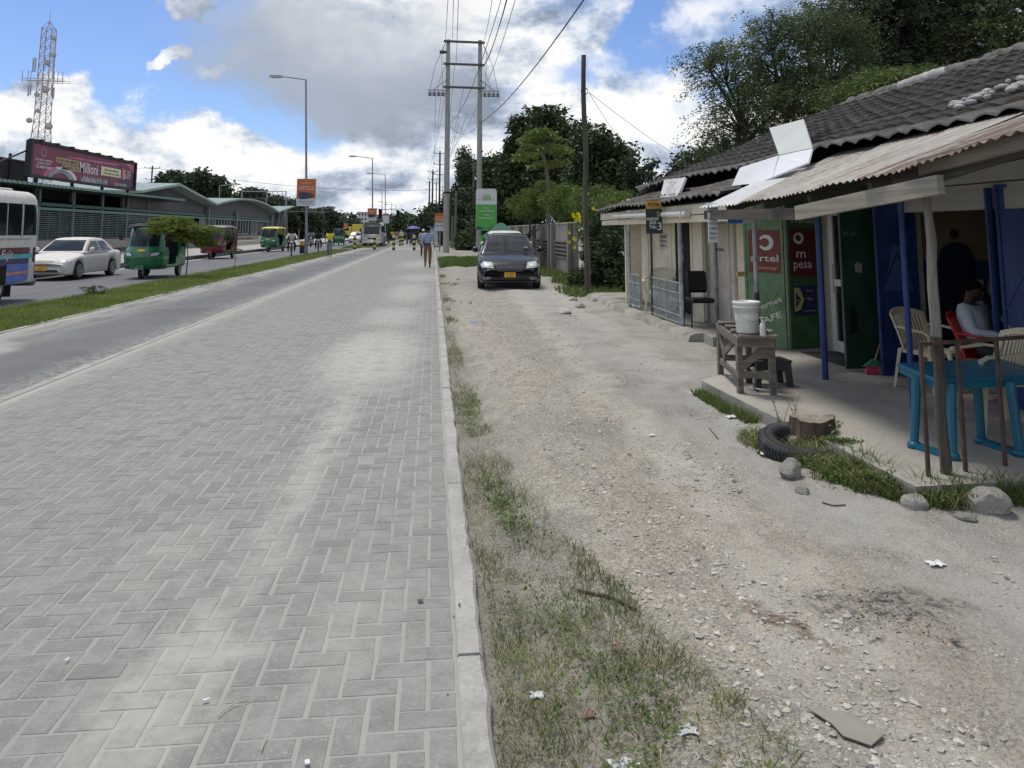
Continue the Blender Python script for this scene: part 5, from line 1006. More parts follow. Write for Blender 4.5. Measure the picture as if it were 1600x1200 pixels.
def person(loc, rz, label, pose=None, shirt=None, pants=None, shoe=None, hair=True, h=1.72, detail=False, group=None, sleeves='long', skirt=False, hat=None, root=None):
    """faces +Y in its own frame; pose overrides joints (metres, for 1.72 m)"""
    J = dict(pel=(0, 0, .95), wst=(0, .0, 1.08), chs=(0, .0, 1.30), nek=(0, -.005, 1.47), hd0=(0, .01, 1.54), hd=(0, .02, 1.61), top=(0, .01, 1.67))
    for s, k in ((-1, 'L'), (1, 'R')):
        J.update({'sh'+k: (s*.18, 0, 1.40), 'el'+k: (s*.25, -.03, 1.14), 'wr'+k: (s*.27, .03, .90), 'ha'+k: (s*.27, .05, .82), 'hp'+k: (s*.09, 0, .90), 'kn'+k: (s*.105, .02, .50), 'an'+k: (s*.11, -.02, .08), 'to'+k: (s*.12, .13, .035)})
    if pose: J.update(pose)
    J = {k: Vector(v) for k, v in J.items()}
    t = empty('person', loc, rz, label, 'person', group); t.scale = (h/1.72,)*3
    V = []; E = []; R = []; I = {}
    def v(k, r, p=None): I[k] = len(V); V.append(p or J[k]); R.append(r); return I[k]
    def e(a, b_): E.append((I[a], I[b_]))
    v('pel', .10); v('wst', .095); v('chs', .11); v('nek', .046); v('hd0', .06); v('hd', .087); v('top', .062)
    for a, b_ in zip(('pel', 'wst', 'chs', 'nek', 'hd0', 'hd'), ('wst', 'chs', 'nek', 'hd0', 'hd', 'top')): e(a, b_)
    for k in 'LR':
        v('sh'+k, .055); v('el'+k, .038); v('wr'+k, .026); e('chs', 'sh'+k); e('sh'+k, 'el'+k); e('el'+k, 'wr'+k)
        v('ha'+k, (.034, .018)); e('wr'+k, 'ha'+k)
        if detail:
            d = (J['ha'+k]-J['wr'+k]).normalized(); side = d.cross(Vector((1, 0, 0) if abs(d.x) < .8 else (0, 0, 1))).normalized(); nrm = d.cross(side)
            for f in range(4):
                b0 = J['ha'+k]+side*(.024-.016*f)+d*.012; l = (.030, .036, .034, .026)[f]
                v(f'{k}f{f}a', .0085, b0+d*l); v(f'{k}f{f}b', .007, b0+d*l*1.9+nrm*.014); v(f'{k}f{f}c', .006, b0+d*l*2.4+nrm*.03); e('ha'+k, f'{k}f{f}a'); e(f'{k}f{f}a', f'{k}f{f}b'); e(f'{k}f{f}b', f'{k}f{f}c')
            b0 = J['wr'+k].lerp(J['ha'+k], .5)+side*.03; v(k+'ta', .010, b0+side*.015+d*.01); v(k+'tb', .0085, b0+side*.022+d*.045); e('ha'+k, k+'ta'); e(k+'ta', k+'tb')
        v('hp'+k, .085); v('kn'+k, .055); v('an'+k, .035); v('to'+k, (.035, .028)); e('pel', 'hp'+k); e('hp'+k, 'kn'+k); e('kn'+k, 'an'+k); e('an'+k, 'to'+k)
    if detail: v('nose', .014, J['hd']+Vector((0, .088, -.01))); e('hd', 'nose'); v('earL', (.02, .01), J['hd']+Vector((-.085, 0, 0))); v('earR', (.02, .01), J['hd']+Vector((.085, 0, 0))); e('hd', 'earL'); e('hd', 'earR')
    skin('body', V, E, R, mskin, t)
    # shirt
    shirt = shirt or mwht; pants = pants or M('cloth_navy', (.03, .035, .06), .85, .2, 12)
    V = [J['wst']+Vector((0, 0, -.09)), J['wst'], J['chs'], J['chs'].lerp(J['nek'], .55)]; R = [(.17, .125), (.155, .115), (.165, .12), (.085, .085)]; E = [(0, 1), (1, 2), (2, 3)]
    V = [Vector(p) for p in V]
    for k in 'LR':
        n = len(V); V += [J['sh'+k], J['el'+k]]; R += [.075, .056]; E += [(2, n), (n, n+1)]
        if sleeves == 'long': V.append(J['el'+k].lerp(J['wr'+k], .92)); R.append(.040); E.append((n+1, n+2))
        else: V[-1] = J['sh'+k].lerp(J['el'+k], .75)
    skin('shirt', V, E, R, shirt, t)
    V = [J['pel']+Vector((0, 0, .05)), J['pel']]; R = [(.155, .115), (.15, .12)]; E = [(0, 1)]
    if skirt: V += [J['pel'].lerp(J['anL'].lerp(J['anR'], .5), .5), J['anL'].lerp(J['anR'], .5)+Vector((0, 0, .12))]; R += [.17, .19]; E += [(1, 2), (2, 3)]
    else:
        for k in 'LR': n = len(V); V += [J['hp'+k], J['kn'+k], J['an'+k]+Vector((0, 0, .03))]; R += [.105, .075, .055]; E += [(1, n), (n, n+1), (n+1, n+2)]
    skin('trousers' if not skirt else 'skirt', V, E, R, pants, t)
    ms = shoe or M('shoe_dark', (.03, .022, .018), .5, .1, 8)
    for k in 'LR':
        mb = MB(); a, b_ = J['an'+k], J['to'+k]; d = (b_-a); d.z = 0; d.normalize(); h0 = a-d*.05; mb.tube([(h0.x, h0.y, a.z-.03), a+Vector((0, 0, -.028)), a.lerp(b_, .6)+Vector((0, 0, -.006)), b_+d*.04], [.036, .042, .040, .022], ms, 8); mb.build('shoe', t)
    if hair or hat:
        mb = MB(); c_ = J['hd']; ax = (J['top']-J['hd0']).normalized()
        vs = []; n = 10
        V_ = []; 
        for i in range(7):
            th_ = (i/6)*pi*.58
            for k in range(14):
                ph = 2*pi*k/14; p = Vector((.090*sin(th_)*cos(ph), (.104 if sin(ph) < 0 else .086)*sin(th_)*sin(ph)-.006, .096*cos(th_)+.012+(.035*max(0, sin(ph))*(i > 4)))); V_.append(c_+p)
        mb.add(V_, [(i*14+k, i*14+(k+1) % 14, (i+1)*14+(k+1) % 14, (i+1)*14+k) for i in range(6) for k in range(14)], hat or mhair, True); mb.build('cap' if hat else 'hair', t)
    return t
C = lambda n, c: M('cloth_'+n, c, .85, .14, 9, bump=.3, bscale=18)
walkL = dict(knL=(-.10, .16, .52), anL=(-.11, .17, .10), toL=(-.12, .31, .06), knR=(.10, -.02, .50), anR=(.10, -.26, .16), toR=(.11, -.15, .05), elR=(.25, .05, 1.15), wrR=(.25, .24, .98), haR=(.24, .30, .92), elL=(-.25, -.12, 1.16), wrL=(-.26, -.14, .92), haL=(-.26, -.13, .84))
walkR = {k[:-1]+('L' if k[-1] == 'R' else 'R'): (-v[0], v[1], v[2]) for k, v in walkL.items()}
backw = dict(knL=(-.10, .03, .50), anL=(-.10, -.14, .14), toL=(-.11, -.02, .05), knR=(.10, .02, .50), anR=(.09, .0, .08), toR=(.10, .13, .03), elR=(.25, -.03, 1.13), wrR=(.28, .06, .90), haR=(.28, .08, .82), elL=(-.24, -.06, 1.13), wrL=(-.25, -.06, .89), haL=(-.25, -.05, .81))
def gp(px, py, z=0): q = at(px, py, Z=z); return (q.x, q.y, z)
mshoeb = M('shoe_brown', (.09, .045, .02), .5)
person(gp(668, 418, .006), radians(2), 'man in pale blue shirt and brown trousers walking away along the paved walk', backw, C('pale_blue', (.27, .34, .46)), C('brown', (.17, .10, .06)), mshoeb, detail=True, h=1.78)
person(gp(661, 402, .006), 0, 'person with white cap partly hidden behind the man in pale blue shirt', walkL, C('grey_lilac', (.30, .30, .36)), C('maroon_dark', (.10, .04, .04)), hat=M('cap_white', (.75, .75, .72), .7))
q = at(523, 402, Z=-.0); person((-6.35, q.y+.2, .0), radians(180), 'man in yellow patterned shirt standing at the edge of the grass strip', walkL, C('yellow_print', (.60, .52, .04)), C('grey_blue', (.13, .17, .18)), sleeves='short')
# seated man
sit = dict(pel=(0, 0, .50), wst=(0, -.05, .60), chs=(0, -.14, .80), nek=(0, -.16, .95), hd0=(0, -.13, 1.01), hd=(0, -.10, 1.075), top=(0, -.09, 1.13), shL=(-.19, -.13, .90), shR=(.19, -.13, .90), elL=(-.28, -.02, .68), elR=(.28, -.02, .68), wrL=(-.17, .20, .66), wrR=(.15, .20, .66), haL=(-.11, .27, .66), haR=(.09, .27, .66),
           hpL=(-.09, .03, .50), hpR=(.09, .03, .50), knL=(-.14, .42, .52), knR=(.14, .42, .52), anL=(-.13, .42, .09), anR=(.13, .42, .09), toL=(-.14, .56, .04), toR=(.14, .56, .04))
man = person((man_c.x, man_c.y, FL-.0), radians(-150), 'man in pale blue shirt sitting and reading in the doorway of the blue shop', sit, C('pale_blue_shirt', (.42, .45, .52)), C('dark', (.03, .03, .035)), detail=True, h=1.52)
man.rotation_euler = (0, 0, radians(-150))
mb = MB(); nw = man.matrix_basis
loc_ = Vector((man_c.x, man_c.y, FL)) + Matrix.Rotation(radians(-150), 3, 'Z') @ Vector((0, .33*.93, .66*.93))
V_ = [(loc_.x+(-.16+.04*i), loc_.y+(-.08+.05*j), loc_.z+.01*sin(i*1.2)+.03*j) for i in range(9) for j in range(5)]
mb.add(V_, [(i*5+j, (i+1)*5+j, (i+1)*5+j+1, i*5+j+1) for i in range(8) for j in range(4)], M('newsprint', (.42, .42, .40), .8, .3, 25)); tag(mb.build('newspaper'), 'folded newspaper held by the seated man', 'newspaper')
# shelf clutter behind him
mb = MB(); 
for k in range(9): mb.box((5.75+.09*k+random.gauss(0, .01), 7.7, 1.0+.03*random.random()), (.07, .12, .14+.08*random.random()), M('shelf_stuff', (.12, .12, .12), .7, .6, 9, col2=(.3, .3, .28)), rz=random.random())
mb.box((6.2, 7.7, .78), (1.1, .35, .3), mdk); tag(mb.build('display_counter'), 'dark counter with small goods inside the blue shop', 'counter')
# --- the crowd beyond the bollards
cols = [('w', (.55, .55, .52)), ('black', (.02, .02, .022)), ('yel', (.55, .45, .06)), ('grey', (.22, .22, .24)), ('red', (.30, .04, .04)), ('blue', (.06, .10, .28)), ('olive', (.16, .17, .07)), ('pink', (.42, .20, .22))]
protos = []
for i, (ps, sk, sl_) in enumerate(((walkL, False, 'long'), (walkR, False, 'short'), (None, True, 'short'), (walkL, False, 'short'), (walkR, True, 'long'), (None, False, 'long'))):
    protos.append((ps, sk, sl_))
crowd = [(594, 385, 3, 1, 'grey', 'person in grey walking just right of the second bollard', 180), (600, 384, 0, 2, 'grey', 'person in striped grey dress walking beside the road', 180), (607, 381, 1, 1, 'black', 'person in black beyond the gap between the bollards', 0), (620, 378, 7, 5, 'w', 'person in pinkish top left of the far bollards', 180),
         (627, 377, 0, 0, 'black', 'person with white headscarf in the middle of the crowd', 180), (632, 376, 6, 4, 'black', 'person in olive top left of the blue umbrella', 180), (638, 382, 1, 3, 'black', 'person in dark clothes below the left edge of the blue umbrella', 0), (643, 384, 5, 2, 'blue', 'woman in purple and white under the blue umbrella', 180), (651, 382, 1, 5, 'black', 'person in black right of the blue umbrella pole', 0), (655, 380, 3, 0, 'grey', 'grey dressed person left of the walking man', 0),
         (613, 379, 2, 0, 'black', 'person in yellow top in the distance', 180), (588, 382, 1, 5, 'black', 'person in dark clothes beside the white minibus', 180), (690, 385, 1, 5, 'black', 'person in black standing under the orange advert by the concrete pole', 180), (566, 382, 5, 1, 'blue', 'person in blue between the white car and the minibus', 180)]
first = {}
for (px, py, ci, pi_, pc, lb, rz_) in crowd:
    ps, sk, sl_ = protos[pi_]; q = gp(px, py); x = q[0]
    t = person(q, radians(rz_+random.uniform(-15, 15)), lb, ps, C('c_'+cols[ci][0], cols[ci][1]), C('c_'+pc, dict(cols)[pc]), sleeves=sl_, skirt=sk, h=random.uniform(1.6, 1.78), group='people walking beyond the bollards', hat=M('cap_white') if px == 627 else None)
# blue umbrella
q = at(646, 384, Z=0); t = wthing('umbrella', (q.x, q.y, 0), 'large blue umbrella held open over the distant crowd', 'umbrella'); zz = at(646, 353, Y=q.y).z; mb = MB(); mb.lathe([(0, 0), (.25, -.03), (.55, -.13), (.78, -.30)], M('umbrella_blue', (.10, .10, .42), .6, .1, 2), (q.x, q.y, zz), seg=8, smooth=False); mb.build('canopy', t)
mb = MB(); mb.tube([(q.x, q.y, 1.1), (q.x, q.y, zz+.05)], .015, msteel, 6); mb.build('pole', t)
# ================================================================== VEHICLES
mrub = M('rubber', (.022, .022, .023), .8, .2, 6, dirt=.3, dirtc=(.09, .085, .075), dscale=6); mrim = M('rim_silver', (.42, .42, .43), .35, .1, 5, metal=.7); mglass = M('car_glass', (.012, .016, .022), .05, 0, spec=.45); mblackp = M('trim_black', (.02, .02, .021), .5, .1, 5); mlens = M('headlight', (.55, .57, .56), .08, .12, 14, spec=.7, coat=.5); mplate = M('plate_yellow', (.72, .42, .02), .5, .05, 5); mplatk = M('plate_ink', (.02, .02, .02), .6); mtail = M('tail_red', (.35, .02, .02), .2, .05, 5); morl = M('lamp_orange', (.6, .22, .03), .25)
def paint(n, c, r=.28): return M('paint_'+n, c, r, .03, 1.5, spec=.5, coat=.8)
def wheel(par, x, y, r, w, side, spokes=7, rimm=None, steer=0.):
    o = MB(); o.lathe([(r*.62, -w/2), (r*.9, -w/2), (r*.98, -w*.36), (r, -w*.2), (r, w*.2), (r*.98, w*.36), (r*.9, w/2), (r*.62, w/2)], mrub, (0, 0, 0), 'Y', 28); tyre = o.build('wheel', par, (x, y, r)); tyre.rotation_euler = (0, 0, steer)
    mb = MB(); s = side; rm = rimm or mrim
    mb.lathe([(r*.62, s*w*.5), (r*.60, s*w*.42), (r*.55, s*w*.30), (.0, s*w*.26)], mblackp if spokes else rm, (0, 0, 0), 'Y', 24)
    mb.lathe([(r*.64, s*w*.47), (r*.64, s*w*.53), (r*.58, s*w*.54), (r*.57, s*w*.42)], rm, (0, 0, 0), 'Y', 24); mb.lathe([(0, s*w*.50), (r*.13, s*w*.49), (r*.15, s*w*.3)], rm, (0, 0, 0), 'Y', 12)
    for k in range(spokes):
        a = 2*pi*k/spokes; mb.bar((r*.10*cos(a), s*w*.44, r*.10*sin(a)), (r*.60*cos(a), s*w*.44, r*.60*sin(a)), r*.15, w*.12, rm, up=(0, 1, 0))
    b_ = mb.build('rim'); b_.parent = tyre; return tyre
def bvh_of(objs):
    V = []; Fs = []
    for o in objs:
        n = len(V); V += [v.co.copy() for v in o.data.vertices]; Fs += [[i+n for i in p.vertices] for p in o.data.polygons]
    return BVHTree.FromPolygons(V, Fs)
def decal(bvh, pts, dirn, mat, parent, name, off=.004, n=4, thick=0.):
    """convex polygon draped on the body along a direction"""
    d = Vector(dirn).normalized(); pts = [Vector(p) for p in pts]; c_ = sum(pts, Vector())/len(pts); V = []; Fs = []
    def proj(p):
        h = bvh.ray_cast(p-d*4, d); 
        return (h[0]+h[1]*off*(1 if h[1].dot(d) < 0 else -1)) if h[0] is not None else None
    K = []
    for i in range(len(pts)):
        a, b_ = pts[i], pts[(i+1) % len(pts)]; m_ = max(2, n)
        for k in range(m_): K.append(a.lerp(b_, k/m_))
    rings = []; R_ = max(2, n)
    for r in range(R_): rings.append([proj(c_.lerp(p, 1-r/R_)) for p in K])
    cc = proj(c_); L_ = len(K); idx = {}
    for r, ring in enumerate(rings):
        for i, p in enumerate(ring):
            if p is not None: idx[r, i] = len(V); V.append(p)
    if cc is not None: idx['c'] = len(V); V.append(cc)
    for r in range(R_-1):
        for i in range(L_):
            q = [(r, i), (r, (i+1) % L_), (r+1, (i+1) % L_), (r+1, i)]
            if all(k in idx for k in q): Fs.append(tuple(idx[k] for k in q))
    for i in range(L_):
        q = [(R_-1, i), (R_-1, (i+1) % L_), 'c']
        if all(k in idx for k in q): Fs.append(tuple(idx[k] for k in q))
    mb = MB(); mb.add(V, Fs, mat, True); o = mb.build(name, parent); return o
def interp(x, pts): return float(np.interp(x, [p[0] for p in pts], [p[1] for p in pts]))
def car(loc, rz, label, pm, L=4.4, W_=1.7, top=None, cab=None, wb=2.6, wr=.31, zb=.2, kind='sedan', group=None, plate=None, plate2=None, sunk=0., lampc=None, wiper=True):
    """+x is the front"""
    t = empty('car' if kind != 'suv' else 'car', loc, rz, label, 'car', group)
    hw = W_/2; xf, xr = L/2-(.46*(L-wb)), 0; xF = L/2-.82 if kind == 'sedan' else L/2-.80; xR = xF-wb
    top = top or [(-L/2, .72), (-L/2+.1, .90), (-L/2+.9, .93), (L/2-1.25, .90), (L/2-.5, .78), (L/2-.12, .66), (L/2, .56)]
    xs = sorted(set([-L/2, -L/2+.02, -L/2+.07, -L/2+.15, -L/2+.28] + list(np.linspace(-L/2+.4, L/2-.5, 22)) + [L/2-.36, L/2-.26, L/2-.17, L/2-.10, L/2-.05, L/2-.018, L/2] + [c_+s for c_ in (xF, xR) for s in np.linspace(-wr*1.2, wr*1.2, 13)]))
    V = []; sec = 12
    for x in xs:
        e0 = min((L/2-x), .55)/.55; e1 = min((x+L/2), .5)/.5; w = hw*(1-.17*(1-e0)**2.2-.03*(1-e0))*(1-.13*(1-e1)**2.2)
        zt_ = interp(x, top); z0 = zb+.10*(1-min(1, e0*2.2))**2+.12*(1-min(1, e1*2.2))**2; za = z0
        for cx_ in (xF, xR):
            d = abs(x-cx_); r = wr*1.16
            if d < r: za = max(za, wr+sqrt(r*r-d*d)-.01)
        za = min(za, zt_-.10); H_ = zt_-za
        prof = [(0, za), (w*.70, za), (w*.955, za+.0), (w*.985, za+min(.05, H_*.2)), (w*1.0, za+H_*.40), (w*1.0, za+H_*.55), (w*.985, za+H_*.74), (w*.955, za+H_*.88), (w*.90, za+H_*.965), (w*.80, zt_), (w*.45, zt_+.022), (0, zt_+.03)]
        V += [(x, s*y, z) for s in (1,) for y, z in prof] + [(x, -y, z) for y, z in prof]
    Fs = []; n = len(xs)
    for i in range(n-1):
        a, b_ = i*sec*2, (i+1)*sec*2
        for k in range(sec-1): Fs.append((a+k, a+k+1, b_+k+1, b_+k)); Fs.append((a+sec+k, b_+sec+k, b_+sec+k+1, a+sec+k+1))
    for i, fl in ((0, 1), (n-1, 0)):
        a = i*sec*2
        for k in range(sec-1): q = (a+k, a+k+1, a+sec+k+1, a+sec+k); Fs.append(q if fl else q[::-1])
    mb = MB(); mb.add(V, Fs, pm, True); body = mb.build('body', t)
    mb = MB(); mb.box((0, 0, zb+.17), (L*.86, W_*.72, .28), mblackp); mb.build('underbody', t)
    # cabin: xa base of windscreen, xb roof front, xc roof rear, xd base of rear glass
    xa, xb, xc, xd, zr, zbelt = cab; nn = 26; V = []; sc2 = 9; xs2 = [xa, xa-.05]+list(np.linspace(xa-.12, xb+.06, 5))+list(np.linspace(xb, xc, 9))+list(np.linspace(xc-.06, xd+.12, 5))+[xd+.05, xd]
    for x in xs2:
        if x > xb: f = (xa-x)/(xa-xb)
        elif x < xc: f = (x-xd)/(xc-xd)
        else: f = 1
        f = max(0, min(1, f)); ff = sin(f*pi/2)**.85 if f < 1 else 1; arch = .035*(1-((x-(xb+xc)/2)/((xb-xc)/2+.01))**2) if xc <= x <= xb else 0
        z = zbelt-.03+(zr-zbelt+.03)*(.75*f+.25*ff) + max(0, arch) ; wt = hw*(.90-.20*((z-zbelt)/(zr-zbelt)))
        H_ = z-(zbelt-.03)
        prof = [(hw*.93, 0), (hw*.905, H_*.25 if H_ > .01 else .003), (hw*.90-(hw*.90-wt)*.5, H_*.5), (hw*.90-(hw*.90-wt)*.82, H_*.8), (wt, H_*.93), (wt*.93, H_*.985), (wt*.7, H_+.004), (wt*.35, H_+.012), (0, H_+.016)]
        V += [(x, y, zbelt-.03+h_) for y, h_ in prof]+[(x, -y, zbelt-.03+h_) for y, h_ in prof]
    Fs = []; n = len(xs2)
    for i in range(n-1):
        a, b_ = i*sc2*2, (i+1)*sc2*2
        for k in range(sc2-1): Fs.append((a+k, b_+k, b_+k+1, a+k+1)); Fs.append((a+sc2+k, a+sc2+k+1, b_+sc2+k+1, b_+sc2+k))
    mb = MB(); mb.add(V, Fs, pm, True); cabn = mb.build('roof', t)
    bv = bvh_of([cabn]); bb = bvh_of([body]); hgt = zr-zbelt
    wt0, wt1 = hw*.80, hw*.635
    decal(bv, [(0, -wt0, zbelt+.035), (0, wt0, zbelt+.035), (0, wt1, zr-.055), (0, -wt1, zr-.055)], (-1, 0, 0), mglass, t, 'windscreen', .006, 6)
    decal(bv, [(0, -wt0*.97, zbelt+.06), (0, wt0*.97, zbelt+.06), (0, wt1, zr-.075), (0, -wt1, zr-.075)], (1, 0, 0), mglass, t, 'rear_window', .006, 6)
    zq0, zq1 = zbelt+.035, zr-.085; sxa = xa-(xa-xb)*.30; sxb = xb-(xa-xb)*.02; mid = (xb+xc)/2+.02
    for s in (-1, 1):
        y = s*3
        ra = xd+(xc-xd)*.35 if kind == 'sedan' else xd+(xc-xd)*.3
        wins = [[(sxa, y, zq0), (mid+.04, y, zq0), (mid+.04, y, zq1), (sxb, y, zq1)], [(mid-.03, y, zq0), (xc-.02 if kind != 'sedan' else ra+.10, y, zq0), (xc+.02 if kind != 'sedan' else xc+.02, y, zq1), (mid-.03, y, zq1)]]
        if kind != 'sedan': wins.append([(xc-.09 if kind == 'wagon' else xc-.06, y, zq0), (ra+.02, y, zq0+.03), (xc-.02, y, zq1-.02)]); 
        for w_ in wins: decal(bv, w_, (0, -s, 0), mglass, t, 'side_window', .005, 5)
        for xx in (mid, xa-.35 if False else sxa-.06, xd+.55):
            z0_ = zb+.14; decal(bb, [(xx-.004, y, z0_), (xx+.004, y, z0_), (xx+.004, y, zbelt-.06), (xx-.004, y, zbelt-.06)], (0, -s, 0), mblackp, t, 'door_gap', .0015, 3)
        for xx in (mid+.20, ra+.38): decal(bb, [(xx-.08, y, zbelt-.17), (xx+.08, y, zbelt-.17), (xx+.08, y, zbelt-.14), (xx-.08, y, zbelt-.14)], (0, -s, 0), pm, t, 'door_handle', .02, 3)
        mb = MB(); mx, my, mz = sxa-.02, s*(hw+.09), zbelt+.09; mb.lathe([(0, -.05), (.06, -.045), (.085, -.01), (.08, .04), (.03, .07), (0, .072)], pm, (mx, my, mz), 'X', 12); mb.bar((mx-.02, s*(hw-.06), mz-.05), (mx-.02, my, mz-.02), .03, .02, mblackp); mb.build('mirror', t)
    for cx_, st in ((xF, .0), (xR, 0)):
        for s in (-1, 1): wheel(t, cx_, s*(hw-.085), wr, .2, s, 7 if kind != 'far' else 0, steer=st)
    return t, body, bb, bv, xF, xR
def dz(t, bb, poly, mat, name, off=.006, n=4, d=(-1, 0, 0)): return decal(bb, [(0, y, z) for y, z in poly], d, mat, t, name, off, n)
def plate_on(t, x, z, l1, l2, w=.30, h=.16, d=1):
    mb = MB(); mb.box((x, 0, z), (.012, w, h), mplate); p = mb.build('number_plate', t)
    o = _tx(l1, p, mplatk, (x+d*.009, 0, z+h*.22), (0, d, 0), (0, 0, 1), h*.32, w=w*.78, bold=.01); o2 = _tx(l2, p, mplatk, (x+d*.009, 0, z-h*.2), (0, d, 0), (0, 0, 1), h*.32, w=w*.5, bold=.01)
# dark parked wagon (front facing the camera)
q1, q2 = at(757, 450, Z=0), at(830, 447, Z=0)
pk = M('paint_midnight', (.006, .007, .010), .22, .03, 1.5, spec=.4, coat=.25)
def darkcar():
    L = 4.55; W_ = 1.74
    x, y = (q1.x+q2.x)/2+.02, (q1.y+q2.y)/2+.05-.0
    t, body, bb, bv, xF, xR = car((0, 0, 0), 0, 'dark blue black station wagon parked facing the camera on the dirt', pk, L, W_, [(-L/2, .80), (-L/2+.1, 1.0), (-L/2+.6, 1.02), (L/2-1.25, .99), (L/2-.7, .90), (L/2-.30, .80), (L/2-.10, .68), (L/2, .55)], (L/2-1.15, L/2-1.95, -L/2+.55, -L/2+.12, 1.50, 1.0), 2.65, .325, .2, 'wagon')
    xf = L/2
    for s in (-1, 1):
        h_ = dz(t, bb, [(s*.44, .60), (s*.76, .62), (s*.80, .70), (s*.72, .78), (s*.50, .76)], mlens, 'headlight', .008, 5); dz(t, bb, [(s*.52, .66), (s*.62, .64), (s*.66, .70), (s*.56, .72)], M('lamp_inner', (.75, .77, .74), .1), 'headlight_lens', .014, 3).parent = h_
        dz(t, bb, [(s*.52, .30), (s*.74, .30), (s*.74, .37), (s*.52, .37)], M('fog_lamp', (.2, .2, .2), .15), 'fog_lamp', .008, 3)
    dz(t, bb, [(-.34, .52), (.34, .52), (.40, .66), (.34, .70), (-.34, .70), (-.40, .66)], M('grille_dark', (.045, .045, .055), .35, .3, 60), 'grille', .007, 5)
    mb = MB(); xg = bb.ray_cast(Vector((4, 0, .63)), Vector((-1, 0, 0)))[0].x
    for s in (-1, 1): mb.bar((xg+.012, s*.035, .655), (xg+.012, s*.008, .605), .014, .008, mrim, up=(1, 0, 0))
    mb.build('emblem', t)
    dz(t, bb, [(-.60, .30), (.60, .30), (.52, .36), (-.52, .36)], mblackp, 'bumper_intake', .008, 5); dz(t, bb, [(-.80, .235), (.80, .235), (.80, .27), (-.80, .27)], M('bumper_grey', (.12, .12, .125), .5), 'bumper_lip', .012, 5)
    plate_on(t, xg+.035, .415, 'T 992', 'CTS')
    for s in (-1, 1):
        mb = MB(); mb.bar((-1.7, s*.56, 1.50), (.35, s*.60, 1.52), .03, .03, mblackp); mb.build('roof_rail', t)
    mb = MB(); mb.box((L/2-1.30, .52, 1.12), (.015, .12, .09), M('sticker', (.5, .55, .58), .5), ry=.75); mb.build('sticker', t)
    t.rotation_euler = (0, 0, radians(-90-3)); f = Vector((xF, 0, 0)); t.location = Vector((2.15, q1.y, -.02)) - (Matrix.Rotation(radians(-93), 3, 'Z') @ f); return t
dc = darkcar()
# white car behind it
pw = paint('white', (.74, .75, .74)); Lw = 4.4
t, body, bb, bv, _, _ = car((2.95, 31.9, 0), radians(-91), 'white car parked behind the dark station wagon, only its roof in view', pw, Lw, 1.75, [(-Lw/2, .85), (-Lw/2+.1, 1.05), (Lw/2-1.2, 1.05), (Lw/2-.3, .92), (Lw/2, .6)], (Lw/2-1.0, Lw/2-1.75, -Lw/2+.5, -Lw/2+.1, 1.57, 1.02), 2.6, .34, .24, 'suv')
for s in (-1, 1): dz(t, bb, [(s*.48, .68), (s*.76, .70), (s*.76, .82), (s*.5, .80)], mlens, 'headlight', .008, 3)
# white saloon on the main road
def whitecar():
    L = 4.42; W_ = 1.7; f1, f2 = at(122, 437, Z=-.06), at(168, 431, Z=-.06); d = (f1-f2); ang = atan2(d.y, d.x)
    t, body, bb, bv, xF, xR = car((0, 0, 0), 0, 'white saloon car driving behind the striped bus', pw, L, W_, [(-L/2, .80), (-L/2+.08, .93), (-L/2+.75, .97), (-L/2+1.3, .93), (L/2-1.35, .90), (L/2-.55, .78), (L/2-.13, .66), (L/2, .55)], (L/2-1.25, L/2-2.0, -L/2+1.35, -L/2+.62, 1.39, .93), 2.6, .315, .19, 'sedan')
    for s in (-1, 1):
        dz(t, bb, [(s*.40, .58), (s*.76, .60), (s*.80, .69), (s*.42, .68)], mlens, 'headlight', .008, 5)
        decal(bb, [(L/2-.35, s*3, .60), (L/2-.16, s*3, .60), (L/2-.16, s*3, .68), (L/2-.35, s*3, .70)], (0, -s, 0), mlens, t, 'indicator', .006, 3)
        decal(bb, [(-L/2+.05, s*3, .72), (-L/2+.35, s*3, .74), (-L/2+.35, s*3, .86), (-L/2+.05, s*3, .86)], (0, -s, 0), mtail, t, 'tail_light', .006, 3)
    dz(t, bb, [(-.36, .59), (.36, .59), (.38, .67), (-.38, .67)], M('grille_silver', (.25, .25, .25), .3, .6, 60), 'grille', .007, 4); dz(t, bb, [(-.55, .29), (.55, .29), (.5, .375), (-.5, .375)], mblackp, 'bumper_intake', .008, 4)
    xg = bb.ray_cast(Vector((4, 0, .43)), Vector((-1, 0, 0)))[0].x; plate_on(t, xg+.03, .42, 'T 774', 'BLK', .34, .15)
    R_ = Matrix.Rotation(ang, 3, 'Z'); t.rotation_euler = (0, 0, ang); t.location = f1 - R_ @ Vector((xF, W_/2-.02, 0)); t.location.z = -.06; return t
wc = whitecar()
def simplecar(px, py, pm, label, rz=-90, kind='suv', L=4.2, h=1.5, group='distant cars'):
    q = at(px, py, Z=-.05); t, body, bb, bv, _, _ = car((q.x, q.y, -.05), radians(rz), label, pm, L, 1.7, [(-L/2, .8), (-L/2+.1, .98), (L/2-1.1, .95), (L/2-.3, .82), (L/2, .55)], (L/2-.95, L/2-1.65, -L/2+.6, -L/2+.15, h, .98), 2.5, .31, .2, kind, group)
    for s in (-1, 1): dz(t, bb, [(s*.48, .62), (s*.74, .64), (s*.74, .74), (s*.5, .72)], mlens, 'headlight', .01, 2)
    return t
simplecar(556, 379, pw, 'small white car facing the camera behind the first bollard', -90)
simplecar(500, 368, pw, 'white van like car in the far lane beyond the motorbikes', -86, 'suv', 4.6, 1.8)
simplecar(446, 368, paint('silver', (.35, .36, .37)), 'silver car far away beside the station end', -88, 'suv', 4.4, 1.5)
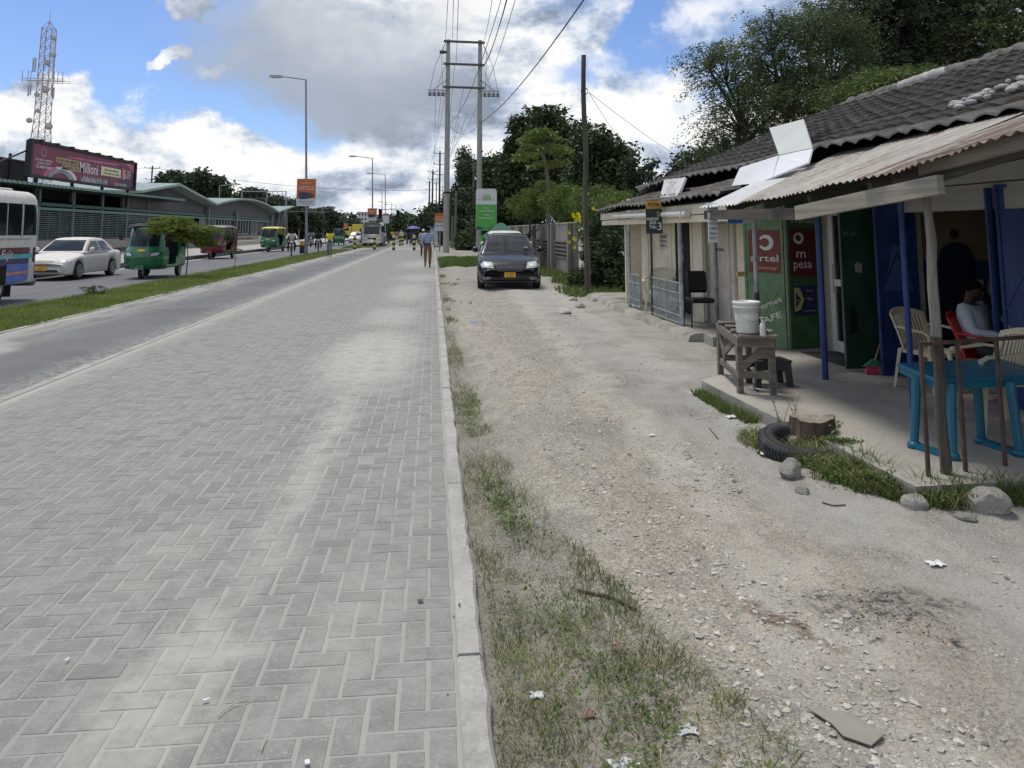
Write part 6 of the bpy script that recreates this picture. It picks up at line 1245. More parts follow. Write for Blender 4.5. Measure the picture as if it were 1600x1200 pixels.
simplecar(508, 371, paint('silver', (.35, .36, .37)), 'second silver car in the far lane, lower than the van', -88, 'suv', 4.4, 1.45)
simplecar(470, 372, pw, 'white car left of the tall lamp post in the far lane', -88, 'suv', 4.4, 1.5)
# boxes on wheels: bus, minibus, truck
def busbody(t, L, W_, zb, H_, pm, nose=.12, rake=.25):
    """rounded box, +x front"""
    xs = [-L/2, -L/2+.03, -L/2+.10, -L/2+.25] + list(np.linspace(-L/2+.5, L/2-.5, 24)) + [L/2-.25, L/2-.10, L/2-.03, L/2]
    V = []; prof0 = []
    for x in xs:
        e0 = max(0, 1-min(L/2-x, .25)/.25); e1 = max(0, 1-min(x+L/2, .25)/.25); w = W_/2*(1-.10*e0**2-.07*e1**2); h_ = H_-.12*e0**2-.10*e1**2
        prof = [(0, zb), (w*.96, zb), (w, zb+.06), (w, zb+(h_-zb)*.45), (w*.985, h_-.42), (w*.955, h_-.18), (w*.90, h_-.07), (w*.78, h_-.01), (w*.4, h_+.03), (0, h_+.04)]
        k = len(prof)
        for s in (1, -1): V += [(x - (rake*max(0, z-1.1)/1.2*e0 if True else 0), s*y, z) for y, z in prof]
    Fs = []; n = len(xs)
    for i in range(n-1):
        a, b_ = i*k*2, (i+1)*k*2
        for j in range(k-1): Fs.append((a+j, a+j+1, b_+j+1, b_+j)); Fs.append((a+k+j, b_+k+j, b_+k+j+1, a+k+j+1))
    for i, fl in ((0, 1), (n-1, 0)):
        a = i*k*2
        for j in range(k-1): q = (a+j, a+j+1, a+k+j+1, a+k+j); Fs.append(q if fl else q[::-1])
    mb = MB(); mb.add(V, Fs, pm, True); return mb.build('body', t)
def sidepoly(bb, t, s, x0, x1, z0, z1, mat, name, off=.005, z0b=None, z1b=None):
    return decal(bb, [(x0, s*3, z0), (x1, s*3, z0b if z0b is not None else z0), (x1, s*3, z1b if z1b is not None else z1), (x0, s*3, z1)], (0, -s, 0), mat, t, name, off, 8)
def citybus():
    L = 6.9; W_ = 2.05; qr = at(57, 440, X=-9.72); x_, y_ = -9.72, qr.y
    t = empty('minibus', (x_-W_/2, y_-L/2, -.06), radians(-90), 'white bus with blue, maroon and orange stripes at the left edge', 'bus')
    body = busbody(t, L, W_, .42, 2.62, pw); bb = bvh_of([body]); s = 1     # +y local -> +x world after -90 deg
    for s in (1, -1):
        x0 = -L/2+.10
        for (a, b_) in ((x0+.05, x0+.70), (x0+.78, x0+2.1), (x0+2.18, x0+3.5), (x0+3.58, x0+4.9)):
            wn = sidepoly(bb, t, s, a, b_, 1.56, 2.30, mglass, 'window', .006)
            mbx = MB(); 
        sidepoly(bb, t, s, x0+.70, x0+.78, 1.52, 2.34, M('alu_grey', (.4, .4, .4), .4), 'window_pillar', .008); sidepoly(bb, t, s, x0+1.40, x0+1.44, 1.56, 2.30, M('alu_grey'), 'window_divider', .012)
        sidepoly(bb, t, s, x0-.03, L/2-.3, 1.46, 1.50, M('alu_grey'), 'window_sill', .009)
        sidepoly(bb, t, s, x0-.02, L/2-.3, 1.10, 1.28, M('stripe_maroon', (.12, .03, .05), .4), 'stripe', .005, 1.08, 1.26); sidepoly(bb, t, s, x0+.22, L/2-.3, 1.02, 1.12, M('stripe_cyan', (.10, .42, .52), .4), 'stripe', .007, .99, 1.09); sidepoly(bb, t, s, x0-.02, L/2-.3, .88, 1.10, M('stripe_purple', (.07, .05, .14), .4), 'stripe', .0035, .82, 1.06)
        sidepoly(bb, t, s, x0+.0, L/2-.3, .44, .90, M('stripe_blue', (.12, .17, .50), .4), 'stripe', .0045, .44, .86); sidepoly(bb, t, s, x0+.02, L/2-.3, .66, .71, M('stripe_orange', (.65, .25, .08), .4), 'stripe', .008, .60, .66)
        sidepoly(bb, t, s, x0+.02, x0+.19, .92, 1.26, mblackp, 'label_strip', .009)
        for z_, c_ in ((1.19, 'S'), (1.02, 'C')): _tx(c_, t, mwht, (x0+.10, s*(W_/2+.012), z_), (-s*-1 if s < 0 else -1, 0, 0) if False else ((-1, 0, 0) if s > 0 else (1, 0, 0)), (0, 0, 1), .07, bold=.02)
        _tx('Fujis', t, mwht, (x0+1.35, s*(W_/2+.014), 1.13), ((-1, 0, 0) if s > 0 else (1, 0, 0)), (0, 0, 1), .20, shear=.3, bold=.01)
        _tx('COACH', t, M('stripe_grey', (.3, .22, .25), .5), (x0+.5, s*(W_/2+.012), 1.20), ((-1, 0, 0) if s > 0 else (1, 0, 0)), (0, 0, 1), .07)
        sidepoly(bb, t, s, -L/2+1.42, -L/2+2.35, .42, .88, M('arch_dark', (.01, .01, .01), .9), 'wheel_arch', .010)
    mb = MB(); mb.box((-L/2+.02, 0, .40), (.20, W_*.95, .14), M('bumper_dull', (.13, .13, .14), .6)); mb.build('bumper', t, bev=.03)
    mb = MB(); mb.box((-L/2+.8, 0, 2.66), (.5, 1.2, .05), pw); mb.build('roof_vent', t, bev=.02)
    dz(t, bb, [(-.8, 1.5), (.8, 1.5), (.75, 2.3), (-.75, 2.3)], mglass, 'rear_window', .006, 6, (1, 0, 0)); dz(t, bb, [(-.85, 1.3), (.85, 1.3), (.78, 2.35), (-.78, 2.35)], mglass, 'windscreen', .006, 6)
    for cx_ in (-L/2+1.76, L/2-1.2):
        for s in (-1, 1): wheel(t, cx_, s*(W_/2-.12), .38, .22, s, 0)
    mb = MB(); mb.box((-L/2+1.15, W_/2-.12, .28), (.03, .22, .26), mrub); mb.build('mud_flap', t); return t
citybus()
def minibus(px, py, label):
    q = at(px, py, Z=-.05); L = 5.4; W_ = 1.95; t = empty('minibus', (q.x, q.y+L/2, -.05), radians(-90), label, 'bus'); body = busbody(t, L, W_, .4, 2.55, pw, rake=.5); bb = bvh_of([body])
    dz(t, bb, [(-.82, 1.32), (.82, 1.32), (.76, 2.12), (-.76, 2.12)], mglass, 'windscreen', .01, 5); dz(t, bb, [(-.9, 1.06), (.9, 1.06), (.9, 1.14), (-.9, 1.14)], M('stripe_tan', (.4, .3, .18), .5), 'stripe', .01, 3); dz(t, bb, [(-.4, .80), (.4, .80), (.4, .95), (-.4, .95)], mblackp, 'grille', .01, 3)
    for s in (-1, 1):
        dz(t, bb, [(s*.52, .78), (s*.86, .78), (s*.86, .95), (s*.52, .95)], mlens, 'headlight', .01, 3); mb = MB(); mb.box((L/2-.3, s*1.16, 1.75), (.08, .16, .34), mblackp); mb.bar((L/2-.3, s*.95, 1.9), (L/2-.3, s*1.16, 1.88), .03, .03, mblackp); mb.build('mirror', t)
        for cx_ in (-L/2+1.5, L/2-1.1): wheel(t, cx_, s*(W_/2-.12), .36, .22, s, 0)
        for k in range(4): sidepoly(bb, t, s, -L/2+.3+1.3*k, -L/2+1.5+1.3*k, 1.5, 2.2, mglass, 'window', .006)
    mb = MB(); mb.box((L/2+.02, 0, .48), (.16, 1.9, .2), pw); mb.build('bumper', t, bev=.03); return t
minibus(580, 386, 'white minibus facing the camera between the first two bollards')
def truck(px0, px1, py):
    q = at((px0+px1)/2, py, Z=0); my = M('truck_yellow', (.62, .50, .07), .5, .08, 2, dirt=.2); z0, z1 = at(px0, 362, Y=q.y).z, at(px0, 350.5, Y=q.y).z
    a, b_ = at(551, 360, Y=q.y), at(573, 360, Y=q.y); t = wthing('truck', (q.x, q.y, 0), 'yellow box truck crossing behind the white minibus', 'truck'); w = b_.x-a.x
    mb = MB(); mb.box(((a.x+b_.x)/2, q.y, (z0+z1)/2+.0), (w, 2.4, z1-z0), my); mb.build('cargo_box', t, bev=.04); cxx = a.x-1.1
    mb = MB(); mb.poly([(cxx-1, q.y-1.15, .8), (cxx+.9, q.y-1.15, .8), (cxx+.9, q.y-1.15, 2.6), (cxx-.6, q.y-1.15, 2.6), (cxx-1, q.y-1.15, 1.8)], my, 2.3, (0, -1, 0)); mb.box((a.x+w/2, q.y, .85), (w+1, .9, .25), mblackp); mb.build('cab', t)
    mb = MB(); mb.poly([(cxx-.85, q.y-1.16, 1.7), (cxx+.4, q.y-1.16, 1.7), (cxx+.4, q.y-1.16, 2.4), (cxx-.5, q.y-1.16, 2.4)], mglass, .01, (0, -1, 0)); mb.build('side_window', t)
    for xx in (cxx, a.x+w*.35, a.x+w*.8):
        mb = MB(); mb.lathe([(0, -.15), (.4, -.15), (.5, -.12), (.5, .12), (.4, .15), (0, .15)], mrub, (xx, q.y-1.0, .5), 'Y', 18); mb.build('wheel', t)
truck(556, 575, 372.5)
# auto rickshaws, +x front
def rick(loc, rz, label, pm, roofm, pm2=None, group='auto rickshaws on the main road', driver=(.3, .3, .32)):
    t = empty('auto_rickshaw', loc, rz, label, 'rickshaw', group)
    # cowl: half-widths by height, front surface bulge
    V = []; zs = [.30, .38, .50, .64, .76, .86, .95, 1.0, 1.35, 1.60, 1.66, 1.70]; hwz = [.50, .56, .60, .615, .615, .605, .59, .58, .55, .52, .49, .42]; xfz = [.98, 1.06, 1.13, 1.16, 1.15, 1.12, 1.08, 1.05, .93, .84, .78, .66]
    ny = 14
    for z, w, x in zip(zs, hwz, xfz):
        for k in range(ny+1):
            u = -1+2*k/ny; V.append((x-.30*abs(u)**2.6, w*u, z))
    Fs = [(i*(ny+1)+k, i*(ny+1)+k+1, (i+1)*(ny+1)+k+1, (i+1)*(ny+1)+k) for i in range(len(zs)-1) for k in range(ny)]
    n = len(V)
    for i, (z, w, x) in enumerate(zip(zs, hwz, xfz)):
        for s, k in ((-1, 0), (1, ny)):
            pass
    mb = MB(); mb.add(V, Fs, pm, True)
    for s, k in ((-1, 0), (1, ny)):            # side returns of the cowl
        A = [V[i*(ny+1)+k] for i in range(8)]; B = [(x-.42 if z < .9 else x-.30, y*1.04, z) for x, y, z in A]; mb.add(A+B, [(i, i+1, i+9, i+8) if s > 0 else (i+8, i+9, i+1, i) for i in range(7)], pm, True)
        P_ = [V[i*(ny+1)+k] for i in range(7, 12)]; B = [(x-.07, y, z) for x, y, z in P_]; mb.add(P_+B, [(i, i+1, i+6, i+5) for i in range(4)], pm)
    body = mb.build('body', t); bb = bvh_of([body])
    dz(t, bb, [(-.44, 1.03), (.44, 1.03), (.44, 1.50), (.38, 1.58), (-.38, 1.58), (-.44, 1.50)], mglass, 'windscreen', .008, 6)
    for s in (-1, 1):
        dz(t, bb, [(s*.24, .72), (s*.53, .73), (s*.56, .83), (s*.44, .86), (s*.27, .82)], M('lamp_black', (.02, .02, .02), .4), 'headlight_surround', .006, 4); dz(t, bb, [(s*.28, .74), (s*.48, .745), (s*.52, .82), (s*.42, .84), (s*.30, .80)], mlens, 'headlight', .014, 4)
        mb = MB(); mb.box((.95, s*.70, 1.30), (.03, .10, .14), mblackp); mb.bar((.85, s*.54, 1.22), (.95, s*.69, 1.28), .015, .015, mblackp); mb.build('mirror', t)
    dz(t, bb, [(-.10, .87), (.10, .87), (.10, .94), (-.10, .94)], mplate if group else mplate, 'number_plate', .012, 2); dz(t, bb, [(-.5, .655), (.5, .655), (.5, .68), (-.5, .68)], mblackp, 'trim', .006, 4)
    # rear body tub, floor, seat back, posts, roof
    pm2 = pm2 or pm; mb = MB(); mb.box((-.25, 0, .36), (2.3, 1.10, .07), mblackp)
    for s in (-1, 1): mb.poly([(-.35, s*.62, .34), (-1.32, s*.62, .40), (-1.38, s*.60, .95), (-.95, s*.61, 1.0), (-.62, s*.61, .72), (-.40, s*.62, .66)], pm2, .05, (0, s, 0))
    mb.box((-1.36, 0, .66), (.06, 1.20, .60), pm2, ry=-.05); mb.bar((.62, .60, .40), (-.4, .62, .40), .05, .08, pm2); mb.bar((.62, -.60, .40), (-.4, -.62, .40), .05, .08, pm2); mb.build('rear_body', t)
    mb = MB(); mb.box((-.75, 0, .68), (.5, 1.05, .14), mleath); mb.box((-1.05, 0, .95), (.12, 1.05, .5), mleath); mb.box((.2, 0, .66), (.35, .4, .12), mleath); mb.build('seat', t)
    V = []; xs_ = [.80, .70, .3, -.3, -.9, -1.25, -1.38]; zz_ = [1.66, 1.73, 1.77, 1.78, 1.76, 1.70, 1.58]
    for x, z in zip(xs_, zz_):
        for y, d_ in ((-.60, -.10), (-.58, -.03), (-.48, .0), (-.2, .02), (.2, .02), (.48, 0), (.58, -.03), (.60, -.10)): V.append((x, y, z+d_))
    mb = MB(); mb.add(V, [(i*8+k, (i+1)*8+k, (i+1)*8+k+1, i*8+k+1) for i in range(6) for k in range(7)], roofm, True)
    mb.add([(-1.38, -.6, 1.50), (-1.38, .6, 1.5), (-1.38, .6, .95), (-1.38, -.6, .95)], [(0, 1, 2, 3)], roofm); mb.build('roof', t)
    for s in (-1, 1):
        for (a, b_) in (((-.55, .60, 1.72), (-.62, .60, .7)), ((-1.34, .60, 1.60), (-1.36, .60, .9))): mb = MB(); mb.bar((a[0], s*a[1], a[2]), (b_[0], s*b_[1], b_[2]), .04, .03, pm2); mb.build('roof_post', t)
    # front fork, mudguard, wheels
    mb = MB(); mb.lathe([(.12, -.045), (.19, -.05), (.215, -.03), (.22, 0), (.215, .03), (.19, .05), (.12, .045)], mrub, (.98, 0, .22), 'Y', 22); w = mb.build('wheel', t); mb = MB(); mb.lathe([(.13, -.035), (.03, -.04), (.03, .04), (.13, .035)], mrim, (.98, 0, .22), 'Y', 16); mb.build('rim').parent = w
    mb = MB(); V = []
    for k in range(9):
        a = radians(15+150*k/8); V += [(.98+.27*cos(a), y, .23+.25*sin(a)+z_) for y, z_ in ((-.13, -.03), (-.08, .02), (.08, .02), (.13, -.03))]
    mb.add(V, [(i*4+k, i*4+k+1, i*4+k+5, i*4+k+4) for i in range(8) for k in range(3)], pm2 if pm2 is not pm else pm, True); mb.build('mudguard', t)
    mb = MB(); mb.box((1.24, 0, .40), (.03, .12, .04), mtail); mb.build('reflector', t)
    for s in (-1, 1): wheel(t, -.92, s*.52, .22, .11, s, 5)
    return t
pgreen = paint('green', (.015, .15, .065)); pdkred = paint('dark_red', (.14, .008, .018)); mcanv = M('canvas_black', (.03, .03, .032), .8, .3, 5); mcanvg = M('canvas_grey', (.26, .25, .25), .8, .2, 4); mcanvy = M('canvas_yellow', (.68, .55, .16), .7, .1, 4)
qt = at(222, 436, Z=-.06); angt = radians(-82)
def rloc(q, ang): v = Matrix.Rotation(ang, 3, 'Z') @ Vector((.98, 0, 0)); return (q.x-v.x, q.y-v.y, -.06)
gr_ = rick(rloc(qt, radians(-90)), radians(-90), 'nearest green auto rickshaw behind the flat topped young tree', pgreen, mcanv); gr_.scale = (1.09,)*3
q = at(329, 405, Z=-.06); rr2 = rick(rloc(q, radians(-95)), radians(-95), 'dark red auto rickshaw with grey roof beyond the young tree', pdkred, mcanvg); rr2.scale = (1.12,)*3
q = at(419, 393.5, Z=-.06); copy_tree(gr_, None, 'green auto rickshaw with yellow roof in the far lane', None, rloc(q, radians(-96)), radians(-96))
y3 = [o for o in bpy.data.objects if o.parent is None and o.get('label') == 'green auto rickshaw with yellow roof in the far lane'][0]; y3.scale = (1.12,)*3
for ch in kids(y3):
    if ch.name.startswith('roof') and 'post' not in ch.name: ch.data = ch.data.copy(); ch.data.materials[0] = mcanvy
q = at(529, 384, Z=-.06); copy_tree(gr_, None, 'small distant green auto rickshaw behind the man in yellow', None, rloc(q, radians(-84)), radians(-84))
# motorbikes with riders
def moto(loc, rz, label, pm, rl, sc, sp=None):
    t = empty('motorcycle', loc, rz, label, 'motorcycle', 'motorcycles on the main road'); t.scale = (1.05,)*3
    for x, nm in ((.65, 'wheel'), (-.62, 'wheel')):
        mb = MB(); mb.lathe([(.22, -.03), (.27, -.045), (.30, -.03), (.31, 0), (.30, .03), (.27, .045), (.22, .03)], mrub, (x, 0, .31), 'Y', 20); w = mb.build(nm, t); mb = MB(); mb.lathe([(.03, -.05), (.04, 0), (.03, .05)], mrim, (x, 0, .31), 'Y', 8)
        for k in range(8): a = 2*pi*k/8; mb.bar((x+.03*cos(a), 0, .31+.03*sin(a)), (x+.23*cos(a), 0, .31+.23*sin(a)), .008, .008, mrim)
        mb.build('rim').parent = w
    mb = MB()
    for s in (-1, 1): mb.tube([(.65, s*.07, .31), (.42, s*.09, .95)], .02, mrim, 7)
    mb.tube([(.36, -.32, 1.03), (.42, -.1, .98), (.42, .1, .98), (.36, .32, 1.03)], .013, mblackp, 7); mb.build('fork', t)
    mb = MB(); mb.lathe([(0, -.12), (.07, -.11), (.12, 0), (.07, .2), (0, .22)], pm, (.12, 0, .80), 'X', 12); mb.build('fuel_tank', t)
    mb = MB(); mb.box((-.35, 0, .80), (.65, .24, .08), mleath); mb.build('seat', t, bev=.02); mb = MB(); mb.box((.02, 0, .45), (.35, .24, .30), msteel); mb.bar((.1, 0, .7), (-.62, .1, .31), .04, .04, mblackp); mb.bar((.1, 0, .7), (-.62, -.1, .31), .04, .04, mblackp); mb.bar((.1, 0, .75), (-.6, 0, .78), .05, .05, mblackp); mb.build('engine', t)
    mb = MB(); mb.lathe([(0, .06), (.07, .05), (.09, 0), (.06, -.07), (0, -.08)], mlens, (.55, 0, .88), 'X', 12); mb.build('headlight', t)
    mb = MB(); mb.box((.66, 0, .64), (.34, .10, .02), pm, ry=.1); mb.build('mudguard', t)
    ride = dict(pel=(0, -.30, .92), wst=(0, -.27, 1.05), chs=(0, -.20, 1.27), nek=(0, -.16, 1.43), hd0=(0, -.14, 1.50), hd=(0, -.12, 1.57), top=(0, -.13, 1.64), shL=(-.19, -.18, 1.37), shR=(.19, -.18, 1.37), elL=(-.33, .02, 1.16), elR=(.33, .02, 1.16), wrL=(-.30, .27, 1.08), wrR=(.30, .27, 1.08), haL=(-.29, .34, 1.07), haR=(.29, .34, 1.07), hpL=(-.10, -.26, .88), hpR=(.10, -.26, .88), knL=(-.22, .12, .72), knR=(.22, .12, .72), anL=(-.20, -.02, .32), anR=(.20, -.02, .32), toL=(-.21, .12, .27), toR=(.21, .12, .27))
    person(loc, rz-pi/2, rl, ride, sc, C('c_black', (.02, .02, .022)), hat=None, h=1.8, group='riders on motorcycles'); return t
q = at(452, 400, Z=-.06); moto((q.x, q.y+.7, -.06), radians(-80), 'motorcycle with bright headlight nearest the tall lamp post', paint('moto_red', (.25, .02, .02)), 'motorcycle rider in pale shirt left of the tall lamp post', C('rider_pale', (.5, .5, .48)), 0)
q = at(495, 394, Z=-.06); moto((q.x, q.y+.7, -.06), radians(-82), 'dark motorcycle just right of the tall lamp post', paint('moto_black', (.02, .02, .02)), 'motorcycle rider in black right of the tall lamp post', C('c_black', (.02, .02, .022)), 0)
q = at(484, 386, Z=-.06); moto((q.x, q.y+.7, -.06), radians(-84), 'motorcycle half hidden behind the tall lamp post', paint('moto_blue', (.02, .04, .15)), 'rider in grey half hidden behind the tall lamp post', C('c_grey', (.22, .22, .24)), 0)
q = at(444, 386, Z=-.06); moto((q.x, q.y+.7, -.06), radians(-84), 'motorcycle beside the yellow roofed rickshaw', paint('moto_red2', (.25, .02, .02)), 'rider beside the yellow roofed rickshaw', C('c_olive', (.16, .17, .07)), 0)
# ================================================================== LEFT SIDE: BUS STATION
SX = -24.0
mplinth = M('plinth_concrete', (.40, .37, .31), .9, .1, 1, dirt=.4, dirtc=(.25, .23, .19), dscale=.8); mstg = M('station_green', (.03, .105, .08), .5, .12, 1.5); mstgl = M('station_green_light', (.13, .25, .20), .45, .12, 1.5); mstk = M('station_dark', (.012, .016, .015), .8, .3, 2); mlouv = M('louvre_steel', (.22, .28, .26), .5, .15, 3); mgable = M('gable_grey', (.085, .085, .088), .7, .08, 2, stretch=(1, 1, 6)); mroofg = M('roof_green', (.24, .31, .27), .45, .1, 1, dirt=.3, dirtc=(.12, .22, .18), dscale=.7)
def sp(px, py, X=SX): return at(px, py, X=X)
st = wthing('bus_station', (SX-3, 60, 0), 'long green roofed bus station with louvred walls beyond the road', 'station')
Y0, Y1 = 34., sp(405, 372).y; ZP = 1.02
Ypf = sp(405, 372).y
mb = MB(); mb.box((SX-3, (Y0+Ypf)/2, .52), (6, Ypf-Y0, 1.0), mplinth); mb.box((SX+.12, (Y0+Ypf)/2, .10), (.25, Ypf-Y0, .5), M('plinth_base', (.13, .11, .09), .95, .5, 2)); mb.build('plinth', st)
Yc1 = sp(260, 309).y; Yg = sp(258, 290).y; Yv = sp(320, 318).y; Yp2 = sp(362, 308).y; Yv2 = sp(422, 330).y; Ye = sp(446, 322).y
Zbeam = 3.25
Yl = sp(256, 350).y
mb = MB(); mb.box((SX-.05, (Y0+Yv2)/2, Zbeam), (.28, Yv2-Y0, .20), mstg); mb.box((SX+.02, (Y0+Yv2)/2, Zbeam-.28), (.22, Yv2-Y0, .16), mstgl); mb.build('beam', st)
# louvre bays
yb = Y0; pitch = sp(156, 350).y-sp(112, 350).y
bays = []; yy = sp(58, 350).y
while yy > Y0+1: yy -= 4.55
while yy < Yl-1: bays.append((yy, yy+4.55)); yy += 4.55
for a, b_ in bays:
    if b_ < Y0: continue
    mb = MB(); mb.bar((SX+.03, a, ZP), (SX+.03, a, 4.55), .12, .12, mlouv); mb.build('column', st)
    mb = MB()
    for k in range(15): mb.box((SX-.02, (a+b_)/2, ZP+.08+k*.128), (.03, b_-a-.2, .036), mlouv)
    for f in (.33, .66): mb.bar((SX-.06, a+(b_-a)*f, ZP), (SX-.06, a+(b_-a)*f, Zbeam), .06, .06, mstg)
    mb.build('louvre_panel', st)
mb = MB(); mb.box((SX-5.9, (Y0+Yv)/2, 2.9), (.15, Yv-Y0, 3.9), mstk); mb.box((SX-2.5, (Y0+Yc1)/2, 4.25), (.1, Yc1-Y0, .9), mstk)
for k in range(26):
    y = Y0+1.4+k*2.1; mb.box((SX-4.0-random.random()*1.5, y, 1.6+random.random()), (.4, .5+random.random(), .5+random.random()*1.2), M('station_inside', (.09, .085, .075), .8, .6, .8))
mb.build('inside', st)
mb = MB(); ra_, rb_ = at(0, 281, X=SX+1.6), at(268, 309, X=SX+1.6); zrb = rb_.z; zra = ra_.z
def roofstrip(mb, prof, x0, x1, mat, th=.16, dx=0):
    """prof: list of (y,z); strip with thickness between x0 and x1"""
    n = len(prof); vs = [(x0, y, z) for y, z in prof]+[(x1, y, z+dx) for y, z in prof]+[(x0, y, z-th) for y, z in prof]+[(x1, y, z+dx-th) for y, z in prof]
    fs = []
    for i in range(n-1): fs += [(i, i+1, n+i+1, n+i), (2*n+i, 3*n+i, 3*n+i+1, 2*n+i+1), (i, 2*n+i, 2*n+i+1, i+1), (n+i, n+i+1, 3*n+i+1, 3*n+i)]
    fs += [(0, n, 3*n, 2*n), (n-1, 3*n-1, 4*n-1, 2*n-1)]; mb.add(vs, fs, mat)
roofstrip(mb, [(Y0-2, zra), ((Y0+Yc1)/2, (zra+zrb)/2), (Yc1, zrb)], SX+1.6, SX-7, mroofg, .14, .55)
y = Y0-2
while y < Yc1: z_ = zra+(zrb-zra)*(y-Y0+2)/(Yc1-Y0+2); mb.bar((SX+1.63, y, z_-.05), (SX+1.63, y+.25, z_-.07), .04, .16, mstgl); y += .5
mb.build('roof', st)
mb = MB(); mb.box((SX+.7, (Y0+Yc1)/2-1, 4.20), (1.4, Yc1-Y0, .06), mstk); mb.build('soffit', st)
# gabled and vaulted halls
zpk = sp(256, 286).z; zv = sp(320, 318).z; pr1 = [(Yg-9, zpk-1.1), (Yg, zpk), (Yv, zv)]
n = 14; zp2 = sp(362, 308).z; zv2 = sp(422, 330).z; ze = sp(446, 321.5).z
pr2 = [(Yv+(Yv2-Yv)*k/n, (zv+(zv2-zv)*k/n)+sin(pi*k/n)**.9*(zp2-(zv+zv2)/2)) for k in range(n+1)]; pr3 = [(Yv2, zv2), (Ye+.3, ze)]
for pr in (pr1, pr2, pr3):
    mb = MB(); roofstrip(mb, pr, SX+1.3, SX-9, mroofg, .20, -.2 if pr is pr3 else .1); mb.build('roof', st)
mb = MB(); mb.poly([(SX-.1, Yg-9, 2.4), (SX-.1, Yv, 2.4), (SX-.1, Yv, zv-.2), (SX-.1, Yg, zpk-.2), (SX-.1, Yg-9, zpk-1.3)], mgable, .2, (1, 0, 0))
mb.poly([(SX-.1, Yv, Zbeam-.3)]+[(SX-.1, Yv2, Zbeam-.3)]+[(SX-.1, y, z-.2) for y, z in pr2[::-1]], mgable, .2, (1, 0, 0)); mb.box((SX-.2, Yv2+2.4, 2.5), (.2, 4.8, 3.6), mgable); mb.build('gable_wall', st)
mb = MB(); mb.box((SX-.2, (Yl+Yv)/2, 2.0), (.2, Yv-Yl, 2.2), mgable); mb.box((SX-.25, (Yv+Yv2)/2, 2.0), (.2, Yv2-Yv, 2.2), mgable); mb.build('wall', st)
for (pa, pb) in ((268, 286), (312, 320), (322, 336), (341, 359), (371, 388), (392, 401), (416, 424)):
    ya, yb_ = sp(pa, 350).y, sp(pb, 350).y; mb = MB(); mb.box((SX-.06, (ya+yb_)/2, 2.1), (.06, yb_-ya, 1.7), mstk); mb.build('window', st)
    mb = MB()
    for k in range(5): mb.box((SX-.01, ya+(yb_-ya)*k/4, 2.1), (.05, .09, 1.75), malu)
    mb.box((SX-.0, (ya+yb_)/2, 1.22), (.06, yb_-ya+.2, .07), malu); mb.build('window_frame', st)
for px in (322, 367, 422):
    y = sp(px, 350).y; mb = MB(); mb.box((SX+.12, y, 2.4), (.35, .45, 3.4 if px == 322 else 3.0), M('column_grey', (.20, .20, .20), .8, .1, 2)); mb.build('column', st)
for px in (428, 434): y = sp(px, 350).y; mb = MB(); mb.bar((SX+.3, y, .2), (SX+.3, y+2.2, 4.6), .4, .4, M('column_grey')); mb.build('column', st)
mb = MB(); mb.box((SX+1.0, (Yp2+Yv)/2-2, .90), (1.6, 26, .12), mplinth); mb.box((SX+1.0, (Yp2+Yv)/2-2, .5), (1.2, 24, .7), mplinth); mb.box((SX+2.2, (Yp2+Yv)/2, .3), (2.6, 34, .45), mplinth); mb.build('boarding_step', st)
# --- big billboard
mfrb = M('frame_black', (.015, .014, .016), .6, .1, 4); mmar = M('billboard_maroon', (.16, .028, .052), .5, .12, .25, col2=(.24, .04, .08))
BX = SX+1.35; c0, c1, c2, c3 = at(44, 277, X=BX), at(209, 297, X=BX), at(209, 254, X=BX), at(44, 219, X=BX)
yA, yB, zB, zT = c0.y, c1.y, (c0.z+c1.z)/2+.05, (c2.z+c3.z)/2
bbd = wthing('billboard', (BX, (yA+yB)/2, 0), 'long maroon advertising billboard mounted above the station canopy', 'billboard')
Lb = yB-yA; Hb = zT-zB
mb = MB(); mb.box((BX-.15, (yA+yB)/2, (zB+zT)/2), (.2, Lb, Hb), mfrb)
for z in (zB, zT): mb.box((BX, (yA+yB)/2, z), (.22, Lb, .16), mfrb)
for y in (yA, yB): mb.box((BX, y, (zB+zT)/2), (.24, .22, Hb+.1), mfrb)
for k in range(8): mb.box((BX+.05, yA+Lb*(k+.5)/8, zT+.08), (.3, .25, .12), mfrb)
mb.build('frame', bbd)
mb = MB(); mb.box((BX-.03, (yA+yB)/2, (zB+zT)/2), (.06, Lb-.25, Hb-.16), mmar); face = mb.build('poster', bbd)
for k in range(4): mb = MB(); y = yA+Lb*(.07+.29*k); mb.bar((BX-.1, y, 3.4), (BX-.1, y, zB), .16, .16, mfrb); mb.build('post', bbd)
mb = MB(); mb.bar((BX-.2, yA, zB+Hb*.7), (BX-.6, yA-4.5, zB-.3), .08, .08, mfrb); mb.build('brace', bbd)
bo = lambda u, v, o=.01: (BX+.0+o, yA+Lb*u, zB+Hb*v)
def bt(s, u, v, h, w, m_): text(s, face, m_, bo(u, v, .02), (0, 1, 0), (0, 0, 1), Hb*h, w=Lb*w, bold=.012)
mpale = M('print_pale', (.72, .66, .66), .5, 0); mgold = M('print_gold', (.50, .42, .20), .5, 0); mbtx = M('print_text_gold', (.12, .03, .03), .5, 0); mcrmp = M('print_cream', (.70, .66, .42), .5, .05); mpurp = M('print_purple', (.075, .03, .07), .5, .1, .4); mpinkp = M('print_pink', (.50, .12, .24), .5, .2, .5); mredp2 = M('print_red', (.60, .06, .08), .5, .05)
mb = MB(); 
def bq(us, m_, o): mb.poly([bo(u, v, o) for u, v in us], m_)
bq([(.80, .03), (.985, .03), (.985, .9), (.88, .80), (.80, .85)], mpurp, .004); bq([(.88, .93), (.985, .95), (.985, .60)], mpinkp, .006)
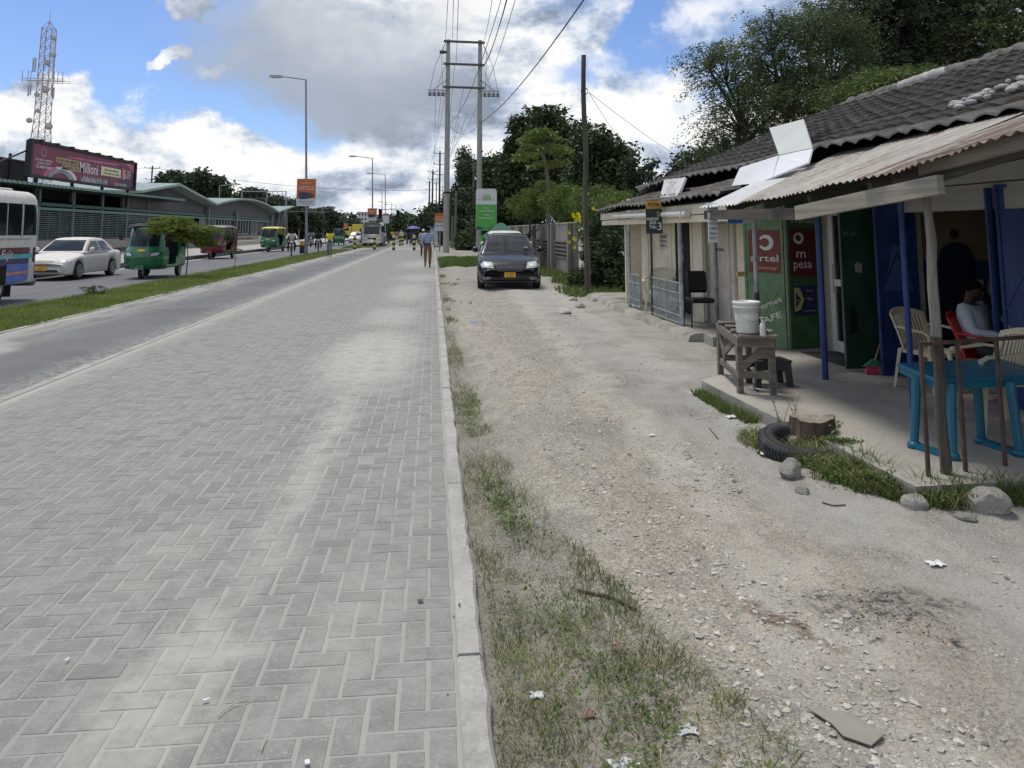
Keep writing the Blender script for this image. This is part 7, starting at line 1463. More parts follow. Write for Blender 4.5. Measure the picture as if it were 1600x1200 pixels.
for k in range(10):                                # swoosh at the bottom left
    a0, a1 = pi*k/10, pi*(k+1)/10; f_ = lambda a, r: (.245-r*.14*cos(a), .03+r*.36*sin(a)); bq([f_(a0, 1), f_(a1, 1), f_(a1, .8), f_(a0, .8)], mpinkp if k < 4 else mpale, .006); bq([f_(a0, .78), f_(a1, .78), f_(a1, .5), f_(a0, .5)], M('print_grey', (.3, .3, .32), .5, .4, .5), .005)
for k in range(12): u0 = .42+.022*k; bq([(u0, .03), (u0+.02, .03), (u0+.02, .16+.06*(k % 3)), (u0, .14+.05*((k+1) % 3))], M('print_buildings', (.30, .33, .38), .5, .5, .6, col2=(.5, .52, .55)), .007)
bq([(.30, .72), (.60, .74), (.80, .80), (.80, .84), (.55, .80), (.30, .75)], mpinkp, .006)
bq([(.20, .52), (.395, .52), (.395, .67), (.20, .67)], mgold, .006); bq([(.25, .33), (.395, .33), (.395, .48), (.25, .48)], mgold, .006); bq([(.62, .36), (.83, .36), (.83, .66), (.62, .66)], mcrmp, .008)
bq([(.845, .33), (.89, .33), (.89, .72), (.845, .72)], mredp2, .009)
for k in range(10): a0, a1 = 2*pi*k/10, 2*pi*(k+.6)/10; bq([(.10+.022*cos(a0), .73+.13*sin(a0)), (.10+.022*cos(a1), .73+.13*sin(a1)), (.10+.014*cos(a1), .73+.09*sin(a1)), (.10+.014*cos(a0), .73+.09*sin(a0))], M('print_blue_grey', (.25, .32, .4), .5, .3, 2), .008)
mb.build('print').parent = face
bt('EAST AFRICA COMMERCIAL', .105, .50, .055, .13, mpale); bt('& LOGISTICS CENTER', .105, .41, .055, .10, mpale); bt('TZ 0800110000', .105, .30, .08, .12, mpale)
bt('KODI KWA MWEZI', .297, .595, .11, .18, mbtx); bt('INAANZA TSH', .322, .405, .11, .13, mbtx); bt('Millioni 1', .51, .50, .34, .215, mpale)
bt('Apartment, Maduka,', .725, .57, .07, .16, mbtx); bt('Hoteli na Ofisi', .725, .45, .07, .17, mbtx); bt('BADO', .867, .62, .07, .035, mpale); bt('20', .867, .45, .18, .035, mpale); bt('MAJI', .92, .64, .07, .04, mpale); bt('MADUKA', .925, .54, .07, .055, mpale); bt('EACC', .92, .43, .09, .05, mpale); bt('0123 456 789', .83, .12, .09, .14, mpale)
# small dark billboard frame at the left edge
t = wthing('billboard', (BX-3, 42, 0), 'dark back of a small billboard frame at the far left above the canopy', 'billboard'); a, b_ = at(-20, 276, X=BX-2), at(38, 283, X=BX-2); zt_ = at(38, 257, X=BX-2).z
mb = MB(); mb.box((BX-2, (a.y+b_.y)/2, (a.z+zt_)/2), (.2, b_.y-a.y, zt_-a.z+.2), M('board_back', (.05, .045, .05), .7, .2, 1)); mb.build('board', t); mb = MB()
for f in (0, .5, 1): mb.bar((BX-1.9, a.y+(b_.y-a.y)*f, a.z-1), (BX-1.9, a.y+(b_.y-a.y)*f, zt_+.5), .12, .12, mfrb)
mb.bar((BX-1.9, a.y, zt_+.15), (BX-1.9, b_.y, zt_+.15), .1, .1, M('rust_red', (.2, .06, .05), .7)); mb.build('frame', t)
# --- cell tower
tw0 = at(58, 300, Y=120.); tX, tY = tw0.x, 120.; s_ = 120./F_*1.0; zof = lambda py: at(76, py, Y=tY).z
mtw = M('tower_steel', (.46, .43, .43), .6, .2, 1, col2=(.42, .30, .30)); tower = wthing('cell_tower', (tX, tY, 0), 'tall lattice mobile phone mast with antennas behind the maroon billboard', 'tower')
mb = MB(); zs = [-.2]+list(np.linspace(2, zof(35)-1.0, 22)); hw_ = lambda z: 1.8-(1.8-.8)*min(1, z/(zof(35)*.55)) if z < zof(35)*.55 else .8-.06*(z-zof(35)*.55)/10
cor = [(-1, -1), (1, -1), (1, 1), (-1, 1)]
for i in range(len(zs)-1):
    z0, z1_ = zs[i], zs[i+1]; w0, w1 = hw_(z0), hw_(z1_)
    for k in range(4):
        a, b_ = cor[k], cor[(k+1) % 4]; P0 = (tX+a[0]*w0, tY+a[1]*w0, z0); P1 = (tX+a[0]*w1, tY+a[1]*w1, z1_); Q0 = (tX+b_[0]*w0, tY+b_[1]*w0, z0); Q1 = (tX+b_[0]*w1, tY+b_[1]*w1, z1_)
        mb.bar(P0, P1, .10, .10, mtw); mb.bar(P0, Q1, .045, .045, mtw); mb.bar(Q0, P1, .045, .045, mtw); mb.bar(P1, Q1, .045, .045, mtw)
zt_ = zs[-1]; mb.bar((tX, tY, zt_), (tX, tY, zt_+3.), .05, .05, mtw)
for k in range(4): mb.bar((tX+cor[k][0]*hw_(zt_), tY+cor[k][1]*hw_(zt_), zt_), (tX, tY, zt_+1.2), .07, .07, mtw)
mb.build('mast', tower); mb = MB(); mant = M('antenna_grey', (.45, .45, .47), .5, .1, 2)
for py in (125, 128): 
    z = zof(py); mb.bar((tX-2.9, tY-1, z), (tX+3.2, tY-1, z), .07, .07, mtw); mb.bar((tX-2.9, tY+1, z), (tX+3.2, tY+1, z), .07, .07, mtw)
mb.build('antenna_frame', tower)
for dxx in (-2.8, -2.0, -1.6, 1.7, 2.2, 2.9): mb = MB(); mb.bar((tX+dxx, tY-1, zof(131)), (tX+dxx, tY-1, zof(113)), .08, .08, mant); mb.build('antenna', tower)
for dxx, p0, p1 in ((-1.6, 92, 114), (-1.3, 92, 114), (1.35, 60, 86), (1.3, 95, 125), (-2.0, 135, 152), (-1.7, 133, 150), (1.6, 138, 155), (1.3, 135, 150)): mb = MB(); mb.box((tX+dxx, tY-.6, (zof(p0)+zof(p1))/2), (.16, .16, zof(p0)-zof(p1)), mant); mb.build('antenna', tower)
for dxx, py, r in ((1.3, 62, .35), (1.4, 88, .38), (.6, 100, .45), (-.5, 150, .35), (-1.3, 190, .40), (.6, 142, .55), (1.5, 199, .5), (-.2, 175, .3)): mb = MB(); mb.lathe([(0, -.2), (r, -.25), (r, .05), (0, .15)], mant, (tX+dxx, tY-1, zof(py)), 'Y', 14); mb.build('dish', tower)
# ================================================================== POLES AND SIGNS
mgalv = M('galvanised', (.26, .265, .27), .5, .15, 3, metal=.3); mconcp = M('pole_concrete', (.34, .33, .30), .9, .12, 1.2, stretch=(1, 1, .4), bump=.3, dirt=.5, dirtc=(.2, .19, .17), dscale=1); mwp = M('pole_tarred', (.045, .04, .036), .9, .4, 3, stretch=(4, 4, .4), bump=.5); mins = M('insulator', (.10, .10, .11), .3, .2, 4)
def lamp(px, pyb, pyt, label, arm=3.0, proto=None, Y=None, side=-1, lw=1.):
    b0 = at(px, pyb, Z=0); 
    if Y: b0 = at(px, 370, Y=Y); b0.z = 0
    zt_ = at(px, pyt, Y=b0.y).z; t = wthing('street_lamp', (b0.x, b0.y, 0), label, 'street lamp', 'street lamps along the road')
    bx0 = b0.x; tx_ = at(px, pyt, Y=b0.y).x; mb = MB(); mb.tube([(bx0, b0.y, -.1), (bx0, b0.y, 1.2)], .13, mgalv, 10); mb.tube([(bx0, b0.y, 1.2), (tx_, b0.y, zt_)], [.095, .06], mgalv, 10); mb.build('pole', t); b0.x = tx_
    mb = MB(); ex_ = b0.x+side*arm; mb.tube([(b0.x, b0.y, zt_-.03), (b0.x+side*arm*.5, b0.y, zt_+.10*arm*.5), (ex_, b0.y, zt_+.10*arm)], .045, mgalv, 8); mb.build('arm', t)
    mb = MB(); z = zt_+.10*arm; mb.add([(ex_+side*x, b0.y+y, z+h_) for x, w, h0, h1 in ((0, .08, -.04, .06), (.25, .17, -.08, .10), (.75, .19, -.09, .10), (1.0, .08, -.02, .05)) for y, h_ in ((-w, h0), (w, h0), (w*.7, h1), (-w*.7, h1))], [(i*4+k, i*4+(k+1) % 4, i*4+4+(k+1) % 4, i*4+4+k) for i in range(3) for k in range(4)]+[(0, 1, 2, 3), (12, 15, 14, 13)], M('lamp_head', (.33, .33, .32), .5, .1, 4)); mb.build('lamp_head', t); return t, b0
lamp(478, 397, 124, 'nearest tall street lamp carrying the large orange advert', 1.6)
lamp(582, 392, 247, 'second street lamp, carrying the smaller orange advert', 1.9, Y=95)
lamp(602, 384, 273, 'third street lamp from the camera, without a large advert', 2.1, Y=128)
for i, (px, pyt, Y) in enumerate(((597, 297, 165), (612, 317, 215), (619, 321, 235), (626, 327, 265), (631, 336, 300))): lamp(px, 370, pyt, ('fourth', 'fifth', 'sixth', 'seventh', 'farthest')[i]+' street lamp of the receding row above the crowd', 2.6, Y=Y)
for px, pyt, Y, lb in ((448, 311, 130, 'street lamp at the end of the bus station'), (343, 290, 110, 'lamp head peeping over the station roof'), (505, 326, 190, 'lamp on the far side of the main road'), (520, 330, 230, 'farther lamp on the far side of the main road'), (533, 338, 260, 'smallest lamp on the far side of the main road')): lamp(px, 370, pyt, lb, 1.9, Y=Y, side=1)
mor = M('advert_orange', (.52, .13, .035), .5, .08, 1); madw = M('advert_white', (.56, .58, .60), .5, .05, 1)
def advert(pa, pb, pt_, pbot, Y, label, words, split=.72, pic=True, name='advert_sign', tilt=0):
    a, b_ = at(pa, pbot, Y=Y), at(pb, pt_, Y=Y); w, h_ = b_.x-a.x, b_.z-a.z; cx_ = (a.x+b_.x)/2; t = wthing(name, (cx_, Y, a.z), label, 'sign')
    mb = MB(); mb.box((cx_, Y, a.z+h_*(split+(1-split)/2+.0)*1.0 - h_*(0)), (w, .08, h_*(1-split)), mor) if False else None
    mb.box((cx_, Y, a.z+h_/2), (w, .08, h_), madw); mb.build('board', t); mb = MB(); mb.poly([(a.x, Y-.045, a.z+h_*(1-split)), (b_.x, Y-.045, a.z+h_*(1-split)), (b_.x, Y-.045, a.z+h_), (a.x, Y-.045, a.z+h_)], mor); mb.build('print', t)
    for i, (s, v, hh, ww, mm) in enumerate(words): text(s, t, mm, (cx_, Y-.055, a.z+h_*v), (1, 0, 0), (0, 0, 1), h_*hh, w=w*ww, bold=.02)
    if pic:
        mb = MB(); zc = a.z+h_*.36; md_ = M('print_dark_car', (.05, .05, .09), .5, .5, 1.5)
        mb.poly([(cx_+w*u, Y-.06, zc+h_*v) for u, v in ((-.40, -.06), (-.30, -.11), (.05, -.10), (.40, -.02), (.42, .05), (.30, .09), (.05, .14), (-.28, .16), (-.42, .08))], md_); mb.build('picture', t)
    return t
advert(463, 494, 279.5, 322, at(478, 397, Z=0).y-.25, 'orange and white advert on the nearest tall street lamp', [('HUDUMA YA', .70, .055, .80, mwht), ('BIMA YA GARI', .62, .055, .80, mwht), ('INTERCITY', .84, .035, .5, mwht), ('0800 750 750', .17, .03, .75, mnvy), ('www.bima.co.tz', .09, .03, .6, mnvy)])
advert(574, 589, 325.5, 345, 94.6, 'smaller orange and white advert on the second street lamp', [('HUDUMA', .80, .09, .75, mwht), ('BIMA', .68, .09, .6, mwht)], .62)
advert(598, 608, 333.5, 349, 127.6, 'smallest orange topped advert on the third street lamp', [('HUDUMA', .88, .05, .75, mwht)], .22, False)
advert(537, 543, 349, 357, 150, 'tiny orange sign left of the yellow truck', [('BIMA', .7, .1, .7, mwht)], .9, False)
# yellow/orange advert right, by the concrete pole
t = advert(679, 695, 333, 361, 60.6, 'orange and yellow advert with pale lower half beside the left concrete pole', [('PIKIPIKI', .78, .07, .8, M('advert_yellow', (.7, .55, .1), .5)), ('BAJAJ', .66, .08, .8, mwht), ('MKOPO', .53, .08, .75, mwht), ('PIGA 0800', .30, .06, .8, mnvy)], .55, False)
mb = MB(); q = at(687, 385, Y=60.8); mb.tube([(q.x, 60.8, 0), (q.x, 60.8, at(687, 335, Y=60.8).z)], .06, msteel, 8); tag(mb.build('sign_post'), 'thin post behind the orange and yellow advert', 'post')
mb = MB(); a, b_ = at(672, 378, Y=66), at(684, 356, Y=66); mb.box(((a.x+b_.x)/2, 66, (a.z+b_.z)/2), (b_.x-a.x, .3, b_.z-a.z), M('kiosk_white', (.5, .53, .55), .6, .1, 1)); mb.box(((a.x+b_.x)/2, 65.9, b_.z+.1), (b_.x-a.x+.5, .9, .1), M('kiosk_blue', (.08, .2, .4), .6)); tag(mb.build('kiosk'), 'small whitish kiosk behind the walking man', 'kiosk')
# H pole with two legs
hb = at(700, 395, Z=0); HY = hb.y; xL, xR_ = at(698, 300, Y=HY).x, at(749, 300, Y=HY).x; zTop = at(700, 62, Y=HY).z
hp = wthing('power_pole', ((xL+xR_)/2, HY, 0), 'tall double concrete power pole with three crossbars and switch gear', 'power pole', 'power poles')
for x in (xL, xR_): mb = MB(); mb.tube([(x, HY, -.1), (x, HY, zTop*.5), (x, HY, zTop)], [.235, .20, .15], mconcp, 12, smooth=True); mb.build('leg', hp)
for py in (66, 101, 137):
    z = at(720, py, Y=HY).z; mb = MB(); mb.bar((xL-.35, HY-.22, z), (xR_+.35, HY-.22, z-.05), .12, .16, M('steel_channel', (.10, .09, .085), .7, .2, 3)); mb.build('crossbar', hp)
for s, xc in ((-1, xL), (1, xR_)):
    z = at(720, 148, Y=HY).z; mb = MB(); mb.bar((xc, HY-.2, z+.28), (xc+s*1.5, HY-.2, z+.28), .07, .07, mgalv); mb.bar((xc, HY-.2, z+1.15), (xc+s*1.1, HY-.2, z+.3), .05, .05, mgalv); mb.box((xc+s*.85, HY-.2, z), (1.25, .3, .26), M('switch_grey', (.50, .50, .52), .5, .1, 3)); mb.build('bracket', hp)
    mb = MB()
    for k in range(4): mb.lathe([(0, -.22), (.06, -.22), (.06, .05), (.02, .2), (0, .2)], mins, (xc+s*(.35+.33*k), HY-.38, z), 'Z', 8)
    mb.build('insulators', hp)
    for k, (dx_, zz) in enumerate(((.4, zTop-.1), (.8, zTop-1.9), (1.35, zTop-.1))):
        mb = MB(); mb.tube([(xc+s*.12, HY-.2, zz), (xc+s*(.3+.5*dx_), HY-.25, zz-1.0-.5*k), (xc+s*dx_, HY-.3, z+.3)], .018, mins, 5); mb.build('jumper_wire', hp)
mb = MB(); z = at(700, 82, Y=HY).z; mb.lathe([(0, 0), (.12, 0), (.14, .2), (.10, .5), (0, .5)], M('fitting_green', (.03, .06, .05), .5), (xL-.65, HY-.1, z), 'X', 10); mb.build('fitting', hp)
mb = MB(); zb_ = at(700, 301, Y=HY).z; mb.lathe([(.26, -.06), (.26, .06)], mfrb, (xL, HY, zb_), seg=12); mb.bar((xL-.25, HY-.1, zb_-.05), (xL-.6, HY-.1, zb_-.4), .03, .03, mfrb); mb.build('strap', hp)
# tarred wooden pole near
bp2 = at(918, 462, Z=0); zt_ = at(913.5, 86, Y=bp2.y).z; mb = MB(); K = 12
mb.tube([(bp2.x+.02*sin(k*1.1)-.035*k/K, bp2.y+.015*sin(k*1.7), -.1+(zt_+.1)*k/K) for k in range(K+1)], [.078-.0015*k for k in range(K+1)], M('pole_brown', (.095, .08, .065), .9, .45, 2, stretch=(5, 5, .35), bump=.8, bscale=14, dirt=.5, dirtc=(.02, .018, .016), dscale=1.6), 10)
mb.tube([(bp2.x-.03+.09*cos(a), bp2.y-.06, zt_-.96*1.0+.09*sin(a)) for a in np.linspace(0, 6, 10)], .012, mins, 6); tag(mb.build('power_pole'), 'dark weathered wooden utility pole without crossbars at the edge of the dirt yard', 'power pole')
poleP = {}
def wpole(px, pyt, Y, label, cross=((0, 1.0),), r=.13):
    q = at(px, 370, Y=Y); zt_ = at(px, pyt, Y=Y).z; t = wthing('power_pole', (q.x, Y, 0), label, 'power pole', 'power poles'); mb = MB(); mb.tube([(q.x, Y, -.2), (q.x, Y, zt_)], [r*1.2, r*.8], mwp, 8); mb.build('pole', t)
    for dz_, w in cross: mb = MB(); mb.tube([(q.x-w, Y, zt_-dz_-.05), (q.x, Y, zt_-dz_-.2), (q.x+w, Y, zt_-dz_-.05)], .05, mwp, 6); mb.lathe([(0, 0), (.07, 0), (.05, .25), (0, .25)], mins, (q.x-w, Y, zt_-dz_-.05), seg=6); mb.lathe([(0, 0), (.07, 0), (.05, .25), (0, .25)], mins, (q.x+w, Y, zt_-dz_-.05), seg=6); mb.build('crossbar', t)
    return Vector((q.x, Y, zt_))
w1 = wpole(686, 236, 105, 'dark wooden power pole with three crossbars left of the double concrete pole', ((0.2, .8), (1.7, .8), (3.1, .8)))
w2 = wpole(675, 266, 145, 'second dark wooden power pole in the receding row', ((.2, .9), (1.6, .9)), .16); w3 = wpole(670, 283, 190, 'third, thicker set pole in the receding row with insulators on the left', ((.2, .9), (2, .9)), .2); w4 = wpole(681, 283, 175, 'thin far pole between two taller dark poles', ((.5, .5),), .12); w5 = wpole(691, 290, 200, 'smallest far pole seen left of the concrete pole', ((.2, 1), (1.2, 1)), .1)
w6 = wpole(232, 259, 135, 'dark power pole behind the bus station', ((.3, 1.2), (2.2, 1.0)), .15)
# cables
mcab = M('cable_black', (.02, .02, .022), .6, 0)
CN = [0]; CW = ('leftmost line of the fan above the left concrete leg', 'second line of the fan above the left concrete leg', 'third line of the fan above the left concrete leg', 'line running up from the top of the right concrete leg', 'line running up from the middle crossbar at the right', 'line running up from the lower right crossbar', 'thicker line running up from the middle crossbar at the right', 'line from low on the left concrete leg up across the crossbars',
      'outer left line dropping from the left switch box to the dark pole', 'outermost left line dropping to the dark pole', 'inner left line dropping to the dark pole', 'line from the middle crossbar down to the dark pole', 'line from the lower crossbar down to the dark pole', 'first line between the concrete legs going down left', 'second line between the concrete legs going down left', 'third line between the concrete legs going down left',
      'upper left line between the first two dark poles', 'upper right line between the first two dark poles', 'middle left line between the first two dark poles', 'middle right line between the first two dark poles', 'lower left line between the first two dark poles', 'lower right line between the first two dark poles')
def cable(a, b_, sag, r=.012, label=None, n=14):
    if label is None: label = 'overhead cable, '+CW[min(CN[0], len(CW)-1)]; CN[0] += 1
    a, b_ = Vector(a), Vector(b_); mb = MB(); mb.tube([a.lerp(b_, k/n)-Vector((0, 0, sag*4*(k/n)*(1-k/n))) for k in range(n+1)], r, mcab, 5, cap=False); tag(mb.build('power_cable'), label, 'cable', 'overhead cables')
def near(px, py, Y): return at(px, py, Y=Y)
z1_, z2_, z3_ = (at(720, p, Y=HY).z for p in (66, 101, 137))
for (x, z, px) in ((xL-.25, z1_, 703), (xL+.3, z1_+.1, 710), (xL+.6, z2_, 718), (xR_+.2, z1_, 778), (xR_+.35, z2_, 806), (xR_+.3, z3_, 822)):
    p = near(px, -60, 22.); cable((x, HY-.25, z), p, .5, .013)
cable((xR_+.3, HY-.3, z2_), near(808, -60, 24), .5, .022)
cable((xR_, HY-.2, at(750, 192, Y=HY).z), near(960, -70, 17), .6, .022, 'thick black overhead cable climbing to the upper right from the right concrete leg')
cable((xL+.2, HY-.2, at(702, 191, Y=HY).z), near(800, -60, 26), 1.2, .014)
cable((xL, HY, at(702, 191, Y=HY).z), (xR_, HY, at(750, 192, Y=HY).z), .9, .015, 'slack cable looped between the two concrete legs')
for dx_, zz in ((-.5, z3_-.5), (-.9, z3_-.6), (-.2, z3_-.4), (.5, z2_), (1.2, z3_)):
    for tgt, o in ((w1, 0.2),): cable((xL+dx_, HY, zz), (tgt.x+(.8 if dx_ > 0 else -.8), tgt.y, tgt.z-o-(1.4 if abs(dx_) > .6 else 0)), .6, .014)
for dx_ in (0, 1.0, 1.6): cable((xR_-dx_, HY, z3_-1-dx_), (w1.x+.8, w1.y, w1.z-.2-dx_), .8, .014)
for dz_ in (.2, 1.7, 3.1):
    for s in (-1, 1): cable((w1.x+s*.8, w1.y, w1.z-dz_), (w2.x+s*.9, w2.y, w2.z-min(dz_, 1.6)), .4, .014)
cable(at(920, 144, Y=bp2.y), at(1090, 262, Y=24), .1, .006, 'thin service wire from the wooden utility pole to the shop roof'); cable(at(920, 144, Y=bp2.y), at(990, 245, Y=26), .1, .006, 'thinner service wire dropping from the wooden utility pole to the bushes')
cable((w6.x, w6.y, w6.z-.3), at(690, 296, Y=165), 1.5, .03, 'long level cable crossing the whole road')
cable((w6.x, w6.y, w6.z-.3), at(-60, 240, Y=110), 1., .02, 'cable running left from the pole behind the station')
# bank sign
BY = HY-3.2; a, b_ = at(743.5, 360, Y=BY), at(776, 295, Y=BY); t = wthing('bank_sign', ((a.x+b_.x)/2, BY, 0), 'tall white and green bank sign in front of the right concrete leg', 'sign'); w, h_ = b_.x-a.x, b_.z-a.z
mb = MB(); mb.poly([(a.x+.12, BY-.1, a.z), (b_.x-.12, BY-.1, a.z), (b_.x, BY-.1, a.z+.12), (b_.x, BY-.1, b_.z-.15), (b_.x-.15, BY-.1, b_.z), (a.x+.12, BY-.1, b_.z), (a.x, BY-.1, b_.z-.12), (a.x, BY-.1, a.z+.12)], M('bank_white', (.58, .60, .60), .4, .05, 1), .2, (0, -1, 0)); mb.build('board', t)
mbg = M('bank_green', (.09, .36, .07), .4, .05, 1); mbgd = M('bank_dark_green', (.02, .14, .07), .4, .05, 1); mb = MB(); mb.poly([(a.x+.01, BY-.105, a.z+.02), (b_.x-.01, BY-.105, a.z+.02), (b_.x-.01, BY-.105, a.z+h_*.62), (a.x+.01, BY-.105, a.z+h_*.62)], mbg)
mb.poly([(a.x+.01, BY-.11, a.z+.02), (a.x+w*.25, BY-.11, a.z+.02), (a.x+w*.42, BY-.11, a.z+h_*.03), (a.x+w*.25, BY-.11, a.z+h_*.09), (a.x+.01, BY-.11, a.z+h_*.10)], mbgd); mb.poly([(b_.x-.01, BY-.11, a.z+.02), (b_.x-.01, BY-.11, a.z+h_*.10), (b_.x-w*.25, BY-.11, a.z+h_*.09), (b_.x-w*.45, BY-.11, a.z+h_*.02)], mbgd)
cx_ = (a.x+b_.x)/2; mb.poly([(cx_-w*.22, BY-.11, a.z+h_*.72), (cx_+w*.22, BY-.11, a.z+h_*.72), (cx_+w*.22, BY-.11, a.z+h_*.79), (cx_-w*.22, BY-.11, a.z+h_*.79)], mbg); mb.box((cx_-w*.34, BY-.11, a.z+h_*.73), (w*.16, .01, .03), mbg); mb.box((cx_+w*.34, BY-.11, a.z+h_*.73), (w*.16, .01, .03), mbg); mb.build('print', t)
for s, v, hh, ww, mm in (('CRDB', .83, .055, .40, mbg), ('BANK', .755, .045, .40, mwht), ('Tupo', .54, .045, .26, mwht), ('unapotuhitaji', .47, .04, .62, mwht), ('Tulia', .37, .045, .26, mwht), ('tukuhudumie', .30, .04, .70, mwht)): text(s, t, mm, (cx_, BY-.12, a.z+h_*v), (1, 0, 0), (0, 0, 1), h_*hh, w=w*ww, bold=.01)
mb = MB(); mb.bar((a.x+w*.3, BY, 0), (a.x+w*.3, BY, a.z), .12, .12, mfrb); mb.bar((b_.x-w*.3, BY, 0), (b_.x-w*.3, BY, a.z), .12, .12, mfrb); mb.build('post', t)
a, b_ = at(750, 381, Y=45), at(758, 368, Y=45); mb = MB(); mb.box(((a.x+b_.x)/2+.1, 45, (b_.z)/2), (b_.x-a.x+.2, .5, b_.z), M('bin_green', (.12, .42, .08), .5)); mb.box(((a.x+b_.x)/2+.1, 45, b_.z+.03), (b_.x-a.x+.26, .56, .06), M('bank_dark_green')); tag(mb.build('litter_bin'), 'bright green bin beside the parked white car', 'bin')
q = at(784, 356, Y=38.); mb = MB(); mb.add([(q.x-.9, 37, 1.35), (q.x+.9, 37, 1.35), (q.x+.9, 39, 1.35), (q.x-.9, 39, 1.35), (q.x-.15, 38, 2.0), (q.x+.05, 38, 2.0)], [(0, 1, 5, 4), (1, 2, 5), (2, 3, 4, 5), (3, 0, 4)], M('tarp_green', (.02, .09, .06), .7, .15, 2)); 
for sx_ in (-.85, .85): mb.bar((q.x+sx_, 37.1, 0), (q.x+sx_, 37.1, 1.35), .04, .04, mfrb); mb.bar((q.x+sx_, 38.9, 0), (q.x+sx_, 38.9, 1.35), .04, .04, mfrb)
tag(mb.build('market_parasol'), 'dark green pitched canopy behind the parked cars', 'canopy')
# bollards
mby = M('bollard_yellow', (.60, .56, .16), .6, .15, 5, dirt=.4, dirtc=(.3, .28, .12), dscale=6); mbk_ = M('bollard_black', (.025, .025, .025), .6, .2, 5)
def bollard(px, py, label=None, proto=None, h=1.22):
    q = at(px, py, Z=0)
    if proto is not None: c_ = copy_tree(proto, None, label, None, (q.x, q.y, 0)); return c_
    t = empty('bollard', (q.x, q.y, 0), 0, label, 'bollard', 'black and yellow bollards across the walk'); mb = MB(); n = 6
    for k in range(n): z0, z1 = h*k/n, h*(k+1)/n; mb.lathe([(.12, z0), (.12, z1)], mbk_ if k % 2 == 0 else mby, seg=12)
    mb.build('post', t); mb = MB(); mb.lathe([(.12, h), (.11, h+.03), (0, h+.05)], mby, seg=12); mb.build('cap', t); return t
bp0 = bollard(554, 390, 'striped bollard in front of the small white car, leftmost of the near row')
for px, py, lb in ((585, 390, 'second striped bollard of the near row, at the grass island'), (615, 391, 'third striped bollard of the near row, with reddish base'), (647, 391, 'fourth striped bollard of the near row, left of the walking man'), (625, 384, 'striped bollard of the back row near the crowd'), (629, 383, 'slim striped bollard just right of its back row neighbour'), (607, 380, 'striped bollard behind the gap left of the third bollard'), (580, 384, 'striped bollard in front of the white minibus'), (656, 383, 'striped bollard just left of the walking man'), (636, 381, 'farther striped bollard under the crowd')):
    bollard(px, py, lb, bp0)
a = at(474, 396, Z=0); mb = MB(); mb.box((a.x+.0, a.y-.2, .28), (.42, .42, .56), mbk_); mb.box((a.x, a.y-.2, .72), (.43, .43, .34), M('box_orange', (.6, .33, .05), .6)); tag(mb.build('marker_block', bev=.02), 'black and orange block at the foot of the nearest tall street lamp', 'bollard')
# traffic lights
def tlight(px, py, Y, label, arm=0):
    z = at(px, py, Y=Y); t = wthing('traffic_light', (z.x, Y, 0), label, 'traffic light', 'traffic lights at the junction'); mb = MB(); mb.box((z.x, Y, z.z), (.42, .25, 1.15), mfrb); 
    for k in (-.35, 0, .35): mb.lathe([(.15, -.12), (.15, .1), (0, .1)], mfrb, (z.x, Y-.15, z.z+k), 'Y', 10)
    mb.build('signal_head', t); mb = MB()
    if arm: mb.bar((z.x, Y, z.z+.6), (z.x+arm, Y, z.z+.75), .1, .1, mgalv); mb.tube([(z.x+arm, Y, 0), (z.x+arm, Y, z.z+.8)], .1, mgalv, 8)
    else: mb.tube([(z.x, Y+.2, 0), (z.x, Y+.2, z.z)], .06, mgalv, 8)
    mb.build('pole', t)
tlight(594, 334, 100, 'dark traffic light hanging left of the third lamp', 0); tlight(622, 335, 110, 'dark traffic light on its mast arm above the crowd', -3.2); tlight(467, 351, 105, 'pale framed traffic light left of the orange advert pole'); tlight(511, 338, 115, 'traffic light on a long arm over the far lane', -6)
# gantry frame left of the lamp
GY = at(446, 340, X=-27).y
t = wthing('steel_gantry', (-27, GY-8, 0), 'bare steel billboard truss above the end of the station', 'gantry'); a, b_ = at(378, 299, X=-27), at(447, 299, X=-27); zz = a.z; mb = MB()
gy0, gy1 = a.y, b_.y; z0_ = min(a.z, b_.z)
mb.bar((-27, gy0, a.z), (-27, gy1, b_.z), .14, .14, mgalv); mb.bar((-27, gy0, a.z-1.0), (-27, gy1, b_.z-1.1), .08, .08, mfrb)
for k in range(9): f = k/8; f2 = min(1, (k+.5)/8); y_ = gy0+(gy1-gy0)*f; zt2 = a.z+(b_.z-a.z)*f; mb.bar((-27, y_, zt2), (-27, gy0+(gy1-gy0)*f2, zt2-1.05), .07, .07, mfrb)
for f in (0, .5, 1): y_ = gy0+(gy1-gy0)*f; mb.bar((-27, y_, 0), (-27, y_, a.z+(b_.z-a.z)*f), .16, .16, mgalv)
mb.build('truss', t)
# ================================================================== FAR BUILDINGS
mapt = M('apartment_white', (.55, .55, .56), .8, .05, .3)
def block(px0, px1, pyt, Y, label, floors, colsn, mat, depth=12, roof=None):
    a, b_ = at(px0, 361, Y=Y), at(px1, 361, Y=Y); H_ = at(px0, pyt, Y=Y).z; t = wthing('apartment_building', ((a.x+b_.x)/2, Y, 0), label, 'building'); w = b_.x-a.x
    mb = MB(); mb.box(((a.x+b_.x)/2, Y+depth/2, H_/2), (w, depth, H_), mat); mb.build('wall', t); mb = MB(); mb.box(((a.x+b_.x)/2, Y+depth/2, H_+.15), (w+.6, depth+.6, .3), roof or mat); mb.build('roof', t)
    fh = H_/floors
    for i in range(floors):
        for j in range(colsn): mb = MB(); mb.box((a.x+w*(j+.5)/colsn, Y-.02, fh*(i+.55)), (w/colsn*.45, .08, fh*.45), mstk); mb.build('window', t)
    return t
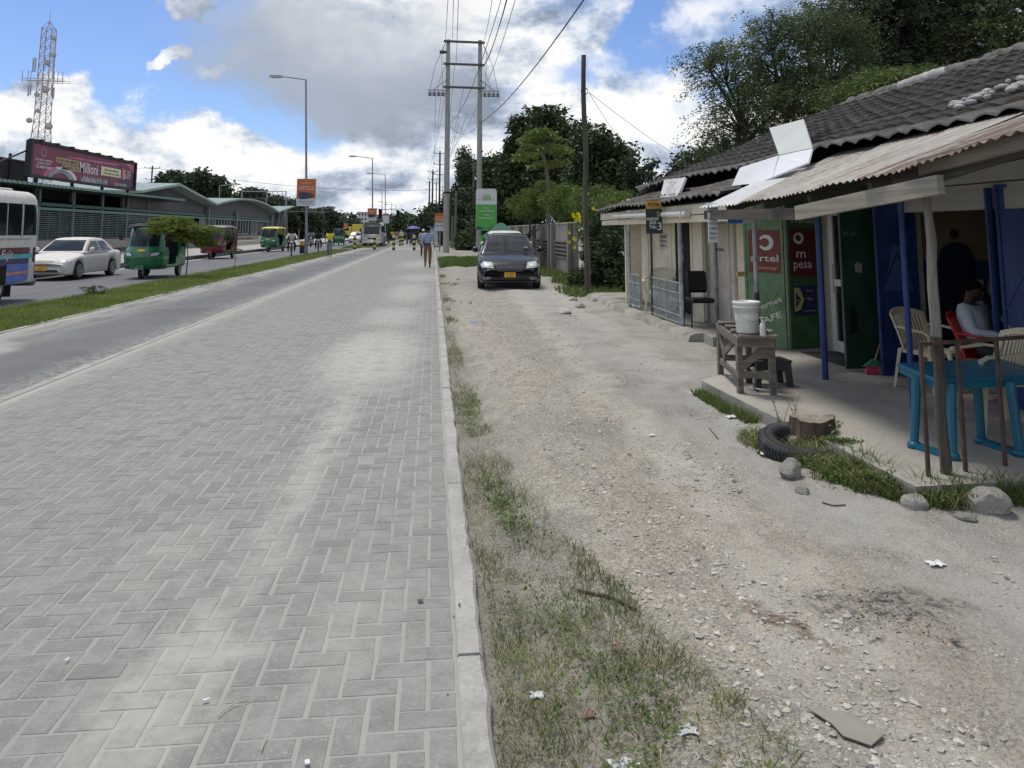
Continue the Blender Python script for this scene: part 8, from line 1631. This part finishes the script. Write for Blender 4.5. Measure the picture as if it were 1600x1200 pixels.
block(558.5, 573, 332, 330, 'small distant white apartment block with rows of dark windows', 5, 3, mapt); block(573, 590, 336, 360, 'second distant white block partly behind the smaller orange advert', 4, 4, mapt); block(541, 560, 343, 300, 'low distant dark roofed building left of the white block', 2, 4, M('apt_grey', (.2, .2, .2), .8), roof=mstk)
t = block(752, 790, 249, 95, 'grey house with flat roof rising behind the dark trees', 3, 3, M('house_grey', (.22, .23, .24), .8, .1, 1), 10, M('roof_slate', (.07, .075, .08), .7)); mb = MB(); a = at(752, 262, Y=94.8); mb.poly([(a.x, 94.7, a.z-2.2), (a.x+1.2, 94.7, a.z-.2), (a.x+6, 94.7, a.z-.2), (a.x+6, 94.7, a.z-.6), (a.x+1.4, 94.7, a.z-.6), (a.x+.3, 94.7, a.z-2.4)], malu, .1, (0, -1, 0)); mb.build('trim', t)
# ================================================================== GARDEN WALL
mgw = M('old_plaster', (.22, .205, .18), .95, .3, .8, bump=.5, bscale=20, stretch=(1, 1, .5), dirt=.85, dirtc=(.055, .05, .045), dscale=.7, fleck=.15); mgwd = M('old_plaster_dark', (.085, .08, .07), .95, .4, 1.2, bump=.5, dirt=.7, dirtc=(.03, .028, .025), dscale=1.2)
WX = 4.75; wy = lambda px: at(px, 400, X=WX).y; zwt = 1.82
wl = wthing('garden_wall', (WX, 28, 0), 'old stained concrete boundary wall with patterned vent blocks', 'wall')
ya, yb_ = wy(905), wy(836); mb = MB(); 
def wseg(y0, y1, z0, z1, th=.16, m_=mgw): mb.box((WX+.08, (y0+y1)/2, (z0+z1)/2), (th, abs(y1-y0), z1-z0), m_)
yN, yF = wy(897), 60; p1, p2 = wy(838), wy(862); p3, p4 = wy(868), wy(893)
wseg(yN, p4, -.1, zwt); wseg(p3, p2, -.1, zwt); wseg(p1, yF, -.1, zwt); 
for (u, v) in ((p4, p3), (p2, p1)): wseg(u, v, -.1, .55); wseg(u, v, 1.28, zwt)
mb.build('wall', wl)
for (u, v) in ((p4, p3), (p2, p1)):
    mb = MB(); ny_ = int((v-u)/.20); nz_ = 5
    for i in range(ny_):
        for j in range(nz_):
            y_ = u+(v-u)*(i+.5)/ny_; z_ = .55+.73*(j+.5)/nz_; sy, sz = (v-u)/ny_, .73/nz_; m_ = mgw
            mb.bar((WX, y_-sy/2, z_-sz/2), (WX, y_+sy/2, z_+sz/2), .10, .018, m_, up=(1, 0, 0)); mb.bar((WX, y_-sy/2, z_+sz/2), (WX, y_+sy/2, z_-sz/2), .10, .018, m_, up=(1, 0, 0)); mb.lathe([(.03, -.05), (.045, -.05), (.045, .05), (.03, .05)], m_, (WX, y_, z_), 'X', 6)
    mb.box((WX+.14, (u+v)/2, .92), (.02, v-u, .74), M('vent_back', (.04, .045, .035), .9)); mb.build('vent_block_panel', wl)
for y_ in (p4-.15, p3+.15, p2-.05, p1+.3, 33, 37, 41.5, 46, 50): mb = MB(); mb.box((WX-.02, y_, .88), (.30, .30, 1.98), mgwd if y_ > p1 and y_ < 34 else mgw); mb.build('pillar', wl)
mb = MB()
for k in range(60): y_ = yN+.25+k*.68; mb.lathe([(0, .10), (.09, .07), (.13, 0), (0, 0)], mgw, (WX+.04, y_, zwt), seg=7)
mb.build('coping', wl)
# rendered block wall at far: column slabs
# ================================================================== TREES
L_DK = leafmat('leaf_dark', (.011, .025, .010), (.065, .10, .030), .5, .2); L_MID = leafmat('leaf_mid', (.040, .075, .018), (.125, .175, .045), .55, .25); L_BR = leafmat('leaf_bright', (.075, .13, .025), (.16, .22, .05), .5, .3); L_FE = leafmat('leaf_feather', (.020, .042, .016), (.115, .155, .055), .6, .35); L_FD = leafmat('leaf_feather_dark', (.016, .030, .017), (.080, .108, .052), .6, .25); L_YG = leafmat('leaf_yellow_green', (.09, .13, .02), (.24, .25, .05), .5, .35); L_FAR = leafmat('leaf_far', (.018, .034, .018), (.055, .080, .038), .7, .12)
mtrunk = M('trunk', (.075, .06, .045), .95, .4, 4, stretch=(3, 3, .6), bump=.8, bscale=15); mtrunkl = M('trunk_pale', (.17, .15, .12), .9, .3, 4, stretch=(3, 3, .6), bump=.5)
def leaves(name, P, size, mat, parent, droop=.3, aspect=.45, dirs=None):
    n = len(P); s = size*(.6+.8*rng.random(n)); a = rng.random(n)*2*pi; e = rng.normal(-droop, .5, n)
    d = np.stack([np.cos(a)*np.cos(e), np.sin(a)*np.cos(e), np.sin(e)], 1) if dirs is None else dirs
    r = rng.standard_normal((n, 3)); sd_ = np.cross(d, r); sd_ /= np.linalg.norm(sd_, axis=1, keepdims=True)+1e-9
    s = s[:, None]; w = s*aspect*.5
    V = np.stack([P, P+d*s*.5+sd_*w, P+d*s, P+d*s*.5-sd_*w], 1).reshape(-1, 3); i = np.arange(n)*4
    o = fast(name, V, np.stack([i, i+1, i+2, i+3], 1), mat, parent)
    if parent and parent.name in WORLD: o.location = -Vector(parent.location)
    return o
def crown(blobs, nclump, nleaf, csize, seed=0, hollow=.55, flat=.7):
    """points in leafy clumps on the outer shell of ellipsoids"""
    out = []; vol = [b_[3]*b_[4]*b_[5] for b_ in blobs]; tot = sum(v**.67 for v in vol)
    for b_, v in zip(blobs, vol):
        nc = max(3, int(nclump*v**.67/tot)); d = rng.standard_normal((nc, 3)); d /= np.linalg.norm(d, axis=1, keepdims=True); r = hollow+(1.05-hollow)*rng.random(nc)**.6
        c_ = np.array(b_[:3])+d*r[:, None]*np.array(b_[3:6]); cs = csize*(.5+rng.random(nc)); k = rng.integers(0, nc, int(nleaf*v**.67/tot))
        p = np.clip(rng.standard_normal((len(k), 3)), -1.25, 1.25); p *= (cs[k]*.5)[:, None]*np.array([1, 1, flat]); out.append(c_[k]+p)
    return np.concatenate(out)
def tree(name, x, y, label, blobs, nl, lsize, mat, csize=.8, th=None, tr=.2, nclump=260, trunk=mtrunk, group=None, droop=.3, aspect=.45, limbs=7, hollow=.55, z0=-.1, cat='tree', flat=.7):
    t = wthing(name, (x, y, 0), label, cat, group); P = crown(blobs, nclump, nl, csize, hollow=hollow, flat=flat); P = P[P[:, 2] > .05]; leaves('crown', P, lsize, mat, t, droop, aspect)
    mb = MB(); bz = sorted(blobs, key=lambda b_: -b_[3]*b_[4]*b_[5]); c0 = Vector(bz[0][:3]); th = th or c0.z*.6
    mid = Vector((x+(c0.x-x)*.3, y+(c0.y-y)*.3, th)); mb.tube([(x, y, z0), (x+.05, y, th*.5), mid], [tr*1.25, tr, tr*.85], trunk, 9)
    for k in range(limbs):
        b_ = bz[k % len(bz)]; e = Vector(b_[:3])+Vector((random.uniform(-.6, .6)*b_[3], random.uniform(-.6, .6)*b_[4], random.uniform(-.2, .6)*b_[5])); m2 = mid.lerp(e, .5)+Vector((random.gauss(0, .3), random.gauss(0, .3), -.3)); mb.tube([mid-Vector((0, 0, .2)), m2, e], [tr*.6, tr*.35, tr*.08], trunk, 6)
    mb.build('trunk', t); return t
def bl(px, py, Y, rpx, rpy, ry=None): q = at(px, py, Y=Y); k = Y/F_*1.0; return (q.x, q.y, q.z, rpx*k, ry or rpx*k, rpy*k)
# dark mango trees
Ym = 58
q = at(868, 380, Y=Ym); tree('mango_tree', q.x, Ym, 'large dense dark mango tree behind the papaya like tree', [bl(838, 215, Ym, 42, 45, 2.0), bl(880, 225, Ym, 40, 38, 2), bl(830, 270, Ym, 55, 48, 2.2), bl(895, 280, Ym, 60, 55, 2.2), bl(815, 315, Ym, 45, 40, 2), bl(855, 185, Ym, 22, 22, 1)], 40000, .36, L_DK, .95, 2.2, .28, 380, hollow=.35)
q = at(955, 380, Y=44); tree('mango_tree', q.x, 44, 'second dark mango tree behind the wooden utility pole, lower and to the right', [bl(925, 235, 44, 35, 42, 1.8), bl(955, 260, 44, 32, 42, 1.8), bl(935, 300, 44, 50, 50, 2), bl(975, 310, 44, 35, 45, 1.8)], 26000, .30, L_DK, .8, 2.2, .25, 260, hollow=.35)
q = at(772, 380, Y=62); tree('mango_tree', q.x, 62, 'dark tree beside the grey house, just right of the concrete poles', [bl(775, 300, 62, 35, 55, 2), bl(795, 330, 60, 35, 45, 2), bl(765, 340, 60, 25, 35, 2)], 15000, .36, L_DK, .9, 2, .25, 180, hollow=.35)
q = at(1015, 330, Y=40); tree('small_tree', q.x, 40, 'small open crowned tree between the mango tree and the tiled roof', [bl(990, 265, 40, 14, 22, .8), bl(1025, 268, 40, 20, 18, .8), bl(1050, 285, 40, 20, 20, .8), bl(1000, 300, 40, 25, 22, 1)], 3600, .22, L_FD, .35, 3, .12, 70)
# papaya like tree
Yp = 33; q = at(858, 330, Y=Yp); zc = at(848, 215, Y=Yp).z; x0 = at(850, 300, Y=Yp).x; t = wthing('umbrella_tree', (x0, Yp, 0), 'bright green umbrella shaped tree with bare slim trunk in front of the dark mango tree', 'tree')
mb = MB(); top = at(846, 236, Y=Yp); mb.tube([(x0+.15, Yp, 0), at(857, 285, Y=Yp), at(852, 255, Y=Yp), top], [.10, .085, .07, .05], mtrunkl, 8)
PTS = []; LF = []
for k in range(64):
    a = random.random()*2*pi; ev = radians(random.uniform(-30, 80)); L = cos(ev)*random.uniform(.7, 1.25); tip = Vector((top.x+L*cos(a), Yp+L*sin(a), top.z+.1+sin(ev)*(.95 if ev > 0 else 1.0))); mb.tube([top+Vector((0, 0, .05)), top.lerp(tip, .5)+Vector((0, 0, .16)), tip], [.014, .01, .005], M('stem_green'), 4, cap=False)
    for _ in range(42): b_ = random.random()*2*pi; rr_ = random.random()**.5*.27; PTS.append((tip.x+rr_*cos(b_), tip.y+rr_*sin(b_), tip.z-.24*rr_/.26+random.gauss(0, .03)))
mb.build('trunk', t); leaves('crown', np.array(PTS), .17, L_BR, t, .5, .35); bv_ = []
bl_y = [p for p in PTS if p[2] < top.z+.02][:180]; leaves('yellow_leaves', np.array(bl_y), .18, L_YG, t, .9, .4)
# light bushes over the wall
L_VINE = leafmat('leaf_vine', (.055, .10, .02), (.17, .23, .055), .55, .3)
for i, (bls, nl, mt, lb, sz) in enumerate(((([bl(825, 320, 34, 30, 22, 1), bl(850, 305, 34, 32, 20, 1)]), 9000, L_VINE, 'light green bush spilling over the wall below the umbrella shaped tree', .13), (([bl(880, 315, 31, 32, 24, 1), bl(900, 330, 30, 25, 20, .9)]), 9000, L_VINE, 'broad light green bush above the middle of the wall', .13), (([bl(935, 315, 28, 38, 24, .9), bl(965, 325, 27, 28, 22, .9)]), 9000, L_VINE, 'green bush left of the cream shop, above the yellow flowers', .12))):
    tree('bush', bls[0][0], bls[0][1], lb, bls, nl, sz, mt, .35, 1.5, .05, 130, limbs=4, cat='bush', droop=.6, aspect=.3)
fb = [bl(930, 345, 23.5, 26, 32, .6), bl(943, 395, 23, 26, 36, .6), bl(920, 445, 22, 18, 20, .5), bl(950, 440, 21.5, 25, 30, .5)]
t = tree('flowering_bush', fb[1][0], fb[1][1], 'bush with yellow trumpet flowers behind the wooden utility pole', fb, 12000, .085, L_MID, .25, 1.0, .04, 120, limbs=8, cat='bush'); P = crown([bl(935, 330, 22.8, 40, 26, .5), bl(905, 360, 22.8, 15, 25, .4)], 30, 34, .25, hollow=.9)
mb = MB(); mfl = M('flower_yellow', (.80, .68, .02), .6, .1, 9)
for p in P: 
    for k in range(5): a = 2*pi*k/5; mb.add([tuple(p), (p[0]+.05*cos(a-.5), p[1]-.03, p[2]+.05*sin(a-.5)), (p[0]+.065*cos(a), p[1]-.045, p[2]+.065*sin(a)), (p[0]+.05*cos(a+.5), p[1]-.03, p[2]+.05*sin(a+.5))], [(0, 1, 2, 3)], mfl)
mb.build('flowers', t)
tree('bush', *[at(935, 455, Z=0)[k] for k in (0, 1)], 'dark leafy shrub at the foot of the bush with yellow flowers', [bl(900, 445, 21.5, 22, 22, .4), bl(935, 425, 20.5, 32, 40, .5), bl(960, 400, 21, 20, 55, .5), bl(970, 440, 20, 14, 35, .4), bl(940, 375, 22, 24, 36, .5)], 20000, .10, L_DK, .25, .5, .03, 100, limbs=6, cat='bush', hollow=.4)
blades('grass', 9000, (3.0, 4.7, 18.5, 33), .04, .26, .010, GR2, gz, .8, 'dark grass growing along the foot of the old boundary wall', mask=lambda x, y: (x > 4.25-.9*fbm(x*1.2, y*.8, 3)) | ((y < 21) & (x > 3.3)))
# hedge trees along the right side of the walk
for i, (bls, nl, lb, mt) in enumerate((([bl(722, 330, 78, 20, 45, 2), bl(735, 290, 80, 18, 40, 2), bl(728, 370, 78, 26, 20, 2)], 9000, 'dark leafy tree between the two concrete legs', L_FAR), ([bl(726, 262, 90, 9, 32, 1)], 2600, 'narrow pointed conifer between the concrete legs', L_DK), ([bl(690, 335, 95, 22, 22, 2.5), bl(672, 345, 100, 18, 16, 2.5), bl(700, 350, 90, 20, 18, 2.5), bl(705, 315, 95, 12, 16, 2)], 9000, 'leafy street tree behind the orange advert', L_FAR),
        ([bl(640, 352, 160, 24, 13, 4), bl(625, 360, 160, 24, 9, 4), bl(655, 355, 150, 16, 14, 3)], 12000, 'broad dark round topped tree behind the crowd', L_DK), ([bl(745, 368, 70, 12, 18, 1.5), bl(731, 382, 66, 14, 14, 1.5)], 4000, 'low dark bush beside the right concrete leg', L_DK))):
    b0 = bls[0]; tree('roadside_tree', b0[0], b0[1], lb, bls, nl, .36 if b0[1] < 120 else .75, mt, .9 if b0[1] < 120 else 1.5, 2.5, .2, 130, hollow=.3)
mb = MB()
for px, Y, h_ in ((711, 70, 5.2), (739, 66, 7.5), (706, 72, 3)): q = at(px, 380, Y=Y); m_ = MB(); m_.tube([(q.x, Y, 0), (q.x+.05, Y, h_)], [.12, .08], mtrunkl, 8); tag(m_.build('bare_tree'), {711: 'bare pale trunk just right of the left concrete leg', 739: 'tall bare mossy trunk left of the right concrete leg', 706: 'short bare trunk behind the left concrete leg'}[px], 'tree')
# left horizon trees
for i, (px, py, Y, rx, ry, lb) in enumerate(((310, 290, 130, 38, 20, 'round dark tree rising behind the bus station roof'), (275, 287, 135, 18, 14, 'smaller tree left of the round one behind the station'), (395, 312, 150, 24, 14, 'tree behind the bare steel truss'), (430, 325, 160, 22, 16, 'tree at the right end of the steel truss'), (470, 345, 170, 28, 28, 'dark tree behind the orange advert pole'), (505, 350, 200, 32, 24, 'dark tree beyond the traffic lights'), (455, 340, 180, 20, 26, 'tree just left of the nearest street lamp'), (545, 357, 260, 25, 12, 'low dark trees beyond the yellow truck'))):
    b_ = [bl(px, py, Y, rx, ry, 5), bl(px-rx*.5, py+ry*.4, Y, rx*.6, ry*.7, 4), bl(px+rx*.5, py+ry*.3, Y, rx*.6, ry*.7, 4)]; tree('tree', b_[0][0], Y, lb, b_, 9000, .75, L_FAR, 1.5, 3, .3, 130, hollow=.3)
P = crown([(x_, 330+random.random()*60, 3+random.random()*3, 16, 8, 6) for x_ in range(-190, 10, 11)], 900, 30000, 2.6, hollow=.2); tag(leaves('far_woods', P, 1.7, L_FAR, None), 'distant belt of trees closing the end of the road', 'woods', kind='stuff')
P = crown([(x_, 150+x_*.3, 2.5+random.random()*2, 9, 6, 5) for x_ in range(6, 120, 8)], 500, 16000, 2.5); tag(leaves('far_woods', P, .8, L_FAR, None), 'belt of trees behind the gardens on the right', 'woods', kind='stuff')
# ---- big feathery trees behind the shop
def feather(x, y, label, blobs, nb, nper, mat, tr=.25, sprays=None, size=.085, th=3):
    """drooping sprays: twig curves carrying small leaflets"""
    t = wthing('feathery_tree', (x, y, 0), label, 'tree', 'large feathery trees behind the shop'); mb = MB(); vol = [(b_[3]*b_[4]*b_[5])**.6 for b_ in blobs]; tot = sum(vol); PP = []; DD = []
    base = Vector((x, y, th)); mb.tube([(x, y, -.1), (x+.1, y, th*.5), base], [tr*1.2, tr, tr*.9], mtrunk, 9)
    for b_, v in zip(blobs, vol):
        c_ = Vector(b_[:3]); hub = c_-Vector((0, 0, b_[5]*.5)); mb.tube([base, base.lerp(hub, .5)+Vector((random.gauss(0, .3), 0, .2)), hub, c_+Vector((0, 0, b_[5]*.5))], [tr*.5, tr*.3, tr*.18, tr*.05], mtrunk, 6, cap=False)
        k = int(nb*v/tot)
        for i in range(k):
            d = Vector((random.gauss(0, 1), random.gauss(0, 1), random.gauss(.25, .8))).normalized(); lg = random.random() < .10; r = random.uniform(1.0, 1.3) if lg else random.uniform(.3, 1.0)**.7; s = c_+Vector((d.x*b_[3]*r, d.y*b_[4]*r, d.z*b_[5]*r)); out = Vector((d.x, d.y, .25+.4*d.z)).normalized(); L = random.uniform(.5, 1.15)*min(1.2, b_[3]*.75)*(1.35 if lg else 1)
            if i % 6 == 0: mb.tube([hub.lerp(s, .2), hub.lerp(s, .6)+Vector((0, 0, .15)), s], [.025, .015, .006], mtrunk, 4, cap=False)
            q0 = np.array(s); o_ = np.array(out); nn = int(nper*L); tt = np.linspace(0, 1, nn); side = np.cross(o_, [0, 0, 1.]); side /= np.linalg.norm(side)+1e-9
            pts = q0+o_*L*tt[:, None]+np.array([0, 0, -1.])*(L*.75*tt**2)[:, None]; off = rng.standard_normal((nn, 3))*.055; sg = np.where(np.arange(nn) % 2 == 0, 1, -1)[:, None]
            tang = o_+np.array([0, 0, -1.])*(1.5*tt)[:, None]; tang /= np.linalg.norm(tang, axis=1, keepdims=True); dd = tang*.6+side*sg*.7+rng.standard_normal((nn, 3))*.25; dd /= np.linalg.norm(dd, axis=1, keepdims=True)
            PP.append(pts+off); DD.append(dd)
    leaves('crown', np.concatenate(PP), size, mat, t, aspect=.30, dirs=np.concatenate(DD)); mb.build('trunk', t); return t
Yt = 21
def fb_(px, py, Y, rx, ry, r2=1.4): return bl(px, py, Y, rx, ry, r2)
q = at(1150, 300, Y=22); feather(q.x, 22, 'feathery tree at the left with long drooping sprays above the roof', [fb_(1135, 110, 22, 48, 45), fb_(1160, 180, 22, 52, 55), fb_(1180, 230, 22, 55, 40), fb_(1130, 225, 23, 28, 34), fb_(1108, 95, 22, 32, 30), fb_(1210, 150, 22, 45, 55)], 1050, 46, L_FE, size=.10)
q = at(1260, 250, Y=21); feather(q.x, 21, 'tall feathery tree in the middle behind the white boards', [fb_(1205, 60, 21, 40, 38), fb_(1260, 50, 21, 48, 42), fb_(1300, 110, 21, 45, 50), fb_(1225, 130, 21, 55, 50), fb_(1300, 60, 21.5, 45, 40), fb_(1240, 165, 20, 55, 38), fb_(1330, 150, 20, 50, 34)], 1600, 46, L_FE, size=.10)
q = at(1420, 200, Y=23); feather(q.x, 23, 'darkest tall tree right of the centre with heavy crown', [fb_(1350, 20, 23, 55, 60, 2), fb_(1400, 60, 23, 55, 65, 2), fb_(1385, 120, 23, 50, 48, 2), fb_(1450, 20, 23, 60, 55, 2), fb_(1420, -60, 23, 80, 50, 2), fb_(1440, 95, 23, 40, 55, 2)], 2500, 46, L_FD, size=.13)
q = at(1540, 160, Y=21); feather(q.x, 21, 'tall tree at the right edge of the view behind the ridge', [fb_(1500, 60, 21, 45, 60, 1.6), fb_(1560, 60, 21, 60, 60, 1.6), fb_(1590, 110, 21, 50, 50, 1.6), fb_(1540, -30, 21, 70, 50, 1.6), fb_(1630, 20, 21, 50, 60, 1.6)], 1500, 46, L_FE, size=.12)
q = at(1390, 170, Y=17); feather(q.x, 17, 'lighter low feathery shrub just above the roof ridge', [fb_(1385, 135, 17, 45, 25, 1.), fb_(1430, 130, 17, 35, 20, 1.), fb_(1340, 160, 17.5, 40, 25, 1)], 900, 46, L_MID, size=.10, tr=.12)
q = at(1090, 300, Y=27); tree('bush', q.x, 27, 'dark shrub at the left foot of the feathery tree', [bl(1090, 255, 27, 30, 24, 1.2), bl(1120, 262, 27, 30, 24, 1.2), bl(1060, 285, 28, 22, 16, 1)], 7000, .16, L_FD, .5, 2, .1, 110, cat='bush')
# young flat topped tree and saplings on the median
def sapling(px, pyb, label, pyt, blobs, nb, mat, tr, size=.05, nper=30):
    b0 = at(px, pyb, Z=.02); t = wthing('young_tree', (b0.x, b0.y, 0), label, 'tree'); mb = MB(); top = at(px, pyt, Y=b0.y); mb.tube([(b0.x, b0.y, 0), (b0.x+.04, b0.y, top.z*.4), (b0.x-.02, b0.y, top.z)], [tr, tr*.8, tr*.5], mtrunk, 7); PP = []; DD = []
    for b_ in blobs:
        for k in range(nb):
            a = random.random()*2*pi; r = random.random()**.5; s = np.array([b_[0]+b_[3]*r*cos(a)*.8, b_[1]+b_[4]*r*sin(a)*.8, b_[2]+b_[5]*random.uniform(-.6, .6)*(1-r*.6)]); o_ = np.array([cos(a), sin(a), .12]); L = random.uniform(.2, .45)*b_[3]; nn = int(nper); tt = np.linspace(0, 1, nn); side = np.cross(o_, [0, 0, 1.]); sg = np.where(np.arange(nn) % 2 == 0, 1, -1)[:, None]
            pts = s+o_*L*tt[:, None]+np.array([0, 0, -1.])*(L*.25*tt**2)[:, None]; dd = np.tile(o_, (nn, 1))*.5+side*sg*.8+rng.standard_normal((nn, 3))*.15; dd /= np.linalg.norm(dd, axis=1, keepdims=True); PP.append(pts+rng.standard_normal((nn, 3))*.012); DD.append(dd)
            if k % 4 == 0: mb.tube([top-Vector((0, 0, .15)), Vector(top).lerp(Vector(s), .6)+Vector((0, 0, .03)), s], [tr*.4, tr*.25, .004], mtrunk, 4, cap=False)
    leaves('crown', np.concatenate(PP), size, mat, t, aspect=.34, dirs=np.concatenate(DD)); mb.build('trunk', t); return t, mb
YS = at(287, 434, Z=.02).y
sapling(290, 434, 'young flat topped tree with bright feathery crown on the grass strip', 362, [bl(268, 348, YS, 34, 12, .8), bl(290, 356, YS, 44, 16, .9), bl(255, 360, YS, 26, 14, .6), bl(318, 362, YS, 26, 14, .6), bl(300, 372, YS, 26, 14, .6), bl(270, 342, YS, 26, 8, .5), bl(322, 380, YS, 16, 14, .4)], 150, L_YG if False else leafmat('leaf_sapling', (.085, .14, .02), (.21, .26, .05), .5, .35), .022, .055, 34)
YS2 = at(366, 420, Z=.02).y
sapling(366, 420, 'small thin sapling with sparse crown on the grass strip', 372, [bl(360, 362, YS2, 15, 9, .4), bl(366, 392, YS2, 14, 6, .35), bl(355, 374, YS2, 8, 14, .2)], 40, L_MID, .012, .05, 22)
YS3 = at(148, 461, Z=.02).y
sapling(150, 461, 'tiny fern like seedling at the left end of the grass strip', 450, [bl(150, 450, YS3, 22, 8, .35), bl(148, 457, YS3, 14, 5, .25)], 34, L_MID, .008, .04, 20)
